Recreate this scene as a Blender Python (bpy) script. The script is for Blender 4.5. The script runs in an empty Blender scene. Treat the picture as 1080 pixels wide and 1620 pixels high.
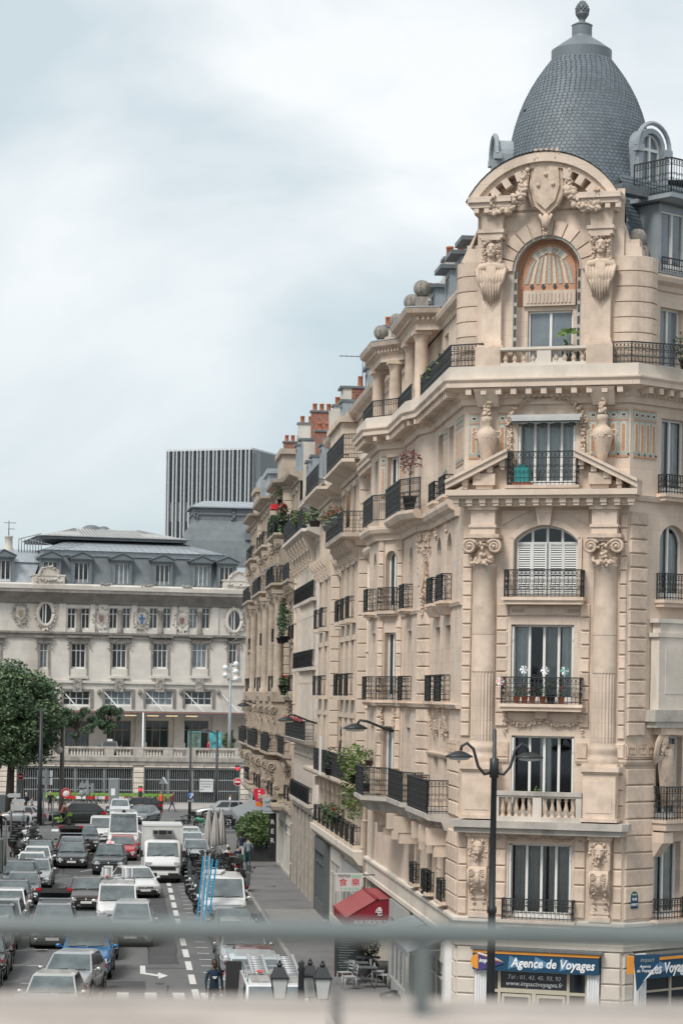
import bpy, math, random
from mathutils import Matrix, Vector
R = random.Random(11)
SC = bpy.context.scene
COL = SC.collection
rad = math.radians
# ---------------------------------------------------------------- camera
CAMH = 10.3; FPX = 3825.0; ROLL = 0.0165; YAW = math.atan(347/3825.0)
_f = Vector((math.sin(YAW), math.cos(YAW), 0)); _r = Vector((math.cos(YAW), -math.sin(YAW), 0)); _u = Vector((0, 0, 1))
_r2 = _r*math.cos(ROLL)+_u*math.sin(ROLL); _u2 = _u*math.cos(ROLL)-_r*math.sin(ROLL)
cd = bpy.data.cameras.new('camera'); cam = bpy.data.objects.new('camera', cd); COL.objects.link(cam)
cam.matrix_world = Matrix(((_r2.x, _u2.x, -_f.x, 0), (_r2.y, _u2.y, -_f.y, 0), (_r2.z, _u2.z, -_f.z, CAMH), (0, 0, 0, 1)))
cd.sensor_fit = 'VERTICAL'; cd.sensor_height = 36; cd.lens = 85; cd.shift_y = (1100.7-810)/1620; cd.shift_x = 0
cd.clip_start = .1; cd.clip_end = 4000
cd.dof.use_dof = True; cd.dof.focus_distance = 78; cd.dof.aperture_fstop = 2.8
SC.camera = cam
def ray(px, py):
    a, b = px-540, py-1100.7
    u = (a*math.cos(ROLL)+b*math.sin(ROLL))/FPX; v = (b*math.cos(ROLL)-a*math.sin(ROLL))/FPX
    return _f+_r*u-_u*v
def gnd(px, py, z=0):
    r = ray(px, py); return Vector((0, 0, CAMH))+r*((z-CAMH)/r.z)
def atd(px, py, d): return Vector((0, 0, CAMH))+ray(px, py)*d
def onX(px, py, X):
    r = ray(px, py); return Vector((0, 0, CAMH))+r*(X/r.x)
# ---------------------------------------------------------------- sky and sun (overcast day)
w = bpy.data.worlds.new('World'); SC.world = w; w.use_nodes = True
nt = w.node_tree; nt.nodes.clear(); N = nt.nodes.new; L = nt.links.new
out = N('ShaderNodeOutputWorld'); bg = N('ShaderNodeBackground'); bg.inputs[1].default_value = 0.1
sky = N('ShaderNodeTexSky'); sky.sky_type = 'NISHITA'; sky.sun_disc = False
sky.sun_elevation = rad(50); sky.sun_rotation = rad(220)
tc = N('ShaderNodeTexCoord'); mp = N('ShaderNodeMapping'); mp.inputs['Scale'].default_value = (1.0, 1.0, 1.5)
mp.inputs['Location'].default_value = (3.1, 0.4, 1.3)
L(tc.outputs['Generated'], mp.inputs['Vector'])
nz = N('ShaderNodeTexNoise'); nz.inputs['Scale'].default_value = 5.2; nz.inputs['Detail'].default_value = 8; nz.inputs['Roughness'].default_value = .5
nz.inputs['Distortion'].default_value = .5
L(mp.outputs[0], nz.inputs['Vector'])
cr = N('ShaderNodeValToRGB'); e = cr.color_ramp.elements
e[0].position = .37; e[0].color = (3.4, 3.9, 4.1, 1); e[1].position = .59; e[1].color = (5.25, 5.36, 5.4, 1)
L(nz.outputs['Fac'], cr.inputs[0])
# thinner cloud and bluer air low down, all round the horizon
sp = N('ShaderNodeSeparateXYZ'); L(tc.outputs['Generated'], sp.inputs[0])
el = N('ShaderNodeValToRGB'); e = el.color_ramp.elements
e[0].position = 0.0; e[0].color = (.25, .25, .25, 1); e[1].position = .2; e[1].color = (1, 1, 1, 1)
L(sp.outputs['Z'], el.inputs[0])
air = N('ShaderNodeMix'); air.data_type = 'RGBA'
air.inputs[6].default_value = (2.5, 3.15, 3.45, 1); L(el.outputs[0], air.inputs[0]); L(cr.outputs[0], air.inputs[7])
mx = N('ShaderNodeMix'); mx.data_type = 'RGBA'; mx.inputs[0].default_value = .93
L(sky.outputs[0], mx.inputs[6]); L(air.outputs[2], mx.inputs[7])
L(mx.outputs[2], bg.inputs[0]); L(bg.outputs[0], out.inputs[0])
sd = bpy.data.lights.new('sun', 'SUN'); sd.energy = 1.5; sd.angle = rad(18); sd.color = (1, .96, .9)
so = bpy.data.objects.new('sun', sd); COL.objects.link(so); so.rotation_euler = (rad(40), 0, rad(-40))
SC.view_settings.view_transform = 'Standard'; SC.view_settings.look = 'None'; SC.view_settings.gamma = 1
SC.view_settings.exposure = 0.92
try: SC.view_settings.use_curve_mapping = False
except Exception: pass
# ---------------------------------------------------------------- mesh helpers
class MB:
    def __init__(s): s.V = []; s.F = []; s.M = []; s.S = []
    def add(s, vs, fs, m=0, sm=False, X=None):
        b = len(s.V)
        if X is not None: vs = [X @ Vector(v) for v in vs]
        s.V.extend([tuple(v) for v in vs])
        for f in fs: s.F.append(tuple(b+i for i in f)); s.M.append(m); s.S.append(sm)
        return s
    def box(s, x0, x1, y0, y1, z0, z1, m=0, X=None):
        return s.add([(x0,y0,z0),(x1,y0,z0),(x1,y1,z0),(x0,y1,z0),(x0,y0,z1),(x1,y0,z1),(x1,y1,z1),(x0,y1,z1)],
                     [(0,3,2,1),(4,5,6,7),(0,1,5,4),(1,2,6,5),(2,3,7,6),(3,0,4,7)], m, False, X)
    def slab(s, x0, x1, y0, y1, z0, z1, c=.02, m=0, X=None):   # block with a chamfered front (-y)
        a=[(x0,y1,z0),(x1,y1,z0),(x1,y1,z1),(x0,y1,z1),(x0,y0+c,z0),(x1,y0+c,z0),(x1,y0+c,z1),(x0,y0+c,z1),
           (x0+c,y0,z0+c),(x1-c,y0,z0+c),(x1-c,y0,z1-c),(x0+c,y0,z1-c)]
        f=[(0,1,5,4),(1,2,6,5),(2,3,7,6),(3,0,4,7),(4,5,9,8),(5,6,10,9),(6,7,11,10),(7,4,8,11),(8,9,10,11),(3,2,1,0)]
        return s.add(a, f, m, False, X)
    def tube(s, pts, r, n=6, m=0, cap=True, sm=True, X=None):
        pts=[Vector(p) for p in pts]; k=len(pts); vs=[]; fs=[]
        rr=r if isinstance(r,(list,tuple)) else [r]*k
        t=(pts[1]-pts[0]).normalized(); up=Vector((0,0,1)) if abs(t.z)<.9 else Vector((1,0,0))
        a=t.cross(up).normalized()
        for i in range(k):
            t=(pts[min(i+1,k-1)]-pts[max(i-1,0)]).normalized()
            a=(a-t*a.dot(t)); a=a.normalized() if a.length>1e-6 else t.orthogonal().normalized(); b=t.cross(a)
            for j in range(n):
                q=2*math.pi*j/n; vs.append(pts[i]+(a*math.cos(q)+b*math.sin(q))*rr[i])
        for i in range(k-1):
            for j in range(n):
                j2=(j+1)%n; fs.append((i*n+j,i*n+j2,(i+1)*n+j2,(i+1)*n+j))
        if cap: fs.append(tuple(range(n-1,-1,-1))); fs.append(tuple((k-1)*n+j for j in range(n)))
        return s.add(vs, fs, m, sm, X)
    def lathe(s, prof, n=12, c=(0,0,0), m=0, a0=0, a1=2*math.pi, sm=True, X=None):
        vs=[]; fs=[]; full=abs(a1-a0-2*math.pi)<1e-6; cols=n if full else n+1
        for (r,z) in prof:
            for j in range(cols):
                q=a0+(a1-a0)*j/n; vs.append((c[0]+r*math.cos(q),c[1]+r*math.sin(q),c[2]+z))
        for i in range(len(prof)-1):
            for j in range(n):
                j2=(j+1)%cols; fs.append((i*cols+j,i*cols+j2,(i+1)*cols+j2,(i+1)*cols+j))
        return s.add(vs, fs, m, sm, X)
    def prism(s, poly, y0, y1, m=0, X=None):      # polygon in x,z pushed along y
        n=len(poly); vs=[(x,y0,z) for x,z in poly]+[(x,y1,z) for x,z in poly]
        fs=[tuple(range(n)),tuple(range(2*n-1,n-1,-1))]+[(i,(i+1)%n,n+(i+1)%n,n+i) for i in range(n)]
        return s.add(vs, fs, m, False, X)
    def extr(s, poly, z0, z1, m=0, X=None, top=None):       # polygon in x,y pushed along z
        n=len(poly); t=top or poly; vs=[(x,y,z0) for x,y in poly]+[(x,y,z1) for x,y in t]
        fs=[tuple(range(n-1,-1,-1)),tuple(range(n,2*n))]+[(i,(i+1)%n,n+(i+1)%n,n+i) for i in range(n)]
        return s.add(vs, fs, m, False, X)
    def ball(s, c, r, nu=8, nv=5, m=0, X=None):
        if not isinstance(r,(tuple,list)): r=(r,r,r)
        vs=[(c[0],c[1],c[2]-r[2])]; fs=[]
        for i in range(1,nv):
            p=-math.pi/2+math.pi*i/nv
            for j in range(nu):
                q=2*math.pi*j/nu; vs.append((c[0]+r[0]*math.cos(p)*math.cos(q),c[1]+r[1]*math.cos(p)*math.sin(q),c[2]+r[2]*math.sin(p)))
        vs.append((c[0],c[1],c[2]+r[2])); t=len(vs)-1
        for j in range(nu):
            j2=(j+1)%nu; fs.append((0,1+j2,1+j)); fs.append((t,1+(nv-2)*nu+j,1+(nv-2)*nu+j2))
            for i in range(nv-2): fs.append((1+i*nu+j,1+i*nu+j2,1+(i+1)*nu+j2,1+(i+1)*nu+j))
        return s.add(vs, fs, m, True, X)
    def ring(s, c, Rr, r, n=10, k=4, m=0, a0=0, a1=2*math.pi, ax='y', X=None):
        pts=[]; full=abs(a1-a0-2*math.pi)<1e-6
        for i in range(n+1):
            q=a0+(a1-a0)*i/n; u,v=Rr*math.cos(q),Rr*math.sin(q)
            pts.append({'y':(c[0]+u,c[1],c[2]+v),'z':(c[0]+u,c[1]+v,c[2]),'x':(c[0],c[1]+u,c[2]+v)}[ax])
        return s.tube(pts, r, k, m, not full, True, X)
    def spiral(s, c, r0, r1, turns, th, a0=0, n=18, k=4, m=0, flip=1, X=None):
        pts=[(c[0]+flip*(r0+(r1-r0)*i/n)*math.cos(a0+turns*2*math.pi*i/n), c[1], c[2]+(r0+(r1-r0)*i/n)*math.sin(a0+turns*2*math.pi*i/n)) for i in range(n+1)]
        return s.tube(pts, [th*(.5+.5*i/n) if r1>r0 else th*(1-.5*i/n) for i in range(n+1)], k, m, True, True, X)
    def sweep(s, path, prof, m=0, cap=True, X=None):   # moulding: plan path, profile (out to the right, z)
        P=[Vector((p[0],p[1])) for p in path]; k=len(P); n=len(prof); vs=[]; fs=[]
        nn=[]
        for i in range(k-1):
            d=(P[i+1]-P[i]).normalized(); nn.append(Vector((d.y,-d.x)))
        for i in range(k):
            a=nn[max(i-1,0)]; b=nn[min(i,k-2)]; mt=(a+b)/max(.35,1+a.dot(b))
            for (o,z) in prof: vs.append((P[i].x+mt.x*o,P[i].y+mt.y*o,z))
        for i in range(k-1):
            for j in range(n):
                j2=(j+1)%n; fs.append((i*n+j,(i+1)*n+j,(i+1)*n+j2,i*n+j2))
        if cap: fs.append(tuple(range(n))); fs.append(tuple((k-1)*n+j for j in range(n-1,-1,-1)))
        return s.add(vs, fs, m, False, X)
    def wall(s, s0, s1, z0, z1, holes=(), dep=.3, y=0, m=0, X=None):
        xs=sorted({s0,s1,*[h[0] for h in holes],*[h[1] for h in holes]}); zs=sorted({z0,z1,*[h[2] for h in holes],*[h[3] for h in holes]})
        xs=[x for x in xs if s0-1e-6<=x<=s1+1e-6]; zs=[z for z in zs if z0-1e-6<=z<=z1+1e-6]
        for i in range(len(xs)-1):
            for j in range(len(zs)-1):
                cx,cz=(xs[i]+xs[i+1])/2,(zs[j]+zs[j+1])/2
                if any(h[0]<cx<h[1] and h[2]<cz<h[3] for h in holes): continue
                s.add([(xs[i],y,zs[j]),(xs[i+1],y,zs[j]),(xs[i+1],y,zs[j+1]),(xs[i],y,zs[j+1])],[(0,1,2,3)],m,False,X)
        for h in holes:
            a,b,c,d=h[:4]; rise=h[4] if len(h)>4 else 0
            if rise<=0: edge=[(a,c),(a,d),(b,d),(b,c)]
            else:
                arc=arch_pts(a,b,d,rise,12); edge=[(a,c)]+arc+[(b,c)]
                hf=len(arc)//2
                for i in range(hf): s.add([(a,y,d),(arc[i+1][0],y,arc[i+1][1]),(arc[i][0],y,arc[i][1])],[(0,1,2)],m,False,X)
                for i in range(hf,len(arc)-1): s.add([(b,y,d),(arc[i+1][0],y,arc[i+1][1]),(arc[i][0],y,arc[i][1])],[(0,1,2)],m,False,X)
            e2=edge+[edge[0]]
            for i in range(len(e2)-1):
                p,q=e2[i],e2[i+1]
                s.add([(p[0],y,p[1]),(q[0],y,q[1]),(q[0],y+dep,q[1]),(p[0],y+dep,p[1])],[(0,1,2,3)],m,False,X)
        return s
    def mesh(s, name='mesh'):
        me=bpy.data.meshes.new(name); me.from_pydata(s.V,[],s.F)
        n=len(me.polygons)
        if n==len(s.F):
            if any(s.M): me.polygons.foreach_set('material_index',s.M)
            if any(s.S): me.polygons.foreach_set('use_smooth',s.S)
        me.update(); return me
def arch_pts(a, b, top, rise, n):
    w=(b-a)/2; rr=(w*w+rise*rise)/(2*rise); cx=(a+b)/2; cz=top-rr; q=math.asin(min(1,w/rr))
    if rise>w: q=math.pi-q
    return [(cx+rr*math.sin(-q+2*q*i/n),cz+rr*math.cos(-q+2*q*i/n)) for i in range(n+1)]
def FR(x, y, a=0, z=0): return Matrix.Translation((x,y,z)) @ Matrix.Rotation(a,4,'Z')
def T(x=0, y=0, z=0): return Matrix.Translation((x,y,z))
def RX(a): return Matrix.Rotation(a,4,'X')
def RY(a): return Matrix.Rotation(a,4,'Y')
def RZ(a): return Matrix.Rotation(a,4,'Z')
def SCL(x, y, z): return Matrix.Diagonal((x,y,z,1))
def seg(p, q): return FR(p[0],p[1],math.atan2(q[1]-p[1],q[0]-p[0])), math.hypot(q[0]-p[0],q[1]-p[1])
# ---------------------------------------------------------------- objects
WM = {}; KIDS = {}
def K(o): return o.as_pointer()
def put(name, mb, mats=None, par=None, M=None, label=None, cat=None, group=None, kind=None):
    """link one object; M is its place in the world"""
    M = M if M is not None else (WM[K(par)] if par else Matrix())
    if mb is None: me=None
    elif isinstance(mb, MB): me=mb.mesh(name)
    else: me=mb
    if me is not None and mats is not None and len(me.materials)==0:
        for m in (mats if isinstance(mats,(list,tuple)) else [mats]): me.materials.append(m)
    o=bpy.data.objects.new(name, me); COL.objects.link(o)
    if par is not None:
        o.parent=par; o.matrix_basis=WM[K(par)].inverted() @ M; KIDS.setdefault(K(par),[]).append(o)
    else: o.matrix_basis=M
    WM[K(o)]=M.copy()
    if label: o['label']=label
    if cat: o['category']=cat
    if group: o['group']=group
    if kind: o['kind']=kind
    return o
def thing(name, label, cat, M=None, group=None): return put(name, None, None, None, M or Matrix(), label, cat, group)
def dup(o, M, label=None, group=None, par=None, swap=None):
    c=o.copy(); COL.objects.link(c)
    if par is None: c.parent=None; c.matrix_basis=M
    else: c.parent=par; c.matrix_basis=o.matrix_basis; M=WM[K(par)] @ o.matrix_basis; KIDS.setdefault(K(par),[]).append(c)
    WM[K(c)]=M.copy()
    if label: c['label']=label
    if group: c['group']=group
    if swap and c.type=='MESH' and len(c.data.materials):
        for i,mm in enumerate(c.data.materials):
            if mm.name in swap:
                c.material_slots[i].link='OBJECT'; c.material_slots[i].material=swap[mm.name]
    for ch in list(KIDS.get(K(o),[])): dup(ch, None, None, None, c, swap)
    return c
def text(s, size, mat, par, M, ext=.004, align='CENTER', sx=1.0, name='lettering', shear=0, bold=0):
    cu=bpy.data.curves.new(name,'FONT'); cu.body=s; cu.size=size; cu.extrude=ext; cu.align_x=align; cu.align_y='CENTER'; cu.shear=shear
    cu.resolution_u=2; cu.offset=bold*size; cu.materials.append(mat)
    tmp=bpy.data.objects.new(name,cu); COL.objects.link(tmp); dg=bpy.context.evaluated_depsgraph_get()
    me=bpy.data.meshes.new_from_object(tmp.evaluated_get(dg)); bpy.data.objects.remove(tmp); bpy.data.curves.remove(cu)
    o=put(name,me,None,par,M @ RX(rad(90)) @ SCL(sx,1,1)); o['kind']='stuff'
    if len(me.materials)==0: me.materials.append(mat)
    return o
# ---------------------------------------------------------------- materials
MT = {}
def mat(name, col, rough=.75, metal=0, var=.12, sc=2.0, bump=0, bsc=25, rnd=0, isl=0, streak=0, dirt=None, dsc=.6, emit=0, coat=0, spec=.5, str3=(1,1,1), brick=None):
    m=bpy.data.materials.new(name); m.use_nodes=True; nt=m.node_tree; N=nt.nodes.new; L=nt.links.new; b=nt.nodes['Principled BSDF']
    b.inputs['Roughness'].default_value=rough; b.inputs['Metallic'].default_value=metal; b.inputs['Specular IOR Level'].default_value=spec
    if coat: b.inputs['Coat Weight'].default_value=coat; b.inputs['Coat Roughness'].default_value=.05
    c=(*col,1); b.inputs['Base Color'].default_value=c
    if var or bump or rnd or isl or dirt or streak:
        tc=N('ShaderNodeTexCoord'); src=tc.outputs['Object']
        if str3!=(1,1,1):
            mp=N('ShaderNodeMapping'); mp.inputs['Scale'].default_value=str3; L(src,mp.inputs[0]); src=mp.outputs[0]
        cur=None
        def mul(fac, lo, hi):
            nonlocal cur
            r=N('ShaderNodeMapRange'); L(fac,r.inputs[0]); r.inputs[1].default_value=.3 if fac.name!='Random' and 'Random' not in fac.name else 0
            r.inputs[2].default_value=.7 if r.inputs[1].default_value else 1; r.inputs[3].default_value=lo; r.inputs[4].default_value=hi
            x=N('ShaderNodeMix'); x.data_type='RGBA'; x.blend_type='MULTIPLY'; x.inputs[0].default_value=1
            if cur is None: x.inputs[6].default_value=c
            else: L(cur,x.inputs[6])
            L(r.outputs[0],x.inputs[7]); cur=x.outputs[2]
        if var:
            n=N('ShaderNodeTexNoise'); n.inputs['Scale'].default_value=sc; n.inputs['Detail'].default_value=5; n.inputs['Roughness'].default_value=.6; L(src,n.inputs['Vector']); mul(n.outputs['Fac'],1-var,1+var)
        if rnd:
            oi=N('ShaderNodeObjectInfo'); mul(oi.outputs['Random'],1-rnd,1+rnd)
        if isl:
            g=N('ShaderNodeNewGeometry'); mul(g.outputs['Random Per Island'],1-isl,1+isl)
        if dirt or streak:
            n=N('ShaderNodeTexNoise'); n.inputs['Scale'].default_value=dsc; n.inputs['Detail'].default_value=7; n.inputs['Roughness'].default_value=.65
            mp=N('ShaderNodeMapping'); mp.inputs['Scale'].default_value=(1,1,.25 if streak else 1); mp.inputs['Location'].default_value=(5.3,1.7,9.1); L(tc.outputs['Object'],mp.inputs[0]); L(mp.outputs[0],n.inputs['Vector'])
            r=N('ShaderNodeMapRange'); L(n.outputs['Fac'],r.inputs[0]); r.inputs[1].default_value=.52; r.inputs[2].default_value=.72; r.inputs[3].default_value=0; r.inputs[4].default_value=streak or .6
            x=N('ShaderNodeMix'); x.data_type='RGBA'; L(r.outputs[0],x.inputs[0])
            if cur is None: x.inputs[6].default_value=c
            else: L(cur,x.inputs[6])
            x.inputs[7].default_value=(*(dirt or tuple(k*.45 for k in col)),1); cur=x.outputs[2]
        bh=None
        if brick:
            sx_=N('ShaderNodeSeparateXYZ'); L(tc.outputs['Object'],sx_.inputs[0]); ad=N('ShaderNodeMath'); ad.operation='ADD'; L(sx_.outputs['X'],ad.inputs[0]); L(sx_.outputs['Y'],ad.inputs[1])
            cx_=N('ShaderNodeCombineXYZ'); L(ad.outputs[0],cx_.inputs[0]); L(sx_.outputs['Z'],cx_.inputs[1])
            bt=N('ShaderNodeTexBrick'); bt.inputs['Scale'].default_value=1; bt.inputs['Brick Width'].default_value=brick[0]; bt.inputs['Row Height'].default_value=brick[1]; bt.inputs['Mortar Size'].default_value=.006; bt.inputs['Mortar Smooth'].default_value=.3
            v=brick[2]; bt.inputs['Color1'].default_value=(1+v,1+v*.9,1+v*.8,1); bt.inputs['Color2'].default_value=(1-v,1-v,1-v*.9,1); bt.inputs['Mortar'].default_value=(.78,.76,.74,1); L(cx_.outputs[0],bt.inputs['Vector'])
            x=N('ShaderNodeMix'); x.data_type='RGBA'; x.blend_type='MULTIPLY'; x.inputs[0].default_value=1; L(cur,x.inputs[6]); L(bt.outputs['Color'],x.inputs[7]); cur=x.outputs[2]
        if cur is not None: L(cur,b.inputs['Base Color'])
        if bump:
            n=N('ShaderNodeTexNoise'); n.inputs['Scale'].default_value=bsc; n.inputs['Detail'].default_value=4; L(src,n.inputs['Vector'])
            bp=N('ShaderNodeBump'); bp.inputs['Strength'].default_value=bump; bp.inputs['Distance'].default_value=.02; L(n.outputs['Fac'],bp.inputs['Height']); L(bp.outputs[0],b.inputs['Normal'])
    if emit: b.inputs['Emission Color'].default_value=c; b.inputs['Emission Strength'].default_value=emit
    MT[name]=m; return m
def clear_glass(name, tint, gloss):
    m=bpy.data.materials.new(name); m.use_nodes=True; nt=m.node_tree; nt.nodes.clear(); N=nt.nodes.new; L=nt.links.new
    o=N('ShaderNodeOutputMaterial'); mx=N('ShaderNodeMixShader'); t=N('ShaderNodeBsdfTransparent'); t.inputs[0].default_value=(*tint,1)
    g=N('ShaderNodeBsdfGlossy'); g.inputs['Roughness'].default_value=.03; g.inputs['Color'].default_value=(.9,.95,1,1)
    lw=N('ShaderNodeLayerWeight'); lw.inputs[0].default_value=gloss; L(lw.outputs['Fresnel'],mx.inputs[0]); L(t.outputs[0],mx.inputs[1]); L(g.outputs[0],mx.inputs[2]); L(mx.outputs[0],o.inputs[0])
    MT[name]=m; return m
STONE=mat('warm limestone',(.63,.515,.42),.85,var=.10,sc=1.3,bump=.25,bsc=18,dirt=(.27,.21,.165),dsc=.6,streak=.58,brick=(.95,.42,.06))
STBLK=mat('warm limestone block',(.63,.505,.405),.85,var=.14,sc=2.2,bump=.3,bsc=22,rnd=.15,dirt=(.33,.25,.185),dsc=1.1)
STCARV=mat('carved limestone',(.57,.45,.355),.9,var=.16,sc=4,bump=.3,bsc=14,dirt=(.2,.155,.12),dsc=3.5)
STPALE=mat('pale limestone',(.64,.575,.50),.85,var=.1,sc=1.5,bump=.2,bsc=15,dirt=(.3,.27,.23),dsc=.7,streak=.5)
STGREY=mat('weathered grey stone',(.44,.405,.365),.9,var=.18,sc=2,bump=.35,bsc=14,dirt=(.12,.11,.1),dsc=1.1,streak=.75)
STC=mat('cream limestone',(.585,.49,.40),.85,var=.12,sc=1.5,bump=.25,bsc=16,dirt=(.28,.23,.19),dsc=.6,streak=.5,brick=(1.0,.5,.05))
STD=mat('pale grey limestone',(.56,.505,.45),.85,var=.14,sc=1.6,bump=.25,bsc=16,dirt=(.22,.195,.17),dsc=.6,streak=.65,brick=(.9,.5,.05))
STE=mat('ochre sculpted limestone',(.43,.36,.29),.88,var=.22,sc=1.2,bump=.35,bsc=10,dirt=(.17,.14,.115),dsc=.7,streak=.75,brick=(.9,.45,.07))
STDG=mat('grimy shaded grey limestone',(.34,.305,.265),.9,var=.2,sc=1.6,bump=.35,bsc=12,dirt=(.15,.13,.11),dsc=.9,streak=.7)  # ground floor stone: grime, plus the shade low in the street put into the colour
STBALL=mat('lichen grey stone',(.26,.24,.215),.9,var=.3,sc=6,bump=.5,bsc=20)
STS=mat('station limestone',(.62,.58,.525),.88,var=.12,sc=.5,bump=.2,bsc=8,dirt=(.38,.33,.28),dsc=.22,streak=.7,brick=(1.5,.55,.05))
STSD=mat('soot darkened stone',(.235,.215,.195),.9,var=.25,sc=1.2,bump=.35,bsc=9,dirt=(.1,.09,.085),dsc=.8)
STSP=mat('station rubble stone',(.36,.335,.305),.9,var=.25,sc=1.5,bump=.4,bsc=6,dirt=(.13,.12,.11),dsc=.8,streak=.7,brick=(1.2,.5,.06))
IRON=mat('black wrought iron',(.026,.029,.031),.5,var=0)
IRONG=mat('dark green iron',(.02,.03,.03),.5,var=0)
WHITE=mat('white window paint',(.74,.74,.72),.5,var=.05,sc=3)
GLASS=mat('dark window glass',(.025,.03,.035),.06,var=0,spec=.8)
GLASSB=mat('pale reflecting glass',(.16,.19,.21),.08,var=.3,sc=.8,spec=.8)
GCLR=clear_glass('clear window glass',(.86,.9,.9),.38)
CURT=mat('white net curtain',(.7,.7,.68),.9,var=.1,sc=6)
CURTG=mat('grey curtain',(.46,.45,.43),.9,var=.15,sc=5)
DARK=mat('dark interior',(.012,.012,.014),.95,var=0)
ZINC=mat('zinc roofing',(.33,.365,.39),.5,metal=.25,var=.12,sc=1.6,dirt=(.22,.245,.265),dsc=1.3)
ZDARK=mat('grey blue painted zinc',(.15,.175,.19),.5,metal=.1,var=.12,sc=1.2,dirt=(.2,.22,.23),dsc=.8)
SLATE=mat('slate',(.125,.152,.172),.55,var=.10,sc=2.2,isl=.13,bump=.15,bsc=30)
TERRA=mat('terracotta',(.48,.16,.075),.8,var=.2,sc=5,rnd=.12)
BRICK=mat('chimney brick',(.26,.12,.085),.9,var=.3,sc=6,isl=.3)
PLAST=mat('cream render',(.56,.52,.46),.9,var=.12,sc=1,dirt=(.3,.28,.25),dsc=.8,streak=.5)
MOSO=mat('orange mosaic',(.47,.25,.15),.6,var=.2,sc=20); MOSG=mat('grey green mosaic',(.36,.385,.35),.6,var=.25,sc=25)
MOSC=mat('cream mosaic',(.56,.5,.4),.6,var=.15,sc=25); MOSD=mat('dark mosaic',(.045,.055,.06),.5,var=.2,sc=20)
LEAD=mat('lead flashing',(.16,.175,.185),.55,metal=.3,var=.2,sc=3)
SHUT=mat('white shutter',(.68,.68,.66),.6,var=.05)
LEAF=[mat('leaf dark',(.062,.108,.056),.6,var=.3,sc=3,isl=.35),mat('leaf mid',(.115,.175,.085),.6,var=.3,sc=3,isl=.35),mat('leaf light',(.11,.18,.045),.6,var=.25,sc=3,isl=.3)]
PINK=mat('red geranium petals',(.55,.02,.03),.6,var=.2,isl=.3); MAROON=mat('maroon leaves',(.16,.035,.04),.7,var=.2,isl=.3)
BLACKP=mat('black plastic',(.015,.015,.016),.5,var=0)
GREYP=mat('grey planter plastic',(.3,.32,.33),.6,var=.1)
# ---------------------------------------------------------------- building vocabulary
MC = {}
def win_meshes(w, h, lv, arch, tr, fr=.06):
    k=(round(w,3),round(h,3),lv,round(arch,3),tr)
    if k in MC: return MC[k]
    f=MB(); d=.07
    f.box(0,fr,0,d,0,h-arch); f.box(w-fr,w,0,d,0,h-arch); f.box(fr,w-fr,0,d,0,fr*1.3)
    if arch>0:
        o=arch_pts(0,w,h,arch,10); i=arch_pts(fr,w-fr,h-fr,arch-fr*.4,10)
        for a in range(10):
            f.add([(o[a][0],0,o[a][1]),(o[a+1][0],0,o[a+1][1]),(i[a+1][0],0,i[a+1][1]),(i[a][0],0,i[a][1]),(o[a][0],d,o[a][1]),(o[a+1][0],d,o[a+1][1]),(i[a+1][0],d,i[a+1][1]),(i[a][0],d,i[a][1])],[(0,1,2,3),(3,2,6,7)])
    else: f.box(fr,w-fr,0,d,h-fr,h)
    ps=[]; zs=[fr*1.3]+([tr] if tr else [])+[h-fr*.5]
    for i in range(lv):
        x0=fr+(w-2*fr)*i/lv; x1=fr+(w-2*fr)*(i+1)/lv
        if i: f.box(x0-.035,x0+.035,-.012,d-.01,fr*1.3,h-(fr if arch==0 else arch*.15))
        for j in range(len(zs)-1):
            p=MB(); za,zb=zs[j],zs[j+1]
            if arch>0 and j==len(zs)-2:
                pts=[(x0+.02,za)]; tp=[]
                for q in range(5):
                    x=x0+.02+(x1-x0-.04)*q/4; ww=w/2; rr=(ww*ww+arch*arch)/(2*arch)
                    tp.append((x,h-rr+math.sqrt(max(0,rr*rr-(x-ww)**2))-fr*.6))
                pts=[(x0+.02,za),(x1-.02,za)]+tp[::-1]
                p.add([(x,.035,z) for x,z in pts],[tuple(range(len(pts)))])
            else: p.add([(x0+.02,.035,za),(x1-.02,.035,za),(x1-.02,.035,zb),(x0+.02,.035,zb)],[(0,1,2,3)])
            ps.append(p.mesh('pane'))
    if tr: f.box(fr,w-fr,-.005,d-.01,tr-.04,tr+.04)
    for i in range(lv):      # sash rails
        x0=fr+(w-2*fr)*i/lv; x1=fr+(w-2*fr)*(i+1)/lv
        f.box(x0+.035,x1-.035,.004,d-.012,fr*1.3,fr*1.3+.1)
    MC[k]=(f.mesh('window'),ps); return MC[k]
def curtain_mesh(w, h, amp=.03, n=24, ph=0):
    m=MB(); vs=[]; fs=[]
    for i in range(n+1):
        x=w*i/n; y=amp*math.sin(i*1.7+ph)+amp*.5*math.sin(i*.9+ph*2); vs+=[(x,y,0),(x,y,h)]
    for i in range(n): fs.append((2*i,2*i+2,2*i+3,2*i+1))
    return m.add(vs,fs,0,True)
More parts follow.
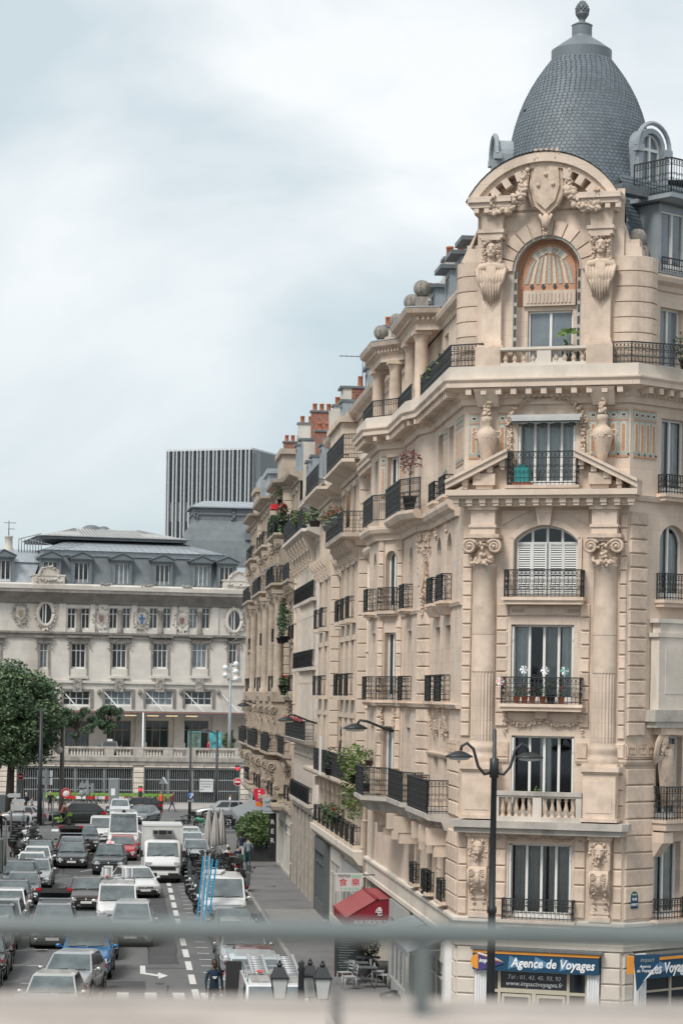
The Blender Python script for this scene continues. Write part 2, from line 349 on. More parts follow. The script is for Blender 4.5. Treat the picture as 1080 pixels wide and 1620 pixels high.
def window(par, M, w, h, lv=2, arch=0, tr=None, glass=None, frame=None, hero=False, curtain=None, name='window'):
    me,ps=win_meshes(w,h,lv,arch,tr)
    o=put(name,me,frame or WHITE,par,M)
    g=glass or GLASS
    if hero:
        for p in ps: put('pane',p,g,o,M)
    else:
        k=('all',round(w,3),round(h,3),lv,round(arch,3),tr)
        if k not in MC:
            q=MB()
            for p in ps: q.add([v.co.copy() for v in p.vertices],[tuple(f.vertices) for f in p.polygons])
            MC[k]=q.mesh('pane')
        po=put('pane',MC[k],None,o,M)
        if len(po.data.materials)==0: po.data.materials.append(GLASS)
        if g is not GLASS: po.material_slots[0].link='OBJECT'; po.material_slots[0].material=g
    if curtain:
        for (a,b,cm) in curtain: put('curtain',curtain_mesh((b-a)*w,h-.12-arch*.3,ph=R.random()*6),cm,o,M @ T(a*w,.16,.05))
    return o
def rail_mesh(path, h=.95, z=0, sp=.12, orn=1, post=True, orn_z=None):
    """wrought-iron railing along a plan path (right side faces the street)"""
    m=MB(); P=[Vector((p[0],p[1],z)) for p in path]
    for i in range(len(P)-1):
        a,b=P[i],P[i+1]; d=b-a; ln=d.length; t=d/ln; q=Vector((t.y,-t.x,0))
        def bar(z0,z1,th):
            m.add([a+q*th+Vector((0,0,z0)),b+q*th+Vector((0,0,z0)),b-q*th+Vector((0,0,z0)),a-q*th+Vector((0,0,z0)),a+q*th+Vector((0,0,z1)),b+q*th+Vector((0,0,z1)),b-q*th+Vector((0,0,z1)),a-q*th+Vector((0,0,z1))],[(0,3,2,1),(4,5,6,7),(0,1,5,4),(1,2,6,5),(2,3,7,6),(3,0,4,7)])
        bar(h-.035,h,.024); bar(.05,.075,.012); bar(h-.2,h-.18,.01); 
        if orn>1: bar(.2,.22,.01)
        n=max(1,round(ln/sp))
        for k in range(n+1):
            c=a+t*(ln*k/n); w=.016 if (k in (0,n) and post) else .0068
            m.add([c+t*w+q*w,c-t*w+q*w,c-t*w-q*w,c+t*w-q*w]+[v+Vector((0,0,h-.02)) for v in (c+t*w+q*w,c-t*w+q*w,c-t*w-q*w,c+t*w-q*w)],[(0,1,5,4),(1,2,6,5),(2,3,7,6),(3,0,4,7)])
            if orn and k<n:
                cc=a+t*(ln*(k+.5)/n); X=Matrix((( t.x,q.x,0,cc.x),(t.y,q.y,0,cc.y),(0,0,1,z),(0,0,0,1)))
                r=ln/n*.40
                m.ring((0,0,h-.105),min(r,.055),.008,8,3,X=X)
                if orn>1:
                    zc=orn_z or h*.47
                    m.spiral((0,0,zc+.09),.012,r,1.1,.011,a0=k%2*3.1,n=9,k=3,flip=1 if k%2 else -1,X=X)
                    m.spiral((0,0,zc-.07),.012,r,1.1,.011,a0=1.6+k%2*3.1,n=9,k=3,flip=-1 if k%2 else 1,X=X)
    return m
def carve(m, pts, r, n=3, jit=.6, rnd=None, flat=.6, X=None, mi=0):
    """leaf-like lumps along a path: carved garlands, acanthus, hair"""
    q=rnd or R; P=[Vector(p) for p in pts]
    for i,p in enumerate(P):
        for k in range(int(n*1.7)):
            c=p+Vector((q.uniform(-1,1)*r*jit,q.uniform(-.3,.3)*r,q.uniform(-1,1)*r*jit)); a=r*q.uniform(.28,.62)
            m.ball((0,0,0),(a,a*flat,a*q.uniform(.45,.9)),6,4,mi,X=(X or Matrix()) @ T(*c) @ RY(q.uniform(0,3.1)))
def pl(a, b, n): return [tuple(Vector(a).lerp(Vector(b),i/(n-1))) for i in range(n)]
def leaves(m, c, r, n, size, q=None, mi=0, shell=.35):
    q=q or R
    if not isinstance(r,(tuple,list)): r=(r,r,r)
    for i in range(n):
        while 1:
            v=Vector((q.uniform(-1,1),q.uniform(-1,1),q.uniform(-1,1)))
            if shell<v.length<1: break
        p=Vector((c[0]+v.x*r[0],c[1]+v.y*r[1],c[2]+v.z*r[2])); s=size*q.uniform(.6,1.3)
        a=Vector((q.gauss(0,1),q.gauss(0,1),q.gauss(0,.7))).normalized(); b=a.cross(Vector((q.gauss(0,1),q.gauss(0,1),q.gauss(0,1)))).normalized()
        m.add([p-a*s,p+b*s*.45,p+a*s,p-b*s*.45],[(0,1,2,3)],mi)
def pot_plant(M, label, pr=.16, ph=.24, fr=.3, fz=.25, n=120, lm=1, pm=None, flower=None, group='pot plants on the balconies', leaf=.05, kind='potted_plant', trail=0):
    t=thing(kind,label,'plant',M,group)
    p=MB(); p.lathe([(0,0),(pr*.7,0),(pr,ph*.9),(pr*1.1,ph*.9),(pr*1.1,ph),(pr*.9,ph),(pr*.85,ph*.85),(0,ph*.85)],10); put('pot',p,pm or TERRA,t,M)
    f=MB(); leaves(f,(0,0,ph+fz),(fr,fr,fz+.05),n,leaf,shell=.1)
    if trail: leaves(f,(0,-.15,ph-trail/2),(fr*.8,.15,trail),n,leaf,shell=0)
    put('foliage',f,LEAF[lm],t,M)
    if flower:
        g=MB(); leaves(g,(0,0,ph+fz*1.5),(fr*.9,fr*.9,fz*.6),max(8,n//4),leaf*.9,shell=.2); put('blossom',g,flower,t,M)
    return t
# ================================================================ ground, road, pavements, markings
def onF(F, px, py):
    Fi=F.inverted(); o=Fi @ Vector((0,0,CAMH)); d=Fi.to_3x3() @ ray(px,py); t=-o.y/d.y; p=o+d*t; return p.x,p.z
ASPH=mat('road asphalt',(.128,.129,.131),.82,var=.17,sc=.9,bump=.25,bsc=60,dirt=(.055,.055,.057),dsc=.3,str3=(1,.07,1))
ASPD=mat('patched asphalt',(.068,.069,.071),.88,var=.15,sc=.6,bump=.25,bsc=60)
PAVE=mat('pavement asphalt',(.165,.162,.16),.85,var=.15,sc=.5,bump=.2,bsc=50,dirt=(.075,.073,.072),dsc=.3)
KERB=mat('granite kerb',(.30,.29,.28),.8,var=.2,sc=3)
SETT=mat('pale setts',(.24,.225,.21),.85,var=.25,sc=5,bump=.4,bsc=8)
CONC=mat('pale concrete',(.36,.33,.31),.85,var=.12,sc=.7)
def worn(name, col):
    m=mat(name,col,.7,var=.08,sc=4); nt=m.node_tree; N=nt.nodes.new; L=nt.links.new; b=nt.nodes['Principled BSDF']; o=nt.nodes['Material Output']
    tc=N('ShaderNodeTexCoord'); n=N('ShaderNodeTexNoise'); n.inputs['Scale'].default_value=9; n.inputs['Detail'].default_value=6; n.inputs['Roughness'].default_value=.7; L(tc.outputs['Object'],n.inputs['Vector'])
    r=N('ShaderNodeMapRange'); L(n.outputs['Fac'],r.inputs[0]); r.inputs[1].default_value=.56; r.inputs[2].default_value=.64
    x=N('ShaderNodeMix'); x.data_type='RGBA'; L(r.outputs[0],x.inputs[0]); src=b.inputs['Base Color'].links[0].from_socket; L(src,x.inputs[6]); x.inputs[7].default_value=(.12,.12,.12,1); L(x.outputs[2],b.inputs['Base Color']); return m
RPAINT=worn('worn white road paint',(.66,.66,.64))
def sheet(name, poly, z, m, kind='structure', label=None):
    return put(name,MB().add([(x,y,z) for x,y in poly],[tuple(range(len(poly)))]),m,None,None,label,None,None,kind)
sheet('ground',[(-900,-150),(900,-150),(900,2600),(-900,2600)],-.02,ASPD)
sheet('road',[(-6.2,20),(6.6,20),(6.6,181),(40,184),(40,214),(-60,207),(-60,178),(-6.2,178)],0,ASPH)
for poly in ([(1.2,92),(2.3,92),(2.3,128),(1.2,128)],[(-3.2,135),(-1.0,135),(-1.0,176),(-3.2,176)],[(-.8,83),(1.0,83),(1.0,86.5),(-.8,86.5)],[(-2.8,100),(-1.9,100),(-1.9,119),(-2.8,119)]): sheet('road_patch',poly,.004,ASPD)
def pavement(poly, name='pavement', z=.13, m=None):
    n=len(poly); mb=MB().extr(poly,-.05,z); mb.M[1]=0; o=put(name,mb,m or PAVE,None,None,None,None,None,'structure'); return o
pavement([(6.75,30),(60,30),(60,50),(14.3,64.5),(9.4,66.8),(9.45,176),(6.75,176)])
put('kerb',MB().sweep([(6.75,176),(6.75,30)],[(-.0,-.05),(.15,-.05),(.15,.12),(.13,.134),(-.0,.134)]),KERB,None,None,None,None,None,'structure')
pavement([(-60,30),(-6.35,30),(-6.35,172),(-9,176),(-60,176)])
put('kerb',MB().sweep([(-6.35,30),(-6.35,172),(-9,176)],[(0,-.05),(.15,-.05),(.15,.12),(.13,.134),(0,.134)]),KERB,None,None,None,None,None,'structure')
pavement([(-60,208),(-8,212),(40,215),(40,226),(-60,224)],m=CONC)
sheet('pavement_setts',[(6.85,108),(9.4,108),(9.4,114.5),(6.85,114.5)],.136,SETT)
for y in (70,83,96,121,134,149): sheet('pavement_joint',[(6.85,y),(9.4,y),(9.4,y+.06),(6.85,y+.06)],.137,KERB)
cov=MB().lathe([(0,.0),(.3,.0),(.3,.01),(0,.01)],18).mesh('manhole_cover')
for (x,y,z) in ((8.4,92,.135),(8.8,86,.135),(.2,104,.004),(-.9,88,.004),(8.0,128,.135)): put('manhole_cover',cov,LEAD,None,T(x,y,z),None,None,None,'structure')
def mark(poly, z=.008, name='road_marking'): return sheet(name,poly,z,RPAINT)
for i in range(14):
    y=72.6+i*4.36; mark([(2.57,y),(2.8,y),(2.8,y+2.9),(2.57,y+2.9)])
for i in range(26):
    y=76+i*2.2; mark([(3.15,y+.03),(3.62,y-.05),(3.62,y+.1),(3.15,y+.18)])
Q=[(107,628),(147,628),(150,683),(245,697),(248,680),(323,706),(250,731),(248,712),(108,690)]
mark([tuple(gnd(200+a/4.909,1400+b/4.909))[:2] for a,b in Q],.008,'road_arrow')
for x in (-.9,.0,.95,1.9,2.85): mark([(x,80.2),(x+.4,80.2),(x+.4,83.2),(x,83.2)])
for i in range(14):
    y=80+i*5.6; mark([(-3.35,y),(-2.75,y),(-2.75,y+.1),(-3.35,y+.1)]); mark([(4.3,y+2),(4.75,y+2),(4.75,y+2.12),(4.3,y+2.12)])
for i in range(9): mark([(-2.2+i*.12,139+i*.3),(-2.05+i*.12,139+i*.3),(-2.05+i*.12,139.22+i*.3),(-2.2+i*.12,139.22+i*.3)])
for i in range(7): x=-5+i*1.0; mark([(x,178.5),(x+.5,178.5),(x+.5,181.5),(x,181.5)])
TAR=mat('tar seam',(.028,.028,.03),.6,var=.1)
def seam(pts,w=.035,z=.0062):
    m=MB(); P=[Vector((x,y,z)) for x,y in pts]
    for a,b in zip(P[:-1],P[1:]):
        d=(b-a).normalized(); q=Vector((-d.y,d.x,0))*w; m.add([a-q,b-q,b+q,a+q],[(0,1,2,3)])
    put('tar_seam',m,TAR,None,None,None,None,None,'structure')
for (x,y,n,dx,st) in ((1.2,92,14,0,2.6),(2.3,92,14,0,2.6),(-.8,83,3,0,1.2),(-3.2,135,16,0,2.6),(1.6,70,8,.02,2.2),(-2.9,100,8,0,2.4),(3.9,76,24,.01,2.3),(-.2,88,20,-.02,2.1)):
    seam([(x+dx*i+R.uniform(-.05,.05),y+i*st) for i in range(n)])
for y in (79.5,90.5,104,118.7,127,140): seam([(x_,y+R.uniform(-.15,.15)) for x_ in (-3,-1.5,0,1.4,2.6)])
STN=mat('oil stain',(.045,.045,.046),.6,var=.3,sc=5)
for i in range(26):
    x,y,r=R.choice([-2.6,-.7,.3,1.5,4.6,-4.7])+R.uniform(-.4,.4),R.uniform(75,175),R.uniform(.12,.4); sheet('oil_stain',[(x+r*R.uniform(.6,1)*math.cos(q),y+r*1.6*R.uniform(.6,1)*math.sin(q)) for q in [k*.628 for k in range(10)]],.0045,STN)
# ================================================================ corner apartment building
C0=(9.6,68.3); CA=rad(-22); FC=FR(C0[0],C0[1],CA)
C1=(C0[0]+4.75*math.cos(CA),C0[1]+4.75*math.sin(CA)); RA=rad(36); FRT=FR(C1[0],C1[1],RA)
C2=(C1[0]+13*math.cos(RA),C1[1]+13*math.sin(RA))
A=thing('corner_apartment_building','cream stone corner building with slate dome and arched pediment above a travel agency','building',T(C0[0],C0[1],0))
BAYN=[(9.6,94),(9.6,85.2),(8.55,84.2),(8.55,81.2),(9.3,80.2),(9.3,76.2),(9.6,75.2),(9.6,68.3)]
PLAIN=[(9.6,94),(9.6,68.3)]
OUT=BAYN+[C1,C2]; OUTP=PLAIN+[C1,C2]
def blocks(par, F, s0, s1, z0, z1, h, y=-.07, m=None, d=.06):
    n=max(1,round((z1-z0)/h)); h=(z1-z0)/n; w=s1-s0; k=('blk',round(w,2),round(h,3),y)
    if k not in MC: MC[k]=MB().slab(0,w,y,d,.014,h-.014,.028).mesh('stone_block')
    for i in range(n): put('stone_block',MC[k],m or STBLK,par,F @ T(s0,0,z0+i*h))
def part(name, mb, m, F=None, par=None): return put(name,mb,m,par or A,F if F is not None else Matrix())
# ---- walls, street side then chamfer then side street
wz=[(4.35,6.25,0),(7.0,9.3,0),(10.2,12.45,0),(13.2,15.2,.5),(16.3,18.35,0)]
def seg_wall(p, q, cols, z0, z1, rows, par=A, m=STONE, lv=2, glass=GLASS, dep=.28, rails=None):
    F,ln=seg(p,q); hs=[]
    for (c,w) in cols:
        for (a,b,r) in rows: hs.append((c-w/2,c+w/2,a,b-r*0+0,r) if r else (c-w/2,c+w/2,a,b))
    hs2=[(h[0],h[1],h[2],h[3],min(h[4],(h[1]-h[0])/2)) if len(h)>4 else h for h in hs]
    put('wall',MB().wall(0,ln,z0,z1,hs2,dep),m,par,F)
    for i,h in enumerate(hs2):
        ar=h[4] if len(h)>4 else 0
        window(par,F @ T(h[0],dep-.08,h[2]),h[1]-h[0],h[3]-h[2],lv,ar,glass=R.choice([GLASS,GLASS,GLASSB]) if glass is GLASS else glass)
    return F,ln,hs2
# plain lower zone on the street (ground and first floor)
Fs,Ls,_=seg_wall(PLAIN[0],PLAIN[1],[(25.7-3.9+.1-.0-1.9+.0,1.1),(25.7-1.5-1.9+.9,1.1),(25.7-6.3,1.1),(25.7-9.3,1.0),(25.7-11.0,1.5)],4.05,6.6,[(4.35,6.2,0)])
HOLE=[]
segs=list(zip(BAYN[:-1],BAYN[1:]))
colsA=[[],[],[(1.8,1.0)],[(.62,.55)],[(1.9,1.0)],[],[(1.6,1.1),(3.95,1.1)]]
for (p,q),cs in zip(segs,colsA): seg_wall(p,q,cs,6.6,19.3,wz[1:])
seg_wall((9.6,84.9),(9.6,68.3),[],3.3,4.05,[])
# chamfer wall
FW=[(1.47,3.28,4.1,6.2),(1.5,3.3,6.95,9.26),(1.45,3.25,10.2,12.4),(1.48,3.32,13.2,15.2,.42),(1.55,3.2,16.3,18.28)]
part('wall',MB().wall(0,4.75,3.3,19.3,FW,.36),STONE,FC)
FR_=[(1.3,2.4,4.15,6.3),(1.3,2.4,6.95,9.3),(1.3,2.4,10.2,12.4),(1.3,2.4,13.2,15.3,.45),(1.3,2.4,16.2,18.3)]
FR2=FR_+[(h[0]+3.2,h[1]+3.2)+h[2:] for h in FR_]+[(h[0]+6.4,h[1]+6.4)+h[2:] for h in FR_]
part('wall',MB().wall(0,13,3.3,19.3,FR2,.3),STONE,FRT)
for h in FR2: window(A,FRT @ T(h[0],.2,h[2]),h[1]-h[0],h[3]-h[2],2,h[4] if len(h)>4 else 0,glass=GCLR if h[0]<2 else GLASS,hero=h[0]<2,curtain=[(0,.45,CURT),(.7,1,CURT)] if h[0]<2 else None)
# closing walls, floors and flat roof so that the inside is dark
part('back_wall',MB().box(9.7,24,93.7,94,0,24).box(24,24.3,67.8,94,0,24),PLAST)
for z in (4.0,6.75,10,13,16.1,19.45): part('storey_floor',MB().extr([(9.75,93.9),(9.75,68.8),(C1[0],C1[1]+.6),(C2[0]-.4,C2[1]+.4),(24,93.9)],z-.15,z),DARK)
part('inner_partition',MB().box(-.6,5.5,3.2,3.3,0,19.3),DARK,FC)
# ---- ground floor: piers and shopfronts
part('pier',MB().box(.02,.56,.0,.7,0,3.3),STPALE,FC); part('pier',MB().box(4.16,4.75,0,.7,0,3.3),STPALE,FC)
blocks(A,FC,.03,.55,.1,3.25,.45,m=STPALE); blocks(A,FC,4.17,4.72,.1,3.25,.45,m=STPALE)
blocks(A,FRT,.03,.42,.1,3.25,.45,m=STPALE); part('pier',MB().box(0,.45,.02,.7,0,3.3),STPALE,FRT)
blocks(A,FR(9.6,68.9,rad(-90)),.05,.58,.1,3.25,.45,m=STPALE); part('pier',MB().box(.0,.6,.0,.6,0,3.3),STPALE,FR(9.6,68.9,rad(-90)))
part('string_course',MB().sweep(OUTP,[(-.1,3.28),(.09,3.28),(.09,3.42),(.05,3.46),(.05,3.92),(.14,3.97),(.14,4.06),(-.1,4.12)]),STPALE)
# ---- chamfer and side masonry blocks with horizontal joints
for (a,b,z0,z1,h) in [(.02,.28,4.15,6.5,.47),(1.03,1.4,4.15,6.5,.47),(3.36,3.68,4.15,6.5,.47),(4.46,4.72,4.15,6.5,.47),
                      (4.42,4.72,6.9,9.1,.42),(.02,.28,9.2,15.2,.40),(1.02,1.36,9.5,13.0,.40),(3.42,3.7,9.5,13.0,.40),(4.52,4.72,9.2,15.5,.40)]:
    blocks(A,FC,a,b,z0,z1,h)
blocks(A,FRT,.03,1.2,4.15,8.4,.46); blocks(A,FRT,.03,.75,9.3,15.6,.40)
F1c,_l=seg((9.3,76.2),(9.6,75.2)); blocks(A,F1c,.08,_l-.06,6.9,13.0,.45); blocks(A,F1c,.08,_l-.06,15.0,16.0,.45)
F2c,_l2=seg((8.55,81.2),(9.3,80.2)); blocks(A,F2c,.05,.3,7.0,15.6,.42); blocks(A,F2c,.95,1.2,7.0,15.6,.42)
Fm,_=seg((9.6,75.2),(9.6,68.3)); blocks(A,Fm,2.3,3.25,4.2,6.5,.46); blocks(A,Fm,4.7,6.8,4.2,6.5,.46); blocks(A,Fm,4.7,6.85,6.9,9.0,.44)
# greek-key course between first columns
def greek(F, s0, s1, z, w=.42):
    m=MB(); n=int((s1-s0)/w)
    for i in range(n):
        x=s0+i*w
        for (a,b,c,d) in [(0,.05,0,.3),(.05,.36,.25,.3),(.31,.36,.08,.25),(.13,.31,.08,.13),(.13,.18,.13,.19),(.36,.42,0,.05),(.05,.36,0,.04)]: m.box(x+a*w/.42,x+b*w/.42,-.09,-.02,z+c,z+d)
    m.box(s0,s1,-.06,0,z-.06,z+.36); return m
for F,a,b in [(FC,1.05,1.42),(FC,3.38,3.66),(FRT,.0,2.0),(Fm,4.75,6.9)]: part('greek_key_band',greek(F,a,b,8.72),STCARV,F)
for pth in ([(9.6,75.2),(9.6,68.3),tuple((FC @ Vector((1.42,0,0)))[:2])],[tuple((FC @ Vector((3.36,0,0)))[:2]),C1,tuple((FRT @ Vector((1.25,0,0)))[:2])]): part('string_course',MB().sweep(pth,[(-.1,8.5),(.06,8.5),(.1,8.58),(.1,8.62),(-.1,8.64)]),STONE)
# ---- columns with pedestals, lion consoles and Ionic capitals
def column(sx):
    F=FC @ T(sx,0,0)
    part('pedestal',MB().box(-.46,.46,-.5,.05,6.9,8.3).box(-.36,.36,-.515,-.5,7.15,8.05).box(-.52,.52,-.56,.05,6.9,7.0).box(-.56,.56,-.6,.05,8.3,8.44).box(-.5,.5,-.54,.05,8.24,8.3).box(-.5,.5,-.55,.05,8.44,8.52),STBLK,F)
    part('column_base',MB().lathe([(.46,8.52),(.47,8.58),(.44,8.68),(.40,8.72),(.40,8.8),(.43,8.88),(.41,8.98),(.37,9.02),(.36,9.1)],20,(0,-.02,0)),STBLK,F)
    m=MB(); n=44; pts=[]
    for zz in (9.1,11.05):
        for j in range(n):
            r=.34 if j%2 else .305
            pts.append((r*math.cos(2*math.pi*j/n),-.02+r*math.sin(2*math.pi*j/n),zz))
    m.add(pts,[(j,(j+1)%n,n+(j+1)%n,n+j) for j in range(n)])
    part('fluted_shaft',m,STONE,F)
    part('shaft',MB().lathe([(.34,11.05),(.345,11.08),(.345,12.1)],24,(0,-.02,0)),STBLK,F)
    part('shaft',MB().lathe([(.344,12.11),(.335,13.0),(.325,14.0),(.35,14.02),(.35,14.07),(.32,14.1)],24,(0,-.02,0)),STBLK,F)
    c=MB(); c.lathe([(.31,14.0),(.30,14.3),(.33,14.7)],16,(0,-.02,0)); c.box(-.5,.5,-.5,.05,14.82,14.93); c.box(-.44,.44,-.42,.05,14.72,14.82)
    for sgn in (-1,1):
        c.spiral((sgn*.36,-.44,14.58),.02,.21,2.2,.055,a0=1.5,n=30,k=5,flip=sgn); c.tube([(sgn*.36,-.44,14.58),(sgn*.36,.05,14.58)],.17,10); c.ball((sgn*.36,-.48,14.58),.055,6,4)
    carve(c,[(-.25,-.36,14.2),(-.1,-.42,14.12),(.1,-.42,14.12),(.25,-.36,14.2),(0,-.4,14.35),(0,-.42,14.6),(-.2,-.4,14.62),(.2,-.4,14.62),(0,-.44,14.85)],.13,5)
    part('ionic_capital',c,STCARV,F)
    part('entablature_block',MB().box(-.36,.36,-.38,.03,14.93,15.12).box(-.40,.40,-.42,.03,15.12,15.2).box(-.35,.35,-.37,.03,15.2,15.72).box(-.42,.42,-.45,.03,15.62,15.74),STONE,F)
    # lion-head console under the ledge
    l=MB(); l.box(-.30,.30,-.32,.02,5.55,6.5); l.box(-.34,.34,-.36,.02,6.38,6.5)
    l.ball((0,-.36,6.08),(.17,.13,.2),10,7); l.ball((0,-.47,5.97),(.095,.1,.085),8,5); l.ball((-.045,-.52,5.93),(.05,.05,.06),6,4); l.ball((.045,-.52,5.93),(.05,.05,.06),6,4); l.ball((0,-.55,6.01),(.045,.03,.028),6,4)
    for sgn in (-1,1): l.ball((sgn*.075,-.455,6.13),(.055,.04,.028),6,4); l.ball((sgn*.14,-.38,6.26),(.045,.04,.06),6,4)
    carve(l,[(.24*math.cos(q),-.32,6.04+.26*math.sin(q)) for q in [i*2*math.pi/15 for i in range(15)]],.085,3); l.ball((0,-.45,5.8),(.05,.06,.09),6,4)
    carve(l,pl((-.1,-.36,5.72),(.1,-.36,5.72),3),.07,2)
    part('lion_head',l,STCARV,F)
    k=MB(); prof=[(-.36,5.52),(-.42,5.4),(-.40,5.15),(-.30,4.95),(-.18,4.82),(-.12,4.7),(-.12,4.55),(.02,4.55),(.02,5.55),(-.3,5.55)]
    k.add([(-.27,y,z) for y,z in prof]+[(.27,y,z) for y,z in prof],[tuple(range(len(prof))),tuple(range(2*len(prof)-1,len(prof)-1,-1))]+[(i,(i+1)%len(prof),len(prof)+(i+1)%len(prof),len(prof)+i) for i in range(len(prof))])
    for sgn in (-1,1):
        k.spiral((sgn*.17,-.42,5.38),.01,.11,1.8,.03,n=18,flip=sgn); k.tube([(sgn*.25,-.41,5.45),(sgn*.24,-.40,5.1),(sgn*.22,-.2,4.8)],.035,5)
        carve(k,pl((sgn*.2,-.4,5.2),(sgn*.13,-.12,4.35),6),.07,3); carve(k,pl((sgn*.26,-.25,5.4),(sgn*.26,-.15,4.9),4),.07,2)
    k.ball((0,-.40,5.2),(.1,.06,.16),8,5)
    part('scroll_console',k,STCARV,F)
    part('console_shaft',MB().box(-.24,.24,-.12,.02,4.2,4.62).box(-.30,.30,-.16,.02,4.08,4.22).box(-.27,.27,-.14,.02,4.3,4.36),STONE,F)
column(.65); column(4.12)
# ---- second-floor ledge with stone balustrade
LED=[(-.3,.05),(.0,-.62),(4.78,-.62),(5.1,.05)]
part('ledge',MB().extr([(-.12,.05),(-.12,-.62),(4.8,-.62),(4.95,-.4),(4.95,.05)],6.66,6.86).extr([(-.02,.05),(-.02,-.5),(4.72,-.5),(4.82,-.3),(4.82,.05)],6.5,6.66),STGREY,FC)
carve_b=MB(); carve(carve_b,pl((1.0,-.06,6.36),(3.7,-.06,6.36),26),.08,2); part('carved_frieze',carve_b,STCARV,FC)
def balustrade(par, F, s0, s1, z, h, y, mid, n, mt=STPALE, cap=None):
    put('balustrade_base',MB().box(s0,s1,y-.13,y+.13,z,z+h*.16),mt,par,F); put('balustrade_rail',MB().box(s0,s1,y-.15,y+.15,z+h*.86,z+h).box(s0,s1,y-.12,y+.12,z+h*.80,z+h*.86),cap or STGREY,par,F)
    k=('balus',h)
    if k not in MC:
        g=h*.64; MC[k]=MB().lathe([(r*.95,zz*g) for r,zz in [(.075,0),(.075,.07),(.045,.12),(.07,.25),(.082,.36),(.06,.52),(.04,.66),(.038,.8),(.065,.86),(.05,.92),(.075,.94),(.075,1)]],10).mesh('baluster')
    for (a,b) in mid: put('baluster_pier',MB().box(a,b,y-.12,y+.12,z+h*.16,z+h*.80),mt,par,F)
    ed=[s0]+[v for ab in mid for v in ab]+[s1]
    for i in range(0,len(ed),2):
        a,b=ed[i],ed[i+1]
        if b-a<.3: continue
        for j in range(n):
            put('baluster',MC[k],STCARV,par,F @ T(a+(b-a)*(j+.5)/n,y,z+h*.16))
balustrade(A,FC,1.12,3.64,6.86,.84,-.42,[(1.12,1.28),(2.25,2.5),(3.48,3.64)],5)
# ---- windows of the chamfer
Z=T
window(A,FC @ Z(1.47,.24,4.1),1.81,2.1,4,glass=GCLR,hero=True,curtain=[(.05,.28,CURTG),(.26,.55,CURTG),(.6,.95,CURTG)])
window(A,FC @ Z(1.5,.24,6.95),1.8,2.31,4,glass=GCLR,hero=True,curtain=[(.42,.6,CURT)])
o=window(A,FC @ Z(1.45,.24,10.2),1.8,2.2,4,glass=GCLR,hero=True,curtain=[(.03,.25,CURT),(.5,.72,CURTG),(.77,.97,CURT)])
window(A,FC @ Z(1.48,.24,13.2),1.84,2.0,4,arch=.42,tr=1.5,glass=GCLR,hero=True)
window(A,FC @ Z(1.55,.24,16.3),1.65,1.98,4,glass=GCLR,hero=True,curtain=[(.03,.3,CURT),(.28,.52,CURT),(.5,.74,CURT),(.74,.97,CURT)])
# folded shutter strips at the reveals
for (a,b,z0,z1) in [(1.47,3.28,4.15,6.15),(1.5,3.3,7.0,9.2),(1.45,3.25,10.2,12.35),(1.55,3.2,16.3,18.0)]:
    for x in (a+.01,b-.07): part('folded_shutter',MB().box(x,x+.06,.02,.2,z0,z1).box(x+.01,x+.05,.0,.02,z0+.3,z0+.36).box(x+.01,x+.05,.0,.02,z1-.4,z1-.34),SHUT,FC)
lou=MB(); lou.box(0,.05,0,.04,0,1.52); lou.box(.38,.43,0,.04,0,1.52); lou.box(.05,.38,0,.04,0,.06); lou.box(.05,.38,0,.04,1.46,1.52); lou.box(.05,.38,.0,.04,.5,.56)
for i in range(22):
    z=.08+i*.064
    if not .47<z<.57: lou.add([(.05,0,z),(.38,0,z),(.38,.035,z+.045),(.05,.035,z+.045)],[(0,1,2,3)])
lou=lou.mesh('louvred_shutter')
for x in (1.54,1.97): put('louvred_shutter',lou,SHUT,A,FC @ Z(x,.14,13.22))
for x in (2.46,2.86): put('louvred_shutter',lou,SHUT,A,FC @ Z(x,.14,13.22))
put('window_frame_surround',MB().wall(1.3,3.5,9.95,12.62,[(1.45,3.25,9.9,12.4)],.05,-.05),STONE,A,FC)
arcs=MB(); oa=arch_pts(1.36,3.44,15.36,.5,14); ia=arch_pts(1.48,3.32,15.2,.42,14)
for i in range(14): arcs.add([(oa[i][0],-.07,oa[i][1]),(oa[i+1][0],-.07,oa[i+1][1]),(ia[i+1][0],-.07,ia[i+1][1]),(ia[i][0],-.07,ia[i][1]),(oa[i][0],.01,oa[i][1]),(oa[i+1][0],.01,oa[i+1][1])],[(0,1,2,3),(0,4,5,1)])
arcs.box(1.36,1.48,-.07,.01,13.2,14.86).box(3.32,3.44,-.07,.01,13.2,14.86)
part('arch_moulding',arcs,STONE,FC)
part('keystone',MB().extr([(2.2,-.2),(2.54,-.2),(2.54,0),(2.2,0)],15.2,15.74,top=[(2.12,-.28),(2.62,-.28),(2.62,0),(2.12,0)]),STONE,FC)
for sgn,x in ((1,1.12),(-1,3.62)):
    part('spandrel_panel',MB().prism([(x,15.62),(x+sgn*.85,15.62),(x+sgn*.45,15.45),(x,15.2)],-.05,0),STONE,FC)
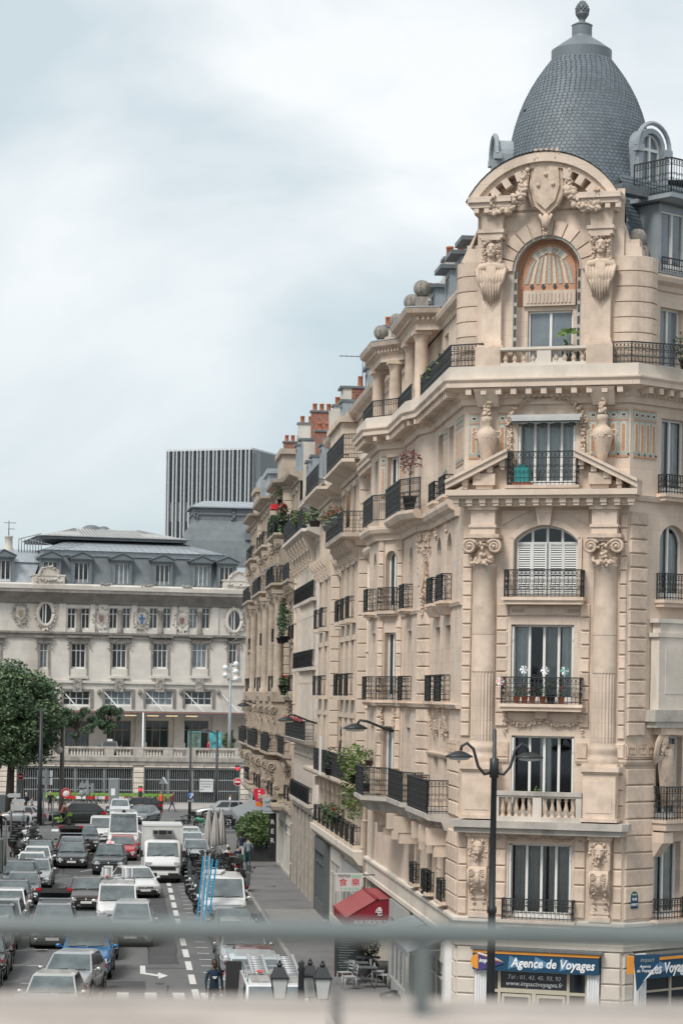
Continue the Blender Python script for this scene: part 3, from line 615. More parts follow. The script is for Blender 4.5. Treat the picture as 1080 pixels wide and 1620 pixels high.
# railings and sills of the chamfer
def balcony(F, s0, s1, z, out, h=.75, th=.2, par=A, m=STBLK, orn=2, sp=.12, corb=True):
    b=put('balcony_slab',MB().box(s0-.08,s1+.08,-out-.06,.02,z-.09,z).box(s0-.03,s1+.03,-out,.02,z-th,z-.09),m,par,F)
    return put('railing',rail_mesh([(s0,.0),(s0,-out),(s1,-out),(s1,0)],h,0,sp,orn),IRON,b,F @ T(0,0,z))
balcony(FC,1.38,3.38,4.08,.32,.6); balcony(FC,1.28,3.52,10.16,.42,.76); balcony(FC,1.32,3.5,13.16,.42,.78); balcony(FC,1.42,3.38,16.28,.7,.95)
g=MB(); carve(g,[(1.3+.1*i,-.08,9.72-.16*abs(math.sin(i*math.pi/11))) for i in range(23)],.09,4); carve(g,pl((1.3,-.08,9.85),(1.3,-.08,9.4),4),.08,3); carve(g,pl((3.5,-.08,9.85),(3.5,-.08,9.4),4),.08,3); g.box(2.2,2.55,-.16,0,9.75,9.95)
part('carved_garland',g,STCARV,FC)
part('panel',MB().box(1.4,3.4,-.03,0,12.66,12.92).box(1.85,2.95,-.05,-.03,12.7,12.88),STONE,FC)
for a in (1.45,3.05):
    m=MB()
    for i in range(4): m.ring((a+.04+i*.085,-.045,12.79),.04,.012,6,4)
    part('key_ornament',m,STCARV,FC)
# ---- broken pediment over the columns, with modillions
PEDI=[(-.35,.02),(-.35,-.62),(5.0,-.62),(5.0,.02)]
part('cornice',MB().box(-.36,5.1,-.78,.02,16.0,16.16).box(-.3,5.0,-.68,.02,15.92,16.0).box(-.05,4.8,-.46,.02,15.72,15.78),STONE,FC)
part('pediment_ceiling',MB().box(-.1,4.85,-.5,.02,15.78,15.92),STONE,FC)
mod=MB().box(-.09,.09,-.64,-.4,15.80,15.94).box(-.075,.075,-.6,-.4,15.72,15.8).mesh('modillion')
for i in range(14): put('modillion',mod,STONE,A,FC @ T(-.08+i*.383,0,0))
for sgn,x0 in ((1,-.36),(-1,5.1)):
    xe=x0+sgn*1.78; zt=17.06
    rk=MB()
    def rake(a,b,y0,y1):
        d=.0
        return rk.prism([(x0,16.16+a),(xe,zt-.02+a),(xe,zt+b),(x0,16.16+b+.02)] if sgn>0 else [(x0,16.16+b+.02),(xe,zt+b),(xe,zt-.02+a),(x0,16.16+a)],y0,y1)
    rake(.02,.18,-.78,.02); rake(.18,.25,-.84,.02)
    part('raking_cornice',rk,STONE,FC)
    part('tympanum',MB().prism([(x0+sgn*.3,16.16),(xe,16.16),(xe,zt)],-.35,.02),STONE,FC)
    for i in range(4):
        t=.3+i*.2; x=x0+(xe-x0)*t; z=16.16+(zt-16.16)*t
        part('modillion',MB().box(x-.08,x+.08,-.66,-.35,z-.14,z+.03).box(x-.06,x+.06,-.6,-.35,z-.24,z-.14),STONE,FC)
# ---- urns, carved arch and mosaics of the fifth floor
for sx in (.72,4.02):
    u=MB(); U=[(.2,16.62),(.2,16.72),(.12,16.78),(.09,16.95),(.13,17.0),(.2,17.25),(.28,17.55),(.31,17.72),(.27,17.85),(.17,17.92),(.12,18.0),(.15,18.1),(.17,18.2),(.14,18.25)]
    u.lathe(U,16,(0,-.34,0)); carve(u,[(.27*math.cos(q),-.34+.27*math.sin(q),17.66) for q in [math.pi+i*math.pi/9 for i in range(10)]],.085,3)
    carve(u,pl((0,-.34,18.25),(0,-.34,18.7),5),.14,5); u.ring((-.33,-.34,17.75),.09,.025,8,4); u.ring((.33,-.34,17.75),.09,.025,8,4)
    part('urn',u,STCARV,FC @ T(sx,0,0)); part('urn_plinth',MB().box(-.32,.32,-.62,.0,16.3,16.62).box(-.24,.24,-.55,0,16.2,16.64),STBLK,FC @ T(sx,0,0))
    carve_m=MB(); sg=1 if sx<2 else -1
    carve(carve_m,[(sx+sg*(.35+.06*i),-.1,17.05+.09*math.sin(i)) for i in range(8)],.12,4); part('carved_garland',carve_m,STCARV,FC)
g=MB()
for q in [i*math.pi/18 for i in range(19)]: carve(g,[(2.37+1.08*math.cos(q),-.12,18.1+.72*math.sin(q))],.12,4)
for sg in (-1,1): carve(g,pl((2.37+sg*1.05,-.08,18.1),(2.37+sg*1.05,-.08,17.1),9),.11,4)
part('carved_arch',g,STCARV,FC)
part('arch_hood',MB().add([(2.37+1.0*math.cos(q),y,18.15+.62*math.sin(q)) for q in [i*math.pi/12 for i in range(13)] for y in (-.02,-.22)],[(2*i,2*i+2,2*i+3,2*i+1) for i in range(12)],0,True),STONE,FC)
AWB=mat('grey awning box',(.46,.46,.45),.6)
aw=part('awning_box',MB().box(1.38,3.42,-.3,.02,18.2,18.3).box(1.42,3.38,-.34,-.26,18.12,18.24),AWB,FC)
put('awning_valance',MB().add([(1.45+ i*.095,-.3+.0*i,18.16) for i in range(21)]+[(1.45+i*.095,-.31,18.05+.02*math.sin(i*1.5)) for i in range(21)],[(i,i+1,22+i,21+i) for i in range(20)]),mat('grey green awning cloth',(.1,.11,.11),.8),aw,FC)
def mosaic(F, s0, s1, z0, z1):
    w=s1-s0; p=part('mosaic_panel',MB().box(s0,s1,-.02,.01,z0,z1),MOSG,F)
    b=MB(); b.box(s0,s1,-.028,-.02,z0,z0+.06).box(s0,s1,-.028,-.02,z1-.32,z1-.28).box(s0,s1,-.028,-.02,z1-.04,z1); put('border',b,MOSO,p,F)
    n=max(1,round(w/.27)); o=MB(); c=MB(); d=MB()
    for i in range(n):
        x=s0+w*(i+.5)/n
        for (mm,r,y) in ((c,.085,-.032),(o,.045,-.037)):
            q=[(x+r*math.cos(t),z1-.45-.0+r*math.sin(t)) for t in [k*math.pi/6 for k in range(7)]]+[(x+r*math.cos(t),z0+.2+r*math.sin(t)) for t in [math.pi+k*math.pi/6 for k in range(7)]]
            mm.prism(q,y,-.02)
        c.box(x-.08,x+.08,-.03,-.02,z1-.22,z1-.1); d.box(x-.05,x+.05,-.034,-.02,z1-.19,z1-.13); d.box(x+w/n/2-.03,x+w/n/2+.03,-.03,-.02,z0+.05,z0+.11)
    put('cream_tiles',c,MOSC,p,F); put('orange_tiles',o,MOSO,p,F); put('dark_tiles',d,MOSD,p,F)
mosaic(FC,.12,.42,17.1,18.4); mosaic(FC,.98,1.2,17.1,18.4); mosaic(FC,3.55,4.7,17.1,18.45); mosaic(FRT,.1,1.05,17.1,18.45); mosaic(Fm,5.2,6.7,17.0,18.4); mosaic(Fm,2.35,3.2,17.0,18.4); mosaic(F2c,.06,.3,17.0,18.4); mosaic(F2c,.94,1.18,17.0,18.4)
# ---- main cornice following bays and corner
def dentils(path, o, z0, z1, w, sp, d=.1, name='dentil', m=STONE, merged=True, par=None):
    mm=MB()
    for i in range(len(path)-1):
        F,ln=seg(path[i],path[i+1]); n=max(1,int(ln/sp))
        for k in range(n): mm.box(ln*(k+.5)/n-w/2,ln*(k+.5)/n+w/2,-o-d,-o+.02,z0,z1,X=F)
    q=put(name,mm,m,par or A,Matrix())
    q['kind']='stuff'; return q
CORN=[(-.2,18.62),(.1,18.62),(.12,18.78),(.2,18.84),(.2,18.96),(.42,19.02),(.62,19.06),(.62,19.18),(.68,19.26),(.68,19.3),(-.2,19.32)]
part('main_cornice',MB().sweep(OUT,CORN),STONE); dentils(OUT,.12,18.8,18.92,.09,.16,.1); dentils(OUT,.2,18.86,19.03,.16,.42,.36,'cornice_bracket')
for x in (.72,4.02): part('cornice_console',MB().extr([(x-.3,-.25),(x+.3,-.25),(x+.3,.02),(x-.3,.02)],18.55,19.02,top=[(x-.36,-.6),(x+.36,-.6),(x+.36,.02),(x-.36,.02)]),STONE,FC)
part('parapet_band',MB().sweep(OUT,[(.5,19.3),(.52,19.66),(.3,19.68),(.0,19.66),(.0,19.3)]),STPALE)
sub=[(-.1,15.55),(.12,15.55),(.14,15.7),(.3,15.78),(.36,15.9),(.36,16.02),(-.1,16.05)]
part('string_course',MB().sweep(BAYN[:-1]+[(9.6,69.2)],sub),STONE)
part('string_course',MB().sweep([C1,C2],[(-.1,15.9),(.08,15.9),(.12,16.05),(-.1,16.08)]),STONE)
# ---- F6: aedicule with niche, caryatids and arched pediment
zb=19.66
part('turret_wall',MB().wall(.3,4.5,zb,24.6,[(1.36,3.3,zb,23.34,.97)],.4,-.08),STONE,FC)
part('turret_side_wall',MB().box(-.05,.32,.1,3.5,zb,23.2).box(4.45,4.9,.1,3.5,zb,23.2).box(.3,4.5,3.3,3.5,zb,24.6),STONE,FC)
part('niche_wall',MB().wall(1.36,3.3,zb,21.42,[(1.72,3.02,19.8,21.3)],.2,.22),STONE,FC)
window(A,FC @ Z(1.72,.34,19.8),1.3,1.5,2,glass=GLASSB,hero=True,frame=WHITE)
p=MB().box(1.6,3.1,.12,.22,21.42,21.86)
for i in range(12): p.box(1.7+i*.11,1.76+i*.11,.09,.12,21.5,21.78)
part('fluted_panel',p,STONE,FC)
part('niche_back',MB().box(1.36,3.3,.26,.3,21.42,23.4),MOSO,FC)
ty=part('mosaic_tympanum',MB().prism([(1.58,21.86),(3.08,21.86)]+[(2.33+.75*math.cos(q),22.4+.78*math.sin(q)) for q in [i*math.pi/14 for i in range(15)]],.2,.24),MOSO,FC)
c=MB(); g2=MB(); d=MB()
for i in range(-4,5):
    xb=2.33+i*.165; xt=2.33+i*.105; zt=22.85-.03*abs(i)**1.5*.6
    (c if i%2 else g2).prism([(xb-.045,22.05),(xb+.045,22.05),(xb*.5+xt*.5+.042,22.5),(xt+.03,zt),(xt-.03,zt),(xb*.5+xt*.5-.042,22.5)],.18,.2)
    if i%2==0 or 1: d.prism([(xb,21.88),(xb+.06,21.97),(xb,22.06),(xb-.06,21.97)],.17,.2) if i%2 else None
for i in range(-4,5):
    a=math.pi/2-i*.2; x0,z0=2.33+.48*math.cos(a),22.4+.5*math.sin(a); x1,z1=2.33+.66*math.cos(a),22.4+.7*math.sin(a); px,pz=-math.sin(a)*.045,math.cos(a)*.045
    (g2 if i%2 else c).prism([(x0-px,z0-pz),(x1-px*1.5,z1-pz*1.5),(x1+px*1.5,z1+pz*1.5),(x0+px,z0+pz)],.18,.2)
c.spiral((2.2,.17,22.98),.02,.1,1.5,.025,n=14,flip=1); c.spiral((2.46,.17,22.98),.02,.1,1.5,.025,n=14,flip=-1)
put('cream_tiles',c,MOSC,ty,FC); put('green_tiles',g2,MOSG,ty,FC); put('dark_tiles',d,MOSD,ty,FC)
# mosaic border round the niche
bo=MB(); bi=MB()
for x in (1.38,3.2):
    bo.box(x,x+.09,-.1,-.078,zb+.1,22.37)
    for i in range(8): bi.box(x+.012,x+.078,-.11,-.1,zb+.2+i*.33,zb+.42+i*.33)
for i in range(14):
    q0,q1=i*math.pi/14,(i+1)*math.pi/14
    P=lambda r,q:(2.33+r*math.cos(q),-.1,22.37+r*math.sin(q))
    bo.add([P(.93,q0),P(.93,q1),P(.98,q1),P(.98,q0)],[(0,1,2,3)]); 
part('mosaic_border',bo,MOSG,FC); part('mosaic_border',bi,MOSD,FC)
for i in range(11):
    q0,q1=math.pi*(i+.06)/11,math.pi*(i+.94)/11
    P=lambda r,q,y:(2.33+r*math.cos(q),y,22.37+r*math.sin(q))
    v=[P(r,q,y) for q in (q0,(q0+q1)/2,q1) for r in (1.0,1.42) for y in (-.16,-.07)]
    part('voussoir',MB().add(v,[(0,4,6,2),(4,8,10,6),(0,2,3,1),(8,9,11,10),(2,6,7,3),(6,10,11,7),(0,1,5,4),(4,5,9,8)]),STBLK,FC)
def caryatid(x):
    F=FC @ T(x,0,0); part('pilaster',MB().box(-.33,.33,-.42,-.05,zb,zb+.5).box(-.37,.37,-.46,-.05,zb+.5,zb+.6).box(-.28,.28,-.3,-.05,zb+.6,21.9).box(-.31,.31,-.34,-.05,zb+.62,zb+.75),STBLK,F)
    b=MB(); b.ball((0,-.4,22.95),(.155,.16,.22),12,9); b.tube([(0,-.36,22.8),(0,-.34,22.5)],[.1,.13],8); b.ball((0,-.57,22.93),(.03,.045,.06),6,4); b.ball((0,-.5,22.8),(.09,.07,.07),8,5)
    b.tube([(-.42,-.3,22.3),(-.3,-.34,22.47),(0,-.36,22.52),(.3,-.34,22.47),(.42,-.3,22.3)],[.1,.13,.13,.13,.1],8); b.tube([(0,-.32,22.5),(0,-.32,22.1),(0,-.28,21.75)],[.2,.2,.1],10)
    for sg in (-1,1):
        b.ball((sg*.062,-.545,23.0),(.035,.02,.018),6,4); b.ball((sg*.06,-.535,23.04),(.05,.025,.014),6,4); b.ball((sg*.07,-.5,22.88),(.06,.05,.05),6,4)
        carve(b,pl((sg*.19,-.42,23.05),(sg*.24,-.4,22.58),7),.085,3)
        for i in range(4): b.tube([(sg*(.4-i*.09),-.4,22.42-i*.02),(sg*(.36-i*.09),-.47,22.15),(sg*(.27-i*.075),-.42,21.85-.06*i)],[.05,.06,.025],6)
    b.ball((0,-.555,22.85),(.055,.03,.016),6,4)
    carve(b,[(.2*math.cos(q),-.42+.05*math.sin(q*2),23.1+.14*abs(math.sin(q))) for q in [i*math.pi/12 for i in range(13)]],.1,4); carve(b,pl((-.14,-.48,23.24),(.14,-.48,23.24),4),.09,3)
    for i in range(7): b.tube([(-.32+i*.1,-.44,22.2-.05*abs(i-3)),(-.26+i*.085,-.46,21.95),(-.2+i*.066,-.4,21.6-.08*(3-abs(i-3)))],[.04,.05,.02],6)
    part('caryatid',b,STCARV,F)
    part('pilaster_capital',MB().box(-.26,.26,-.34,-.05,21.6,23.3).box(-.34,.34,-.5,-.05,23.28,23.42).box(-.38,.38,-.54,-.05,23.42,23.52).extr([(-.3,-.36),(.3,-.36),(.3,-.05),(-.3,-.05)],23.52,23.95,top=[(-.33,-.42),(.33,-.42),(.33,-.05),(-.33,-.05)]).box(-.28,.28,-.52,-.3,23.22,23.28),STONE,F)
caryatid(.78); caryatid(3.9)
for (a,b) in ((.2,1.32),(3.36,4.42)):
    part('entablature',MB().box(a,b,-.62,.1,24.12,24.26).box(a-.06,b+.06,-.7,.1,24.26,24.42).box(a+.08,b-.08,-.42,.1,23.95,24.12),STONE,FC)
    for i in range(4): part('modillion',MB().box(a+.1+i*.29,a+.24+i*.29,-.6,-.4,23.98,24.13),STONE,FC)
ao=arch_pts(.06,4.46,25.62,1.36,22); ai=arch_pts(.24,4.28,25.36,1.24,22)
pe=MB()
for i in range(22):
    v=[(ao[i][0],ao[i][1]),(ao[i+1][0],ao[i+1][1]),(ai[i+1][0],ai[i+1][1]),(ai[i][0],ai[i][1])]; pe.prism(v[::-1],-.6,.3)
am=arch_pts(.36,4.16,25.22,1.18,22)
for i in range(22):
    v=[(ai[i][0],ai[i][1]),(ai[i+1][0],ai[i+1][1]),(am[i+1][0],am[i+1][1]),(am[i][0],am[i][1])]; pe.prism(v[::-1],-.48,.3)
part('arched_pediment',pe,STONE,FC)
part('pediment_flashing',MB().add([(x,y,z+.03) for (x,z) in ao for y in (-.64,1.2)],[(2*i,2*i+2,2*i+3,2*i+1) for i in range(22)],0,True),LEAD,FC)
part('tympanum',MB().prism([(.34,24.1)]+arch_pts(.34,4.2,25.2,1.14,16)+[(4.2,24.1)],-.1,.3).prism([(.3,23.3),(.3,24.2),(4.38,24.2),(4.38,23.3)],-.07,.3),STONE,FC)
for t in [.09,.17,.25,.33,.67,.75,.83,.91]:
    i=int(t*22); x,z=am[i]; xn,zn=am[i+1]; a=math.atan2(zn-z,xn-x)
    part('modillion',MB().box(-.1,.1,-.56,-.08,-.26,0),STONE,FC @ T((x+xn)/2,0,(z+zn)/2) @ RY(-a))
for sg in (-1,1):
    sh=MB()
    for i in range(5): q=math.pi/2-sg*(.45+i*.22); sh.tube([(2.33+.75*math.cos(q)*1.2,-.12,24.15+.3*math.sin(q)),(2.33+1.9*math.cos(q)*.98,-.13,24.15+1.02*math.sin(q))],[.02,.05],5)
    sh.box(*sorted((2.33+sg*.3,2.33+sg*1.7)),-.11,-.08,24.1,24.2); part('shell_fluting',sh,STONE,FC)
ca=MB(); ol=[(1.9,25.3),(2.33,25.45),(2.76,25.3),(2.82,24.7),(2.66,24.15),(2.33,23.85),(2.0,24.15),(1.84,24.7)]
ca.prism(ol,-.42,-.05); ca.prism([(2.33+(x-2.33)*.8,24.7+(z-24.7)*.8) for x,z in ol],-.5,-.42)
for (x,z) in ((2.33,25.0),(2.12,24.7),(2.54,24.72)): ca.ball((x,-.52,z),.06,8,5)
for sg in (-1,1):
    ca.spiral((2.33+sg*.42,-.45,25.35),.02,.15,1.6,.05,n=20,flip=sg); ca.tube([(2.33+sg*.5,-.45,25.3),(2.33+sg*.56,-.45,24.7),(2.33+sg*.36,-.45,24.1)],.05,6); ca.tube([(2.33+sg*.62,-.4,25.5),(2.33+sg*.6,-.4,24.9)],.09,6)
    carve(ca,[(2.33+sg*(.6+.1*i),-.55,24.62-.5*math.sin(min(1,i/7)*1.9)-.01*i) for i in range(10)],.2,7); carve(ca,pl((2.33+sg*.6,-.5,25.1),(2.33+sg*.72,-.5,24.3),8),.15,5)
    carve(ca,pl((2.33+sg*1.5,-.72,24.4),(2.33+sg*1.42,-.3,23.8),6),.13,4)
carve(ca,pl((2.0,-.55,25.5),(2.66,-.55,25.5),7),.12,3); carve(ca,pl((1.95,-.42,25.4),(2.7,-.42,25.4),8),.1,3)
for i in range(5): ca.box(2.0+i*.15,2.08+i*.15,-.56,-.3,25.56,25.72)
ca.box(1.95,2.72,-.54,-.1,25.46,25.58); ca.ball((2.33,-.42,23.7),(.14,.12,.22),8,6); carve(ca,pl((2.33,-.4,23.75),(2.33,-.36,23.35),5),.12,4); ca.tube([(2.15,-.4,23.9),(2.33,-.44,23.55),(2.5,-.4,23.9)],.05,6)
part('cartouche',ca,STCARV,FC)
for F,x,y,r in ((FC,.2,.52,.62),(FC,4.55,.62,.78)):
    dm=MB().lathe([(r-.03,0),(r,.015),(r,.405),(r-.03,.42)],28,sm=False).mesh('banded_drum')
    for i in range(7): put('banded_drum',dm,STBLK,A,F @ T(x,y,zb+.05+i*.43))
    part('volute_buttress',MB().prism([(x-.4,22.7),(x+.45,22.7),(x+.42,22.95),(x+.1 if x>2 else x-.1,23.1),(x-.2 if x>2 else x+.2,23.9),(x-.3 if x>2 else x+.3,24.1)],.0,.5),STONE,F)
def finial_pier(F, x, y, z0=zb, zt=22.72, r=.26):
    part('finial_pier',MB().box(x-.28,x+.28,y-.28,y+.28,z0,zt-.35).box(x-.42,x+.42,y-.42,y+.42,zt-.12,zt).box(x-.36,x+.36,y-.36,y+.36,zt-.22,zt-.12).box(x-.31,x+.31,y-.31,y+.31,zt-.36,zt-.22),STONE,F)
    b=MB(); b.extr([(x-.2,y-.2),(x+.2,y-.2),(x+.2,y+.2),(x-.2,y+.2)],zt,zt+.35,top=[(x-.16,y-.16),(x+.16,y-.16),(x+.16,y+.16),(x-.16,y+.16)]); b.ball((x,y,zt+.35+r),r,12,9)
    for i in range(10): b.ring((x,y,zt+.35+r),r*1.0,.014,14,3,ax='y',a0=-1.4,a1=1.4,X=T(x,y,0) @ RZ(i*math.pi/5) @ T(-x,-y,0))
    part('ball_finial',b,STBALL,F)
finial_pier(FRT,.55,.35); finial_pier(FR(9.6,68.3,rad(-90)),-.9,.5,zt=22.5)
balustrade(A,FC,1.1,3.55,zb,.52,-.35,[(2.15,2.55)],4,cap=STPALE)
part('balustrade_pedestal',MB().box(.38,1.1,-.5,-.2,zb,zb+.55),STBLK,FC); part('balustrade_pedestal',MB().box(3.55,4.3,-.5,-.2,zb,zb+.55),STBLK,FC)
put('railing',rail_mesh([(4.3,-.42),(4.82,-.42),(4.82+2.6,-.42+2.6*.75)],.62,zb,.11,2),IRON,A,FC)
rs=[(p[0],p[1]) for p in BAYN[1:]]
def off(path,o):
    k=len(path); P=[Vector(p) for p in path]; res=[]
    nn=[Vector(((P[i+1]-P[i]).y,-(P[i+1]-P[i]).x)).normalized() for i in range(k-1)]
    for i in range(k):
        a=nn[max(i-1,0)]; b=nn[min(i,k-2)]; m=(a+b)/max(.35,1+a.dot(b)); res.append((P[i].x+m.x*o,P[i].y+m.y*o))
    return res
put('railing',rail_mesh(off([(9.6,75.2),(9.6,68.3)],.45)+[(10.0,67.75)],.68,zb,.11,2),IRON,A,Matrix())
put('railing',rail_mesh(off([(8.55,84.2),(8.55,81.2),(9.3,80.2),(9.3,76.4)],.3),.6,zb,.11,1),IRON,A,Matrix())
# ---- F6 walls set back, side and street
seg_wall((9.95,94),(9.95,69.0),[(25-1.3,.9),(25-3.2,.9),(25-6.3,.9),(25-12,.9)],zb,22.3,[(19.7,21.7,0)])
F6R=FRT @ T(.7,.25,0); part('wall',MB().wall(0,12,zb,22.3,[(.75,1.75,19.7,21.5)],.25),STONE,F6R); window(A,F6R @ T(.75,.2,19.7),1.0,1.8,2,glass=GLASSB)
p2=[(9.95,94),(9.95,69.0)]; fr6=[(F6R @ Vector((x,0,0))) for x in (0,12)]
co6=[(-.1,21.95),(.06,21.95),(.1,22.08),(.26,22.18),(.3,22.3),(.3,22.36),(-.1,22.4)]
part('attic_cornice',MB().sweep(p2,co6),STONE); part('attic_cornice',MB().sweep([(v.x,v.y) for v in fr6],co6),STONE)
# column porches on the two bays
def porch(cols, path, z1=21.95):
    for (x,y) in cols:
        part('porch_column',MB().lathe([(.27,zb),(.27,zb+.12),(.23,zb+.2),(.215,zb+.9),(.2,z1-.3),(.24,z1-.22),(.27,z1-.12)],16,(x,y,0)).box(x-.29,x+.29,y-.29,y+.29,z1-.12,z1),STBLK)
    part('porch_entablature',MB().sweep(path,[(-.9,z1),(.02,z1),(.02,z1+.2),(.1,z1+.26),(.1,z1+.4),(.34,z1+.5),(.4,z1+.64),(-.9,z1+.7)]),STONE)
    dentils(path,.02,z1+.3,z1+.42,.08,.15,.18)
    part('porch_roof',MB().sweep(path,[(-.9,z1+.7),(.38,z1+.66),(.38,z1+.7),(-.9,z1+.78)]),ZINC)
porch([(9.32,76.6),(9.32,79.3)],[(9.1,80.4),(9.1,76.25),(9.9,76.0)]); porch([(9.0,81.0),(8.7,83.6)],[(8.5,84.6),(8.55,81.4),(9.2,80.55),(9.9,80.55)],z1=21.6)
for (x,y) in ((9.35,76.9),(9.35,79.6)): finial_pier(Matrix(),x,y,22.0,22.75,.27)
for (x,y) in ((9.05,81.3),(8.8,84.0)): finial_pier(Matrix(),x,y,21.7,22.4,.25)
# ---- roofs: slate mansard, zinc dormers, dome
def slate_patch(par, quad, rows, cols, F=None, name='roof_slates', proud=.012):
    a,b,c,d=[Vector(v) for v in quad]; m=MB(); nrm=(b-a).cross(d-a).normalized()
    for i in range(rows):
        for j in range(cols):
            u0,u1=(j+.03+.5*(i%2))/cols,(j+.97+.5*(i%2))/cols
            if u1>1: u1=1
            if u0>=1: continue
            v0,v1=i/rows,min(1,(i+1.25)/rows)
            P=lambda u,v:(a.lerp(b,u)).lerp(d.lerp(c,u),v)
            lo=nrm*proud*2.2; hi=nrm*proud*.6
            m.add([P(u0,v0)+lo,P(u1,v0)+lo,P(u1,v1)+hi,P(u0,v1)+hi],[(0,1,2,3)])
    o=put(name,m,SLATE,par,F if F is not None else Matrix()); o['kind']='stuff'; return o
rf=part('mansard_roof',MB().add([(10.15,94,22.4),(10.15,69.3,22.4),(11.4,70.3,25.6),(11.4,94,25.6),(24,94,25.9),(24,70.3,25.9)],[(0,1,2,3),(3,2,5,4)]).add([(.0,.35,22.4),(12,.35,22.4),(12,1.3,25.4),(.6,1.3,25.4),(12,4.2,25.7),(2.4,4.2,25.7)],[(0,1,2,3),(3,2,4,5)],0,False,F6R),ZINC)
slate_patch(A,[(.0,.33,22.45),(6,.33,22.45),(6,1.28,25.4),(.3,1.28,25.4)],26,44,F6R)
slate_patch(A,[(10.13,84,22.45),(10.13,69.6,22.45),(11.38,70.3,25.6),(11.38,84,25.6)],20,60)
def dormer(F, w, h, d, par=A, glass=GLASS, slopeh=.12, over=.14):
    o=put('dormer',MB().box(0,.1,0,d,0,h).box(w-.1,w,0,d,0,h).box(.1,w-.1,0,d,h-.16,h).box(.1,w-.1,0,d,0,.1).box(0,w,d,d+.05,0,h),ZINC,par,F)
    put('dormer_roof',MB().prism([(-over,h),(w+over,h),(w+over,h+slopeh),(-over,h+slopeh*1.2)],-over*2.4,d),LEAD,o,F)
    m,ps=win_meshes(w-.2,h-.26,2,0,None); put('window',m,WHITE,o,F @ T(.1,.08,.1)); q=MB().box(.1,w-.1,.13,.15,.1,h-.16); put('glass',q,glass,o,F @ T(0,0,0))
    return o
for y in (71.6,73.9,76.4,80,83.5,87.5): dormer(FR(10.1,y+.6,rad(-90),22.5),1.2,1.35,1.3)
dormer(F6R @ T(.8,.15,22.5),1.25,1.95,1.2,glass=GLASSB,over=.02); put('railing',rail_mesh([(.85,0),(2.0,0)],.4,0,.1,0),IRON,A,F6R @ T(0,.05,22.55))
part('lead_band',MB().box(-.6,12,.3,.62,24.6,24.85),LEAD,F6R)
bb=part('balcony_slab',MB().box(.5,5,-.55,1.0,24.52,24.64),ZINC,F6R); put('railing',rail_mesh([(.55,.9),(.55,-.5),(5,-.5)],1.0,0,.11,2),IRON,bb,F6R @ T(0,0,24.64))
DC=(2.34,4.2); DF=FC @ T(DC[0],DC[1],0)
DP=[(22.4,2.3),(24.0,2.29),(25.0,2.26),(25.6,2.22),(26.3,2.15),(26.8,2.07),(27.3,1.96),(27.75,1.82),(28.15,1.66),(28.5,1.48),(28.8,1.30),(29.1,1.09),(29.40,.86)]
dome=part('dome',MB().lathe([(r-.03,z) for z,r in DP],64),SLATE,DF)
def drz(z):
    for i in range(len(DP)-1):
        if DP[i][0]<=z<=DP[i+1][0]:
            t=(z-DP[i][0])/(DP[i+1][0]-DP[i][0]); t0=t
            return DP[i][1]+(DP[i+1][1]-DP[i][1])*t
    return DP[-1][1]
ds=MB(); z=24.0; row=0
while z<29.36:
    r=drz(z); sl=(drz(min(29.4,z+.1))-r)/.1; hh=.105/math.sqrt(1+sl*sl); zt=min(29.4,z+hh*1.35); rt=drz(zt); n=max(30,round(2*math.pi*r/.15))
    for j in range(n):
        q=2*math.pi*(j+.5*(row%2))/n; h=math.pi/n*.94
        if R.random()<.001: continue
        ds.add([((r+.02)*math.cos(q-h*.55),(r+.02)*math.sin(q-h*.55),z),((r+.02)*math.cos(q+h*.55),(r+.02)*math.sin(q+h*.55),z),((r+.013)*math.cos(q+h),(r+.013)*math.sin(q+h),z+hh*.42),((rt+.004)*math.cos(q+h),(rt+.004)*math.sin(q+h),zt),((rt+.004)*math.cos(q-h),(rt+.004)*math.sin(q-h),zt),((r+.013)*math.cos(q-h),(r+.013)*math.sin(q-h),z+hh*.42)],[(0,1,2,3,4,5)])
    z+=hh; row+=1
o=put('dome_slates',ds,SLATE,dome,DF); o['kind']='stuff'
put('dome_cap',MB().lathe([(.88,29.3),(.9,29.33),(.9,29.66),(.86,29.69),(.6,29.88),(.33,30.06),(.31,30.08),(.30,30.12),(.30,30.4),(.32,30.43),(.2,30.5)],40,sm=False),ZDARK,dome,DF)
fi=MB().lathe([(.2,30.48),(.1,30.55),(.09,30.6),(.15,30.68),(.2,30.76),(.21,30.8),(.17,30.82),(.19,30.88),(.17,31.0),(.1,31.12),(.0,31.2)],14)
for i in range(5):
    for j in range(10): q=2*math.pi*(j+.5*(i%2))/10; r=[.18,.185,.16,.12,.07][i]; fi.ball((r*math.cos(q),r*math.sin(q),30.86+i*.065),(.04,.04,.045),5,4)
put('finial',fi,LEAD,dome,DF)
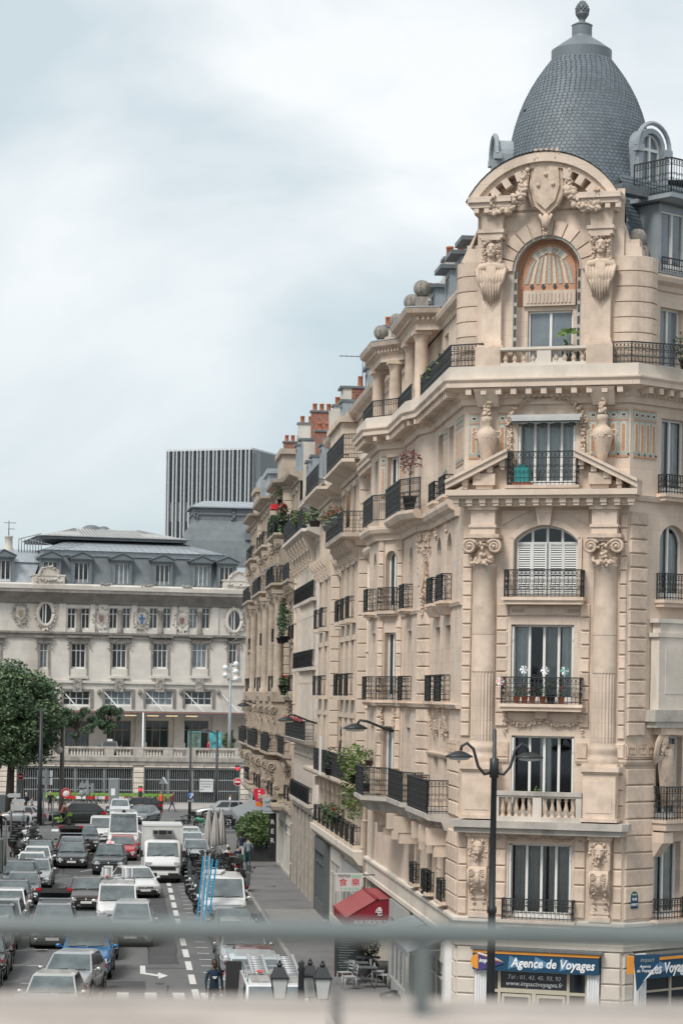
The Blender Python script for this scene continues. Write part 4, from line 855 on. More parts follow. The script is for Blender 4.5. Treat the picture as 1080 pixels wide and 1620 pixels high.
# round-headed zinc dormers on the dome
def round_dormer(F, w=.95, h=2.05, d=1.3):
    m=MB(); r=w/2
    prof=[(0,0),(0,h-r)]+[(r-r*math.cos(q),h-r+r*math.sin(q)) for q in [i*math.pi/10 for i in range(1,10)]]+[(w,h-r),(w,0)]
    inn=[(.14,0),(.14,h-r)]+[(r-(r-.14)*math.cos(q),h-r+(r-.14)*math.sin(q)) for q in [i*math.pi/10 for i in range(1,10)]]+[(w-.14,h-r),(w-.14,0)]
    n=len(prof); vs=[(x,0,z) for x,z in prof]+[(x,0,z) for x,z in inn]+[(x,d,z) for x,z in prof]+[(x,.22,z) for x,z in inn]
    fs=[]
    for i in range(n-1): fs+=[(i,i+1,n+i+1,n+i),(i,2*n+i,2*n+i+1,i+1),(n+i,n+i+1,3*n+i+1,3*n+i)]
    m.add(vs,fs); o=part('dome_dormer',m,ZINC,F)
    hd=MB(); ou=[(-.16,h-r-.05)]+[(r-(r+.14)*math.cos(q),h-r+(r+.14)*math.sin(q)) for q in [i*math.pi/12 for i in range(13)]]+[(w+.16,h-r-.05)]
    hd.tube([(x,-.04,z) for x,z in ou],.07,6,sm=False); hd.box(-.2,.08,-.12,.1,h-r-.2,h-r); hd.box(w-.08,w+.2,-.12,.1,h-r-.2,h-r); hd.box(-.08,.1,-.05,.05,0,h-r-.2); hd.box(w-.1,w+.08,-.05,.05,0,h-r-.2); put('dormer_hood',hd,ZINC,o,F)
    mm,ps=win_meshes(w-.28,h-.16,2,r-.14,h-r-.05,.045); put('window',mm,WHITE,o,F @ T(.14,.12,0))
    put('glass',MB().prism(inn,.18,.2),GLASSB,o,F)
c_=FC @ Vector((DC[0],DC[1],0))
round_dormer(FR(c_.x,c_.y,RA+rad(0),24.85) @ T(-.2,-2.55,0),1.12,2.15); round_dormer(FR(c_.x,c_.y,rad(-90),24.9) @ T(-.45,-2.55,0),.95,2.0)
lb=put('balcony_slab',MB().box(-.7,.7,-2.75,-2,24.5,24.58),ZINC,A,FR(c_.x,c_.y,rad(-90))); put('railing',rail_mesh([(-.7,-2.2),(-.7,-2.72),(.7,-2.72),(.7,-2.2)],.95,24.58,.11,1),IRON,lb,FR(c_.x,c_.y,rad(-90)))
part('lead_lozenge_band',MB().lathe([(2.36,24.3),(2.42,24.3),(2.42,24.62),(2.3,24.66)],48),LEAD,DF)
# chimneys
def chimney(par, x, y, z0, z1, wx=1.2, wy=.6, pots=3, m=None, a=0):
    F=FR(x,y,a); o=put('chimney',MB().box(-wx/2,wx/2,-wy/2,wy/2,z0,z1),m or PLAST,par,F); put('chimney_cap',MB().box(-wx/2-.08,wx/2+.08,-wy/2-.08,wy/2+.08,z1,z1+.1),LEAD,o,F)
    pm=MB().lathe([(.13,0),(.12,.35),(.14,.36),(.14,.42),(.1,.42)],10).mesh('chimney_pot')
    for i in range(pots): put('chimney_pot',pm,TERRA,o,F @ T(-wx/2+wx*(i+.5)/pots,0,z1+.1))
chimney(A,11.7,85,23.5,25.75,1.2,.7,3); chimney(A,11.55,90,23.5,25.3,1.1,.7,3)
# ---- street-side balconies of the bays
def wbal(F, c, w, z, out=.28, h=.8, orn=2): balcony(F,c-w/2-.1,c+w/2+.1,z,out,h,.16,orn=orn)
for c in (1.6,3.95):
    wbal(Fm,c,1.1,10.18); wbal(Fm,c,1.1,13.16); wbal(Fm,c,1.1,16.28,.26,.6)
    part('sill_corbel',MB().extr([(c-.5,-.2),(c+.5,-.2),(c+.5,.02),(c-.5,.02)],12.75,13.0,top=[(c-.62,-.34),(c+.62,-.34),(c+.62,.02),(c-.62,.02)]),STONE,Fm)
    for sg in (-1,1): k=MB(); carve(k,pl((c+sg*.5,-.15,9.9),(c+sg*.5,-.08,9.2),6),.1,3); part('balcony_console',k,STCARV,Fm)
    k=MB(); carve(k,pl((c,-.12,16.0),(c,-.1,15.2),6),.12,3); part('carved_keystone',k,STCARV,Fm)
F1f,_=seg((9.3,80.2),(9.3,76.2)); F2f,_=seg((8.55,84.2),(8.55,81.2))
for z,o in ((10.18,.3),(13.16,.3)): wbal(F1f,1.9,1.0,z,o); wbal(F2f,1.8,1.0,z,o); wbal(F2c,.62,.6,z,.22)
b=part('balcony_slab',MB().sweep([(9.3,80.1),(9.3,76.2),(9.62,75.15)],[(-.1,15.86),(.62,15.9),(.72,16.06),(.72,16.16),(-.1,16.18)]),STONE); put('railing',rail_mesh(off([(9.3,80.1),(9.3,76.2),(9.75,75.2)],.66),1.0,16.18,.11,2),IRON,b,Matrix())
put('railing',rail_mesh(off([(8.55,84.2),(8.55,81.2),(9.3,80.2)],.25),.9,16.18,.11,1),IRON,b,Matrix())
k=MB(); F=F1c
carve(k,[(.52+.3*math.cos(q),-.1,14.2+.75*math.sin(q)) for q in [i*2*math.pi/22 for i in range(22)]],.09,3); k.prism([(.3,14.7),(.74,14.7),(.72,14.0),(.52,13.6),(.32,14.0)],-.14,0); carve(k,pl((.52,-.12,13.5),(.52,-.08,12.9),6),.12,4)
for sg in (-1,1): k.spiral((.52+sg*.25,-.12,15.3),.02,.15,1.6,.05,n=18,flip=sg); carve(k,pl((.52+sg*.4,-.12,15.6),(.52+sg*.45,-.1,14.9),5),.1,3)
part('carved_relief',k,STCARV,F)
# second-floor long balconies
def long_bal(path, z, out=.75, h=.98):
    b=part('balcony_slab',MB().sweep(path,[(-.1,z-.5),(.15,z-.5),(.25,z-.25),(out-.1,z-.2),(out,z-.14),(out,z),(-.1,z)]),STGREY)
    put('railing',rail_mesh([path[0]]+off(path,out-.08)+[path[-1]],h,z,.11,2),IRON,b,Matrix())
long_bal([(9.6,75.0),(9.6,70.1)],6.9); long_bal([(8.6,84.0),(8.55,81.2),(9.3,80.2),(9.3,76.2),(9.58,75.5)],6.95,.5)
part('bay_corbel',MB().sweep([(9.6,85.2),(8.55,84.2),(8.55,81.2),(9.3,80.2),(9.3,76.2),(9.6,75.2)],[(-1.1,5.9),(-.5,6.1),(-.1,6.4),(.1,6.5),(-.3,6.7)]),STONE)
for y in (70.7,72.4,74.2,77,79.2,81.6,83.4): part('balcony_console',MB().box(8.98 if y<76 else 8.75,9.6,y-.18,y+.18,5.95,6.45).box(9.2 if y<76 else 8.9,9.6,y-.15,y+.15,5.6,5.95),STONE)
cg=MB()
for c in (.35,.95): carve(cg,pl((c,-.1,9.95),(c,-.08,9.3),6),.11,3)
part('carved_console',cg,STCARV,F2c)
part('string_course',MB().sweep(BAYN,[(-.1,12.95),(.06,12.95),(.1,13.05),(-.1,13.08)]),STONE); part('string_course',MB().sweep(BAYN[2:],[(-.1,9.98),(.12,9.98),(.18,10.1),(-.1,10.14)]),STONE)
for c in (25.7-3.8-.0-1.9+.0,25.7-1.5-1.9+.9,25.7-6.3,25.7-9.3):
    balcony(Fs,c-.5,c+.5,4.3,.2,.65,.1)
# ---- side-street oriel carried by an atlante
S=FRT @ T(1.68,0,0) @ SCL(1,.38,1)
part('oriel_slab',MB().box(-.95,5,-1.15,0,9.72,10.05).box(-.85,5,-1.05,0,9.55,9.72),STGREY,S)
part('oriel_parapet',MB().box(-.72,4.8,-.92,-.1,10.05,12.1).box(-.8,4.9,-1.0,-.05,12.1,12.22).box(-.66,4.8,-.86,-.1,12.22,12.5).box(-.78,4.8,-.98,-.05,12.5,12.62).box(-.45,.3,-.95,-.9,10.5,11.85),STPALE,S)
at=MB(); at.ball((-.35,-.75,9.2),(.16,.17,.22),8,6); carve(at,pl((-.4,-.85,9.12),(-.4,-.82,8.85),4),.13,4); carve(at,[(-.35+.15*math.cos(q),-.75+.14*math.sin(q),9.34) for q in [i*.6 for i in range(10)]],.09,2)
at.tube([(-.2,-.6,8.95),(-.15,-.5,8.5),(-.05,-.35,7.9),(0,-.2,7.4)],[.2,.34,.3,.24],10); at.tube([(-.35,-.6,8.8),(-.72,-.7,8.62),(-.66,-.8,9.1),(-.45,-.8,9.45)],[.13,.13,.11,.1],8); at.box(-.6,.6,-.95,0,9.35,9.56)
carve(at,pl((-.2,-.5,8.0),(.1,-.4,7.5),5),.2,4)
part('atlante',at,STCARV,S)
balcony(FRT,1.15,2.55,6.95,.55,.95,.3); balcony(FRT,1.2,2.5,4.12,.25,.6,.15); balcony(FRT,1.2,2.5,13.16,.3,.75,.2); balcony(FRT,1.2,2.5,16.15,.3,.55,.2); pass
part('balcony_console',MB().box(1.1,1.5,-.5,0,6.3,6.6).extr([(1.15,-.1),(1.45,-.1),(1.45,0),(1.15,0)],5.9,6.3,top=[(1.1,-.45),(1.5,-.45),(1.5,0),(1.1,0)]),STONE,FRT)
# ================================================================ terraced buildings further down the street
def terrace(B, path, floors, z0, ztop, stone, prof, wspace=2.3, ww=1.05, blk=None, bal={}, glasses=None, conso=(), win_frame=None):
    """floors: list of (sill, head, arch rise); bal: floor index -> ('each'|'long', projection, height)"""
    segs=list(zip(path[:-1],path[1:]))
    for (p,q) in segs:
        F,ln=seg(p,q); along=abs(q[1]-p[1])>abs(q[0]-p[0])
        if not along or ln<1.5:
            put('wall',MB().wall(0,ln,z0,ztop),stone,B,F)
            if q[0]>p[0] and ln>.3:
                if blk: blocks(B,F,.04,ln-.03,z0+.2,ztop-.5,blk,m=stone)
            continue
        n=max(1,int(ln/wspace)); hs=[]
        for i in range(n):
            c=ln*(i+.5)/n
            for (a,b,r) in floors: hs.append((c-ww/2,c+ww/2,a,b)+((r,) if r else ()))
        put('wall',MB().wall(0,ln,z0,ztop,hs,.3),stone,B,F)
        for h in hs:
            window(B,F @ T(h[0],.22,h[2]),ww,h[3]-h[2],2,h[4] if len(h)>4 else 0,glass=R.choice(glasses or [GLASS,GLASS,GLASSB]),frame=win_frame)
            put('window_surround',('ws',ww,round(h[3]-h[2],2)) in MC and MC[('ws',ww,round(h[3]-h[2],2))] or MC.setdefault(('ws',ww,round(h[3]-h[2],2)),MB().box(-.16,0,-.06,0,0,h[3]-h[2]+.02).box(ww,ww+.16,-.06,0,0,h[3]-h[2]+.02).box(-.2,ww+.2,-.1,0,h[3]-h[2]+.02,h[3]-h[2]+.22).mesh('window_surround')),stone,B,F @ T(h[0],0,h[2]))
        for fi,(kind,o,h) in bal.items():
            z=floors[fi][0]
            if kind=='each':
                for i in range(n):
                    c=ln*(i+.5)/n
                    b=put('balcony_slab',MB().box(c-ww/2-.15,c+ww/2+.15,-o-.06,0,z-.16,z),stone,B,F)
                    put('railing',rail_mesh([(c-ww/2-.1,0),(c-ww/2-.1,-o),(c+ww/2+.1,-o),(c+ww/2+.1,0)],h,0,.13,1),IRON,b,F @ T(0,0,z))
        for i in range(len(floors)):
            if i in conso:
                for k in range(n*2+1):
                    c=ln*k/(n*2); m=MB(); m.prism([(-.13,0),(.13,0),(.13,-.9),(-.13,-.9)],-.12,.02); 
                    key=('cons',i)
                    if key not in MC:
                        pr=[(.02,0),(-.5,0),(-.52,-.15),(-.4,-.3),(-.26,-.42),(-.2,-.6),(-.22,-.75),(-.1,-.85),(.02,-.85)]
                        mm=MB(); mm.add([(-.13,y,z) for y,z in pr]+[(.13,y,z) for y,z in pr],[tuple(range(9)),tuple(range(17,8,-1))]+[(a,(a+1)%9,9+(a+1)%9,9+a) for a in range(9)]); carve(mm,pl((0,-.4,-.3),(0,-.22,-.8),4),.12,2)
                        MC[key]=mm.mesh('console')
                    put('console',MC[key],stone,B,F @ T(min(max(c,.2),ln-.2),0,floors[i][0]-.2))
    for fi,(kind,o,h) in bal.items():
        if kind=='long':
            z=floors[fi][0]; b=put('balcony_slab',MB().sweep(path,[(-.1,z-.4),(.1,z-.4),(.2,z-.22),(o-.08,z-.18),(o,z-.12),(o,z),(-.1,z)]),stone,B,Matrix())
            put('railing',rail_mesh(off(path,o-.08),h,z,.13,2),IRON,b,Matrix())
    put('main_cornice',MB().sweep(path,prof),stone,B,Matrix())
def roofing(B, path_x, y0, y1, z, h, back=9, par_dorm=(), dw=1.2, dh=1.8, curved=False, m=None, slates=True):
    x=path_x
    if curved:
        pr=[(x,z),(x+.15,z+h*.35),(x+.45,z+h*.65),(x+1.0,z+h*.88),(x+1.7,z+h)]
    else: pr=[(x,z),(x+1.2,z+h)]
    mb=MB(); vs=[(a,y,b) for y in (y1,y0) for a,b in pr+[(x+back,z+h+.3),(x+back,z)]]; n=len(pr)+2
    mb.add(vs,[(i,i+1,n+i+1,n+i) for i in range(n-1)]+[tuple(range(n)),tuple(range(2*n-1,n-1,-1))]); put('mansard_roof',mb,m or ZINC,B,Matrix())
    if slates:
        for i in range(len(pr)-1): slate_patch(B,[(pr[i][0]-.02,y1,pr[i][1]),(pr[i][0]-.02,y0,pr[i][1]),(pr[i+1][0]-.02,y0,pr[i+1][1]),(pr[i+1][0]-.02,y1,pr[i+1][1])],max(4,int((pr[i+1][1]-pr[i][1])/.16)),int((y1-y0)/.24))
    for y in par_dorm: dormer(FR(x-.06,y+dw/2,rad(-90),z+.1),dw,dh,1.2,par=B,over=.05)
def pipe(B, x, y, z0, z1, r=.07, m=None):
    t=MB(); t.tube([(x,y,z0),(x,y,z1)],r,8)
    for i in range(int((z1-z0)/2.2)): t.tube([(x,y,z0+1+i*2.2),(x,y,z0+1.08+i*2.2)],r*1.5,8)
    put('rain_pipe',t,m or STC,B,Matrix())
PROF=lambda z,o=.55:[(-.2,z-.5),(.08,z-.5),(.12,z-.35),(.3,z-.28),(o,z-.16),(o+.05,z),(-.2,z+.03)]
# ---- building with flower boxes
Cb=thing('apartment_building','cream stone apartment building with flower boxes and brick chimney next to the domed corner building','building',T(9.6,105,0))
Cp=[(9.6,116),(9.6,113.5),(9.15,113.3),(9.15,107),(9.6,106.85),(9.6,101.6),(9.12,101.45),(9.12,94.3),(9.6,94.12),(9.6,93.98)]
CF=[(6.95,9.4,0),(10.3,12.5,0),(13.35,15.5,0),(16.65,18.6,0)]
terrace(Cb,Cp,CF,6.7,19.4,STC,[(-.2,19.0),(.08,19.0),(.12,19.15),(.5,19.3),(.75,19.42),(.75,19.55),(-.2,19.58)],2.35,1.1,.55,{1:('each',.3,.9),2:('each',.3,.9)},conso=(3,))
blv=put('balcony_slab',MB().sweep([(9.12,101.5),(9.12,94.2),(9.6,94.0)],[(-.1,16.2),(.1,16.2),(.2,16.4),(.7,16.5),(.75,16.65),(-.1,16.66)]),STC,Cb,Matrix()); put('railing',rail_mesh(off([(9.12,101.5),(9.12,94.2),(9.6,94.0)],.68),.85,16.65,.13,2),IRON,blv,Matrix())
put('railing',rail_mesh(off([(9.6,101.6),(9.12,101.45),(9.12,94.3)],.65)+[(9.6,93.7)],1.0,19.56,.12,2),IRON,Cb,Matrix())
put('railing',rail_mesh(off([(9.6,113.5),(9.15,113.3),(9.15,107)],.65),1.0,19.56,.12,2),IRON,Cb,Matrix())
blv=put('balcony_slab',MB().sweep([(9.6,116),(9.6,94)],[(-.1,6.4),(.15,6.4),(.25,6.62),(.8,6.7),(.88,6.8),(.88,6.92),(-.1,6.94)]),STC,Cb,Matrix()); put('railing',rail_mesh([(8.8,110.5),(8.8,94.6),(9.6,94.6)],1.0,6.93,.12,2),IRON,blv,Matrix())
Fc,Lc=seg((9.6,116),(9.6,94)); cs=[(1.5+i*2.3,1.1) for i in range(9)]
put('wall',MB().wall(0,22,3.6,6.75,[(c-.5,c+.5,4.5,6.2) for c,w in cs],.3),STC,Cb,Fc)
for c,w in cs:
    window(Cb,Fc @ T(c-.5,.2,4.5),1.0,1.7,2); put('pilaster',MB().box(c+.62,c+1.7,-.1,.0,4.3,6.4),STC,Cb,Fc); put('console',MB().box(c+.9,c+1.4,-.5,0,6.1,6.5).box(c+1.0,c+1.3,-.3,0,5.7,6.1),STC,Cb,Fc)
    b=put('balcony_slab',MB().box(c-.7,c+.7,-.42,0,4.2,4.36),STC,Cb,Fc); put('railing',rail_mesh([(c-.65,0),(c-.65,-.38),(c+.65,-.38),(c+.65,0)],.75,4.36,.13,1),IRON,b,Fc)
put('string_course',MB().sweep([(9.6,116),(9.6,94)],[(-.1,3.6),(.3,3.7),(.5,3.95),(.5,4.2),(-.1,4.22)]),STPALE,Cb,Matrix())
Ca=[(9.85,116),(9.85,94)]; Fa,La=seg(*Ca)
put('wall',MB().wall(0,22,19.5,22.3,[(c-.45,c+.45,19.7,21.5) for c,w in cs],.3),STC,Cb,Fa)
for c,w in cs: window(Cb,Fa @ T(c-.45,.2,19.7),.9,1.8,2)
put('attic_cornice',MB().sweep([(9.85,116),(9.85,93.98),(20,93.98)],PROF(22.5,.4)),STC,Cb,Matrix())
put('attic_pavilion',MB().box(9.2,10.5,103,109,19.5,22.0).box(9.05,10.6,102.8,109.2,22.0,22.25),STC,Cb,Matrix())
roofing(Cb,10.0,94.1,116,22.5,1.6,par_dorm=(97,100.5,112),dh=1.3)
put('party_wall',MB().box(10.2,20,93.95,94.1,19.5,24.2),PLAST,Cb,Matrix()); put('party_wall',MB().box(9.7,20,115.9,116.1,0,24.0),PLAST,Cb,Matrix())
chimney(Cb,11.6,104,22.5,26.2,1.2,.8,3)
bc=FR(10.75,112.5); o=put('chimney',MB().box(-.35,.95,-.6,.6,22,24.6),BRICK,Cb,bc); put('chimney_render',MB().box(-.75,-.35,-.62,.62,22,24.6),PLAST,o,bc); put('chimney_cap',MB().box(-.9,1.1,-.7,.7,24.6,24.7),LEAD,o,bc)
bm=MB()
for i in range(17):
    for j in range(6): bm.box(-.35+j*.217+.012+(.1 if i%2 else 0),min(.96,-.35+(j+1)*.217-.008+(.1 if i%2 else 0)),-.625,-.595,22.0+i*.152,22.135+i*.152)
q=put('brick',bm,BRICK,o,bc); q['kind']='stuff'
for x in (.1,.75): put('chimney_pot',MB().lathe([(.13,24.7),(.11,25.2),(.14,25.22),(.1,25.25)],10,(x,0,0)),TERRA,o,bc)
an=MB(); an.tube([(10.9,112,24.7),(10.9,112,26.2)],.025,5); an.tube([(9.8,112,26.1),(12.0,112,26.1)],.02,4)
for i in range(9): an.tube([(9.9+i*.24,111.75,26.1),(9.9+i*.24,112.25,26.1)],.012,4)
put('aerial',an,LEAD,Cb,Matrix())
pipe(Cb,9.52,93.85,0,19)
tr=MB()
for i in range(7): tr.tube([(9.12-.3,95.0+i*.2,17.0),(9.12-.3,96.4-i*.0+i*.2-1.2,18.3)],.015,4); tr.tube([(9.12-.3,95.0+i*.2,18.3),(9.12-.3,96.2+i*.2-1.2,17.0)],.015,4)
put('trellis',tr,mat('brown trellis wood',(.12,.07,.04),.8),Cb,Matrix())
sw=MB()
for a in range(9): sw.tube([(8.82,97.2+.1*math.cos(a*.7),8.6+.1*math.sin(a*.7)),(8.82,97.2+.5*math.cos(a*.7),8.6+.5*math.sin(a*.7))],.014,4)
sw.spiral((0,0,0),.05,.42,2,.02,n=26,X=T(8.82,97.6,8.2) @ RZ(rad(90))); put('iron_flower_screen',sw,IRON,Cb,Matrix())
put('wall_panel',MB().box(8.3,8.36,101.0,101.5,6.95,8.6),WHITE,Cb,Matrix())
# ---- narrow pale building
Db=thing('apartment_building','narrow pale stone apartment building with rows of thin white mullions and curved slate mansard','building',T(9.6,124,0))
Dp=[(9.6,132.5),(9.6,130.9),(9.38,130.7),(9.38,117.4),(9.6,117.2),(9.6,116)]
DFl=[(4.95,7.2,0),(8.1,10.9,0),(11.7,14.2,0),(15.1,17.6,0)]
terrace(Db,Dp,DFl,4.6,18.2,STD,[(-.2,17.8),(.08,17.8),(.12,17.95),(.5,18.1),(.85,18.25),(.85,18.4),(-.2,18.42)],1.35,.8,.6,{0:('each',.25,.8),2:('each',.2,.85),3:('each',.2,.85)},win_frame=WHITE)
Fd,_=seg((9.38,130.7),(9.38,117.4))
for i in range(10):
    c=1.33*i+.66+.665
    if c<13: put('white_mullion',MB().box(c-.09,c+.09,-.14,.0,8.3,17.6),STPALE,Db,Fd)
put('railing',rail_mesh(off([(9.6,132),(9.38,130.7),(9.38,117.4)],.78)+[(9.6,117.2)],1.0,18.42,.13,2),IRON,Db,Matrix())
for i in range(7): put('console',MC.get(('cons',3)),STD,Db,Fd @ T(.6+i*2.0,0,18.2) @ SCL(1,1.4,1.9))
b=put('balcony_slab',MB().sweep([(9.38,131),(9.38,117.2),(9.6,117)],[(-.1,7.7),(.2,7.75),(.5,7.9),(.6,8.08),(-.1,8.1)]),STD,Db,Matrix()); put('railing',rail_mesh(off([(9.38,131),(9.38,117.2),(9.6,117)],.52),.95,8.09,.13,2),IRON,b,Matrix())
RED=mat('dark red cloth',(.32,.05,.05),.85,var=.2)
for y in (118,121,124.5,128): put('red_blind',MB().prism([(0,0),(2.4,0),(2.4,.14),(0,.22)],-.06,.0),RED,Db,FR(8.8,y+2.4,rad(-90),9.0))
put('wall',MB().wall(0,16.5,18.3,20.6,[(1.2+i*1.5,2.0+i*1.5,18.5,20.2) for i in range(9)],.25),STD,Db,seg((9.75,132.5),(9.75,116))[0])
for i in range(9): window(Db,seg((9.75,132.5),(9.75,116))[0] @ T(1.2+i*1.5,.18,18.5),.8,1.7,2)
put('attic_cornice',MB().sweep([(9.75,132.5),(9.75,116)],PROF(20.8,.25)),STD,Db,Matrix())
roofing(Db,9.8,116,132.5,20.8,3.2,par_dorm=(118,121,127,130),dh=1.9,curved=True)
put('party_wall',MB().box(9.7,20,132.35,132.5,0,24.2),PLAST,Db,Matrix())
chimney(Db,11.2,126,23,25.4,.9,.7,2); chimney(Db,10.9,131,22,24.6,1.3,.6,3,m=BRICK)
pipe(Db,9.42,132.4,0,17.8,.09)
# ground floor piers of the pale building
Fg,_=seg((9.6,132.5),(9.6,116))
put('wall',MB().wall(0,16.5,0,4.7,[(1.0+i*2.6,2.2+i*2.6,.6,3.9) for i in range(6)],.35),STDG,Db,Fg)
for i in range(7):
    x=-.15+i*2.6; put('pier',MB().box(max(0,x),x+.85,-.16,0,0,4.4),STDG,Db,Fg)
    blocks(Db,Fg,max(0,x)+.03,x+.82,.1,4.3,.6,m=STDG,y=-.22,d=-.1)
    if i<6: window(Db,Fg @ T(1.0+i*2.6,.25,.6),1.2,3.3,2)
put('string_course',MB().sweep([(9.6,132.5),(9.6,116)],[(-.1,4.3),(.25,4.4),(.32,4.6),(.32,4.72),(-.1,4.75)]),STD,Db,Matrix())
# ---- long ochre building with bays and engaged columns
Eb=thing('apartment_building','long ochre stone apartment building with sculpted bays at the far end of the terrace','building',T(9.6,157,0))
Ep=[(9.6,181),(9.6,173),(9.0,172),(9.0,164.5),(9.6,164),(9.6,159.5),(8.95,158.6),(8.95,149.8),(9.5,149.4),(9.5,145),(9.0,144.5),(9.0,138.4),(9.55,137.9),(9.55,132.5)]
EF=[(4.4,6.2,.3),(7.0,9.4,0),(10.5,12.9,.4),(13.4,15.8,0),(16.7,18.9,0),(19.6,21.6,0)]
terrace(Eb,Ep,EF,3.9,22.4,STE,PROF(22.6,.6),2.2,1.05,.5,{0:('each',.3,.8),1:('long',.75,1.0),2:('each',.35,.9),3:('each',.2,.8),4:('long',.6,.95),5:('each',.35,.9)},conso=(1,4))
put('string_course',MB().sweep(Ep,[(-.1,9.9),(.3,10.0),(.4,10.2),(.4,10.35),(-.1,10.4)]),STE,Eb,Matrix()); put('string_course',MB().sweep(Ep,[(-.1,3.6),(.3,3.7),(.4,3.9),(.4,4.05),(-.1,4.1)]),STE,Eb,Matrix()); put('string_course',MB().sweep(Ep,[(-.1,19.2),(.2,19.3),(.5,19.45),(.5,19.58),(-.1,19.6)]),STE,Eb,Matrix())
b=put('railing',rail_mesh(off([(9.0,144.4),(9.0,138.3)],.5),.95,19.6,.13,2),IRON,Eb,Matrix())
def s_console(x, y, z, h, o, hw):
    k=MB(); pr=[(x+.4,z),(x-o,z),(x-o-.04,z-.1*h),(x-o+.05,z-.28*h),(x-o*.45,z-.45*h),(x-o*.28,z-.62*h),(x-o*.42,z-.78*h),(x-o*.3,z-.92*h),(x-.05,z-h),(x+.4,z-h)]
    k.prism(pr,y-hw,y+hw); k.spiral((x-o*.55,y-hw-.03,z-.2*h),.03,o*.38,1.8,.06,n=18,k=4); k.spiral((x-o*.2,y-hw-.03,z-.82*h),.02,o*.2,1.6,.045,n=14,k=4,flip=-1)
    carve(k,pl((x-o*.9,y,z-.3*h),(x-o*.3,y,z-.6*h),4),.12,2); put('scroll_console',k,STE,Eb,Matrix())
for (x,y) in [(8.98,138.2),(9.0,144.3),(8.93,149.7),(8.95,155.5),(9.0,164.3),(9.0,170.5)]:
    c=MB(); c.lathe([(.36,10.4),(.36,10.6),(.27,10.75),(.26,11.5),(.23,15.4),(.27,15.6),(.33,15.8),(.36,16.1)],14,(x-.12,y,0)); c.box(x-.5,x+.3,y-.42,y+.42,9.9,10.45); c.box(x-.52,x+.3,y-.4,y+.4,16.08,16.3)
    for sg in (-1,1): c.spiral((x-.12+sg*.26,y-.36,15.9),.02,.13,1.6,.035,n=12,k=4,flip=sg)
    put('engaged_column',c,STE,Eb,Matrix()); s_console(x,y,9.9,2.3,.6,.3); s_console(x,y,6.55,1.9,.72,.3); s_console(x,y,19.2,1.8,.45,.24)
for (x,y) in [(9.55,134.5),(9.5,147.2),(9.55,160.8),(8.98,141.3),(8.95,153)]: s_console(x,y,9.9,1.5,.4,.25); s_console(x,y,6.55,1.4,.6,.25)
roofing(Eb,9.7,132.5,181,22.6,2.4,par_dorm=(134,137,141,144.5,150,154,158,165,170,176),dh=1.7)
for i,y in enumerate((141.5,154,168)): put('curved_gable',MB().box(9.0,10.6,y-2.2,y+2.2,22.5,24.2).box(8.85,10.7,y-2.4,y+2.4,24.2,24.5),(STE,ZINC,STE)[i],Eb,Matrix())
put('zinc_box',MB().box(9.2,10.8,165,171,23.4,25.2),ZINC,Eb,Matrix())
chimney(Eb,11.2,139,24.5,26.6,1.2,.6,3,m=BRICK); chimney(Eb,11.0,148,24.5,26.9,1.0,.6,2); chimney(Eb,11,160,24.5,27,1.2,.6,3,m=BRICK)
put('end_wall',MB().box(9.6,20,180.9,181.1,0,24.5),PLAST,Eb,Matrix())
pipe(Eb,9.45,145.2,4,22,.07); pipe(Eb,9.5,164.2,4,22,.07)
blind=MB().prism([(0,0),(1.9,0),(1.9,.06),(0,.06)],-1.1,0); 
for (y,z,m) in ((140,17.9,GREYP),(143,17.9,GREYP),(152,17.9,GREYP)): put('awning',MB().box(0,1.6,-.9,0,0,.05),m,Eb,FR(8.9,y,rad(-90),z) @ RX(.5))
put('red_blind',MB().box(0,1.2,-.4,0,0,.3),mat('bright red blind',(.6,.03,.04),.8),Eb,FR(8.95,143,rad(-90),21.2))
# shopfronts
def shopfront(B, F, s0, s1, h, frame, glass=GLASS, fascia=None, n=3, riser=.5, door=None, fz=.6, proud=.12):
    o=put('shopfront',MB().box(s0,s0+.14,-proud,.02,0,h).box(s1-.14,s1,-proud,.02,0,h).box(s0+.14,s1-.14,-proud,.02,h-fz,h).box(s0+.14,s1-.14,-proud+.03,.02,0,riser),frame,B,F)
    w=(s1-s0-.28)/n
    for i in range(n):
        a=s0+.14+w*i; p=put('pane',MB().box(a+.04,a+w-.04,-.02,0,riser+.03,h-fz-.03),glass,o,F)
        if i: put('mullion',MB().box(a-.04,a+.04,-proud+.04,.01,riser,h-fz),frame,o,F)
    put('transom',MB().box(s0+.14,s1-.14,-proud+.05,.01,h-fz-.55,h-fz-.49),frame,o,F)
    if fascia: put('fascia',MB().box(s0,s1,-proud-.06,-proud,h-fz+.05,h-.06),fascia,o,F)
    return o
SHW=mat('cream shop paint',(.55,.53,.48),.6,var=.08); SHG=mat('dark grey green shop paint',(.10,.115,.115),.55,var=.1); SHB=mat('blue shop paint',(.03,.17,.36),.5,var=.1); SHBK=mat('black shop paint',(.02,.02,.022),.5,var=.1); SHGR=mat('pale grey shop paint',(.4,.41,.4),.6,var=.1)
Fe,_=seg((9.6,181),(9.6,132.5))
put('ground_wall',MB().box(0,48.5,.05,.4,0,4.0),STE,Eb,Fe)
for i,(a,b,m) in enumerate([(1,6,SHGR),(7,11,SHBK),(12,17,SHW),(18,23,SHB),(23.6,26,SHBK),(26.6,30,SHB),(30.6,34.4,SHGR),(35,41,SHW),(41.6,47.6,SHW)]):
    shopfront(Eb,Fe,a,b,3.5,m,n=max(2,int((b-a)/1.3)),riser=.25,glass=R.choice([GLASS,GLASSB]))
    put('pier',MB().box(b+.05,b+.5,-.12,.05,0,3.7),STPALE,Eb,Fe)
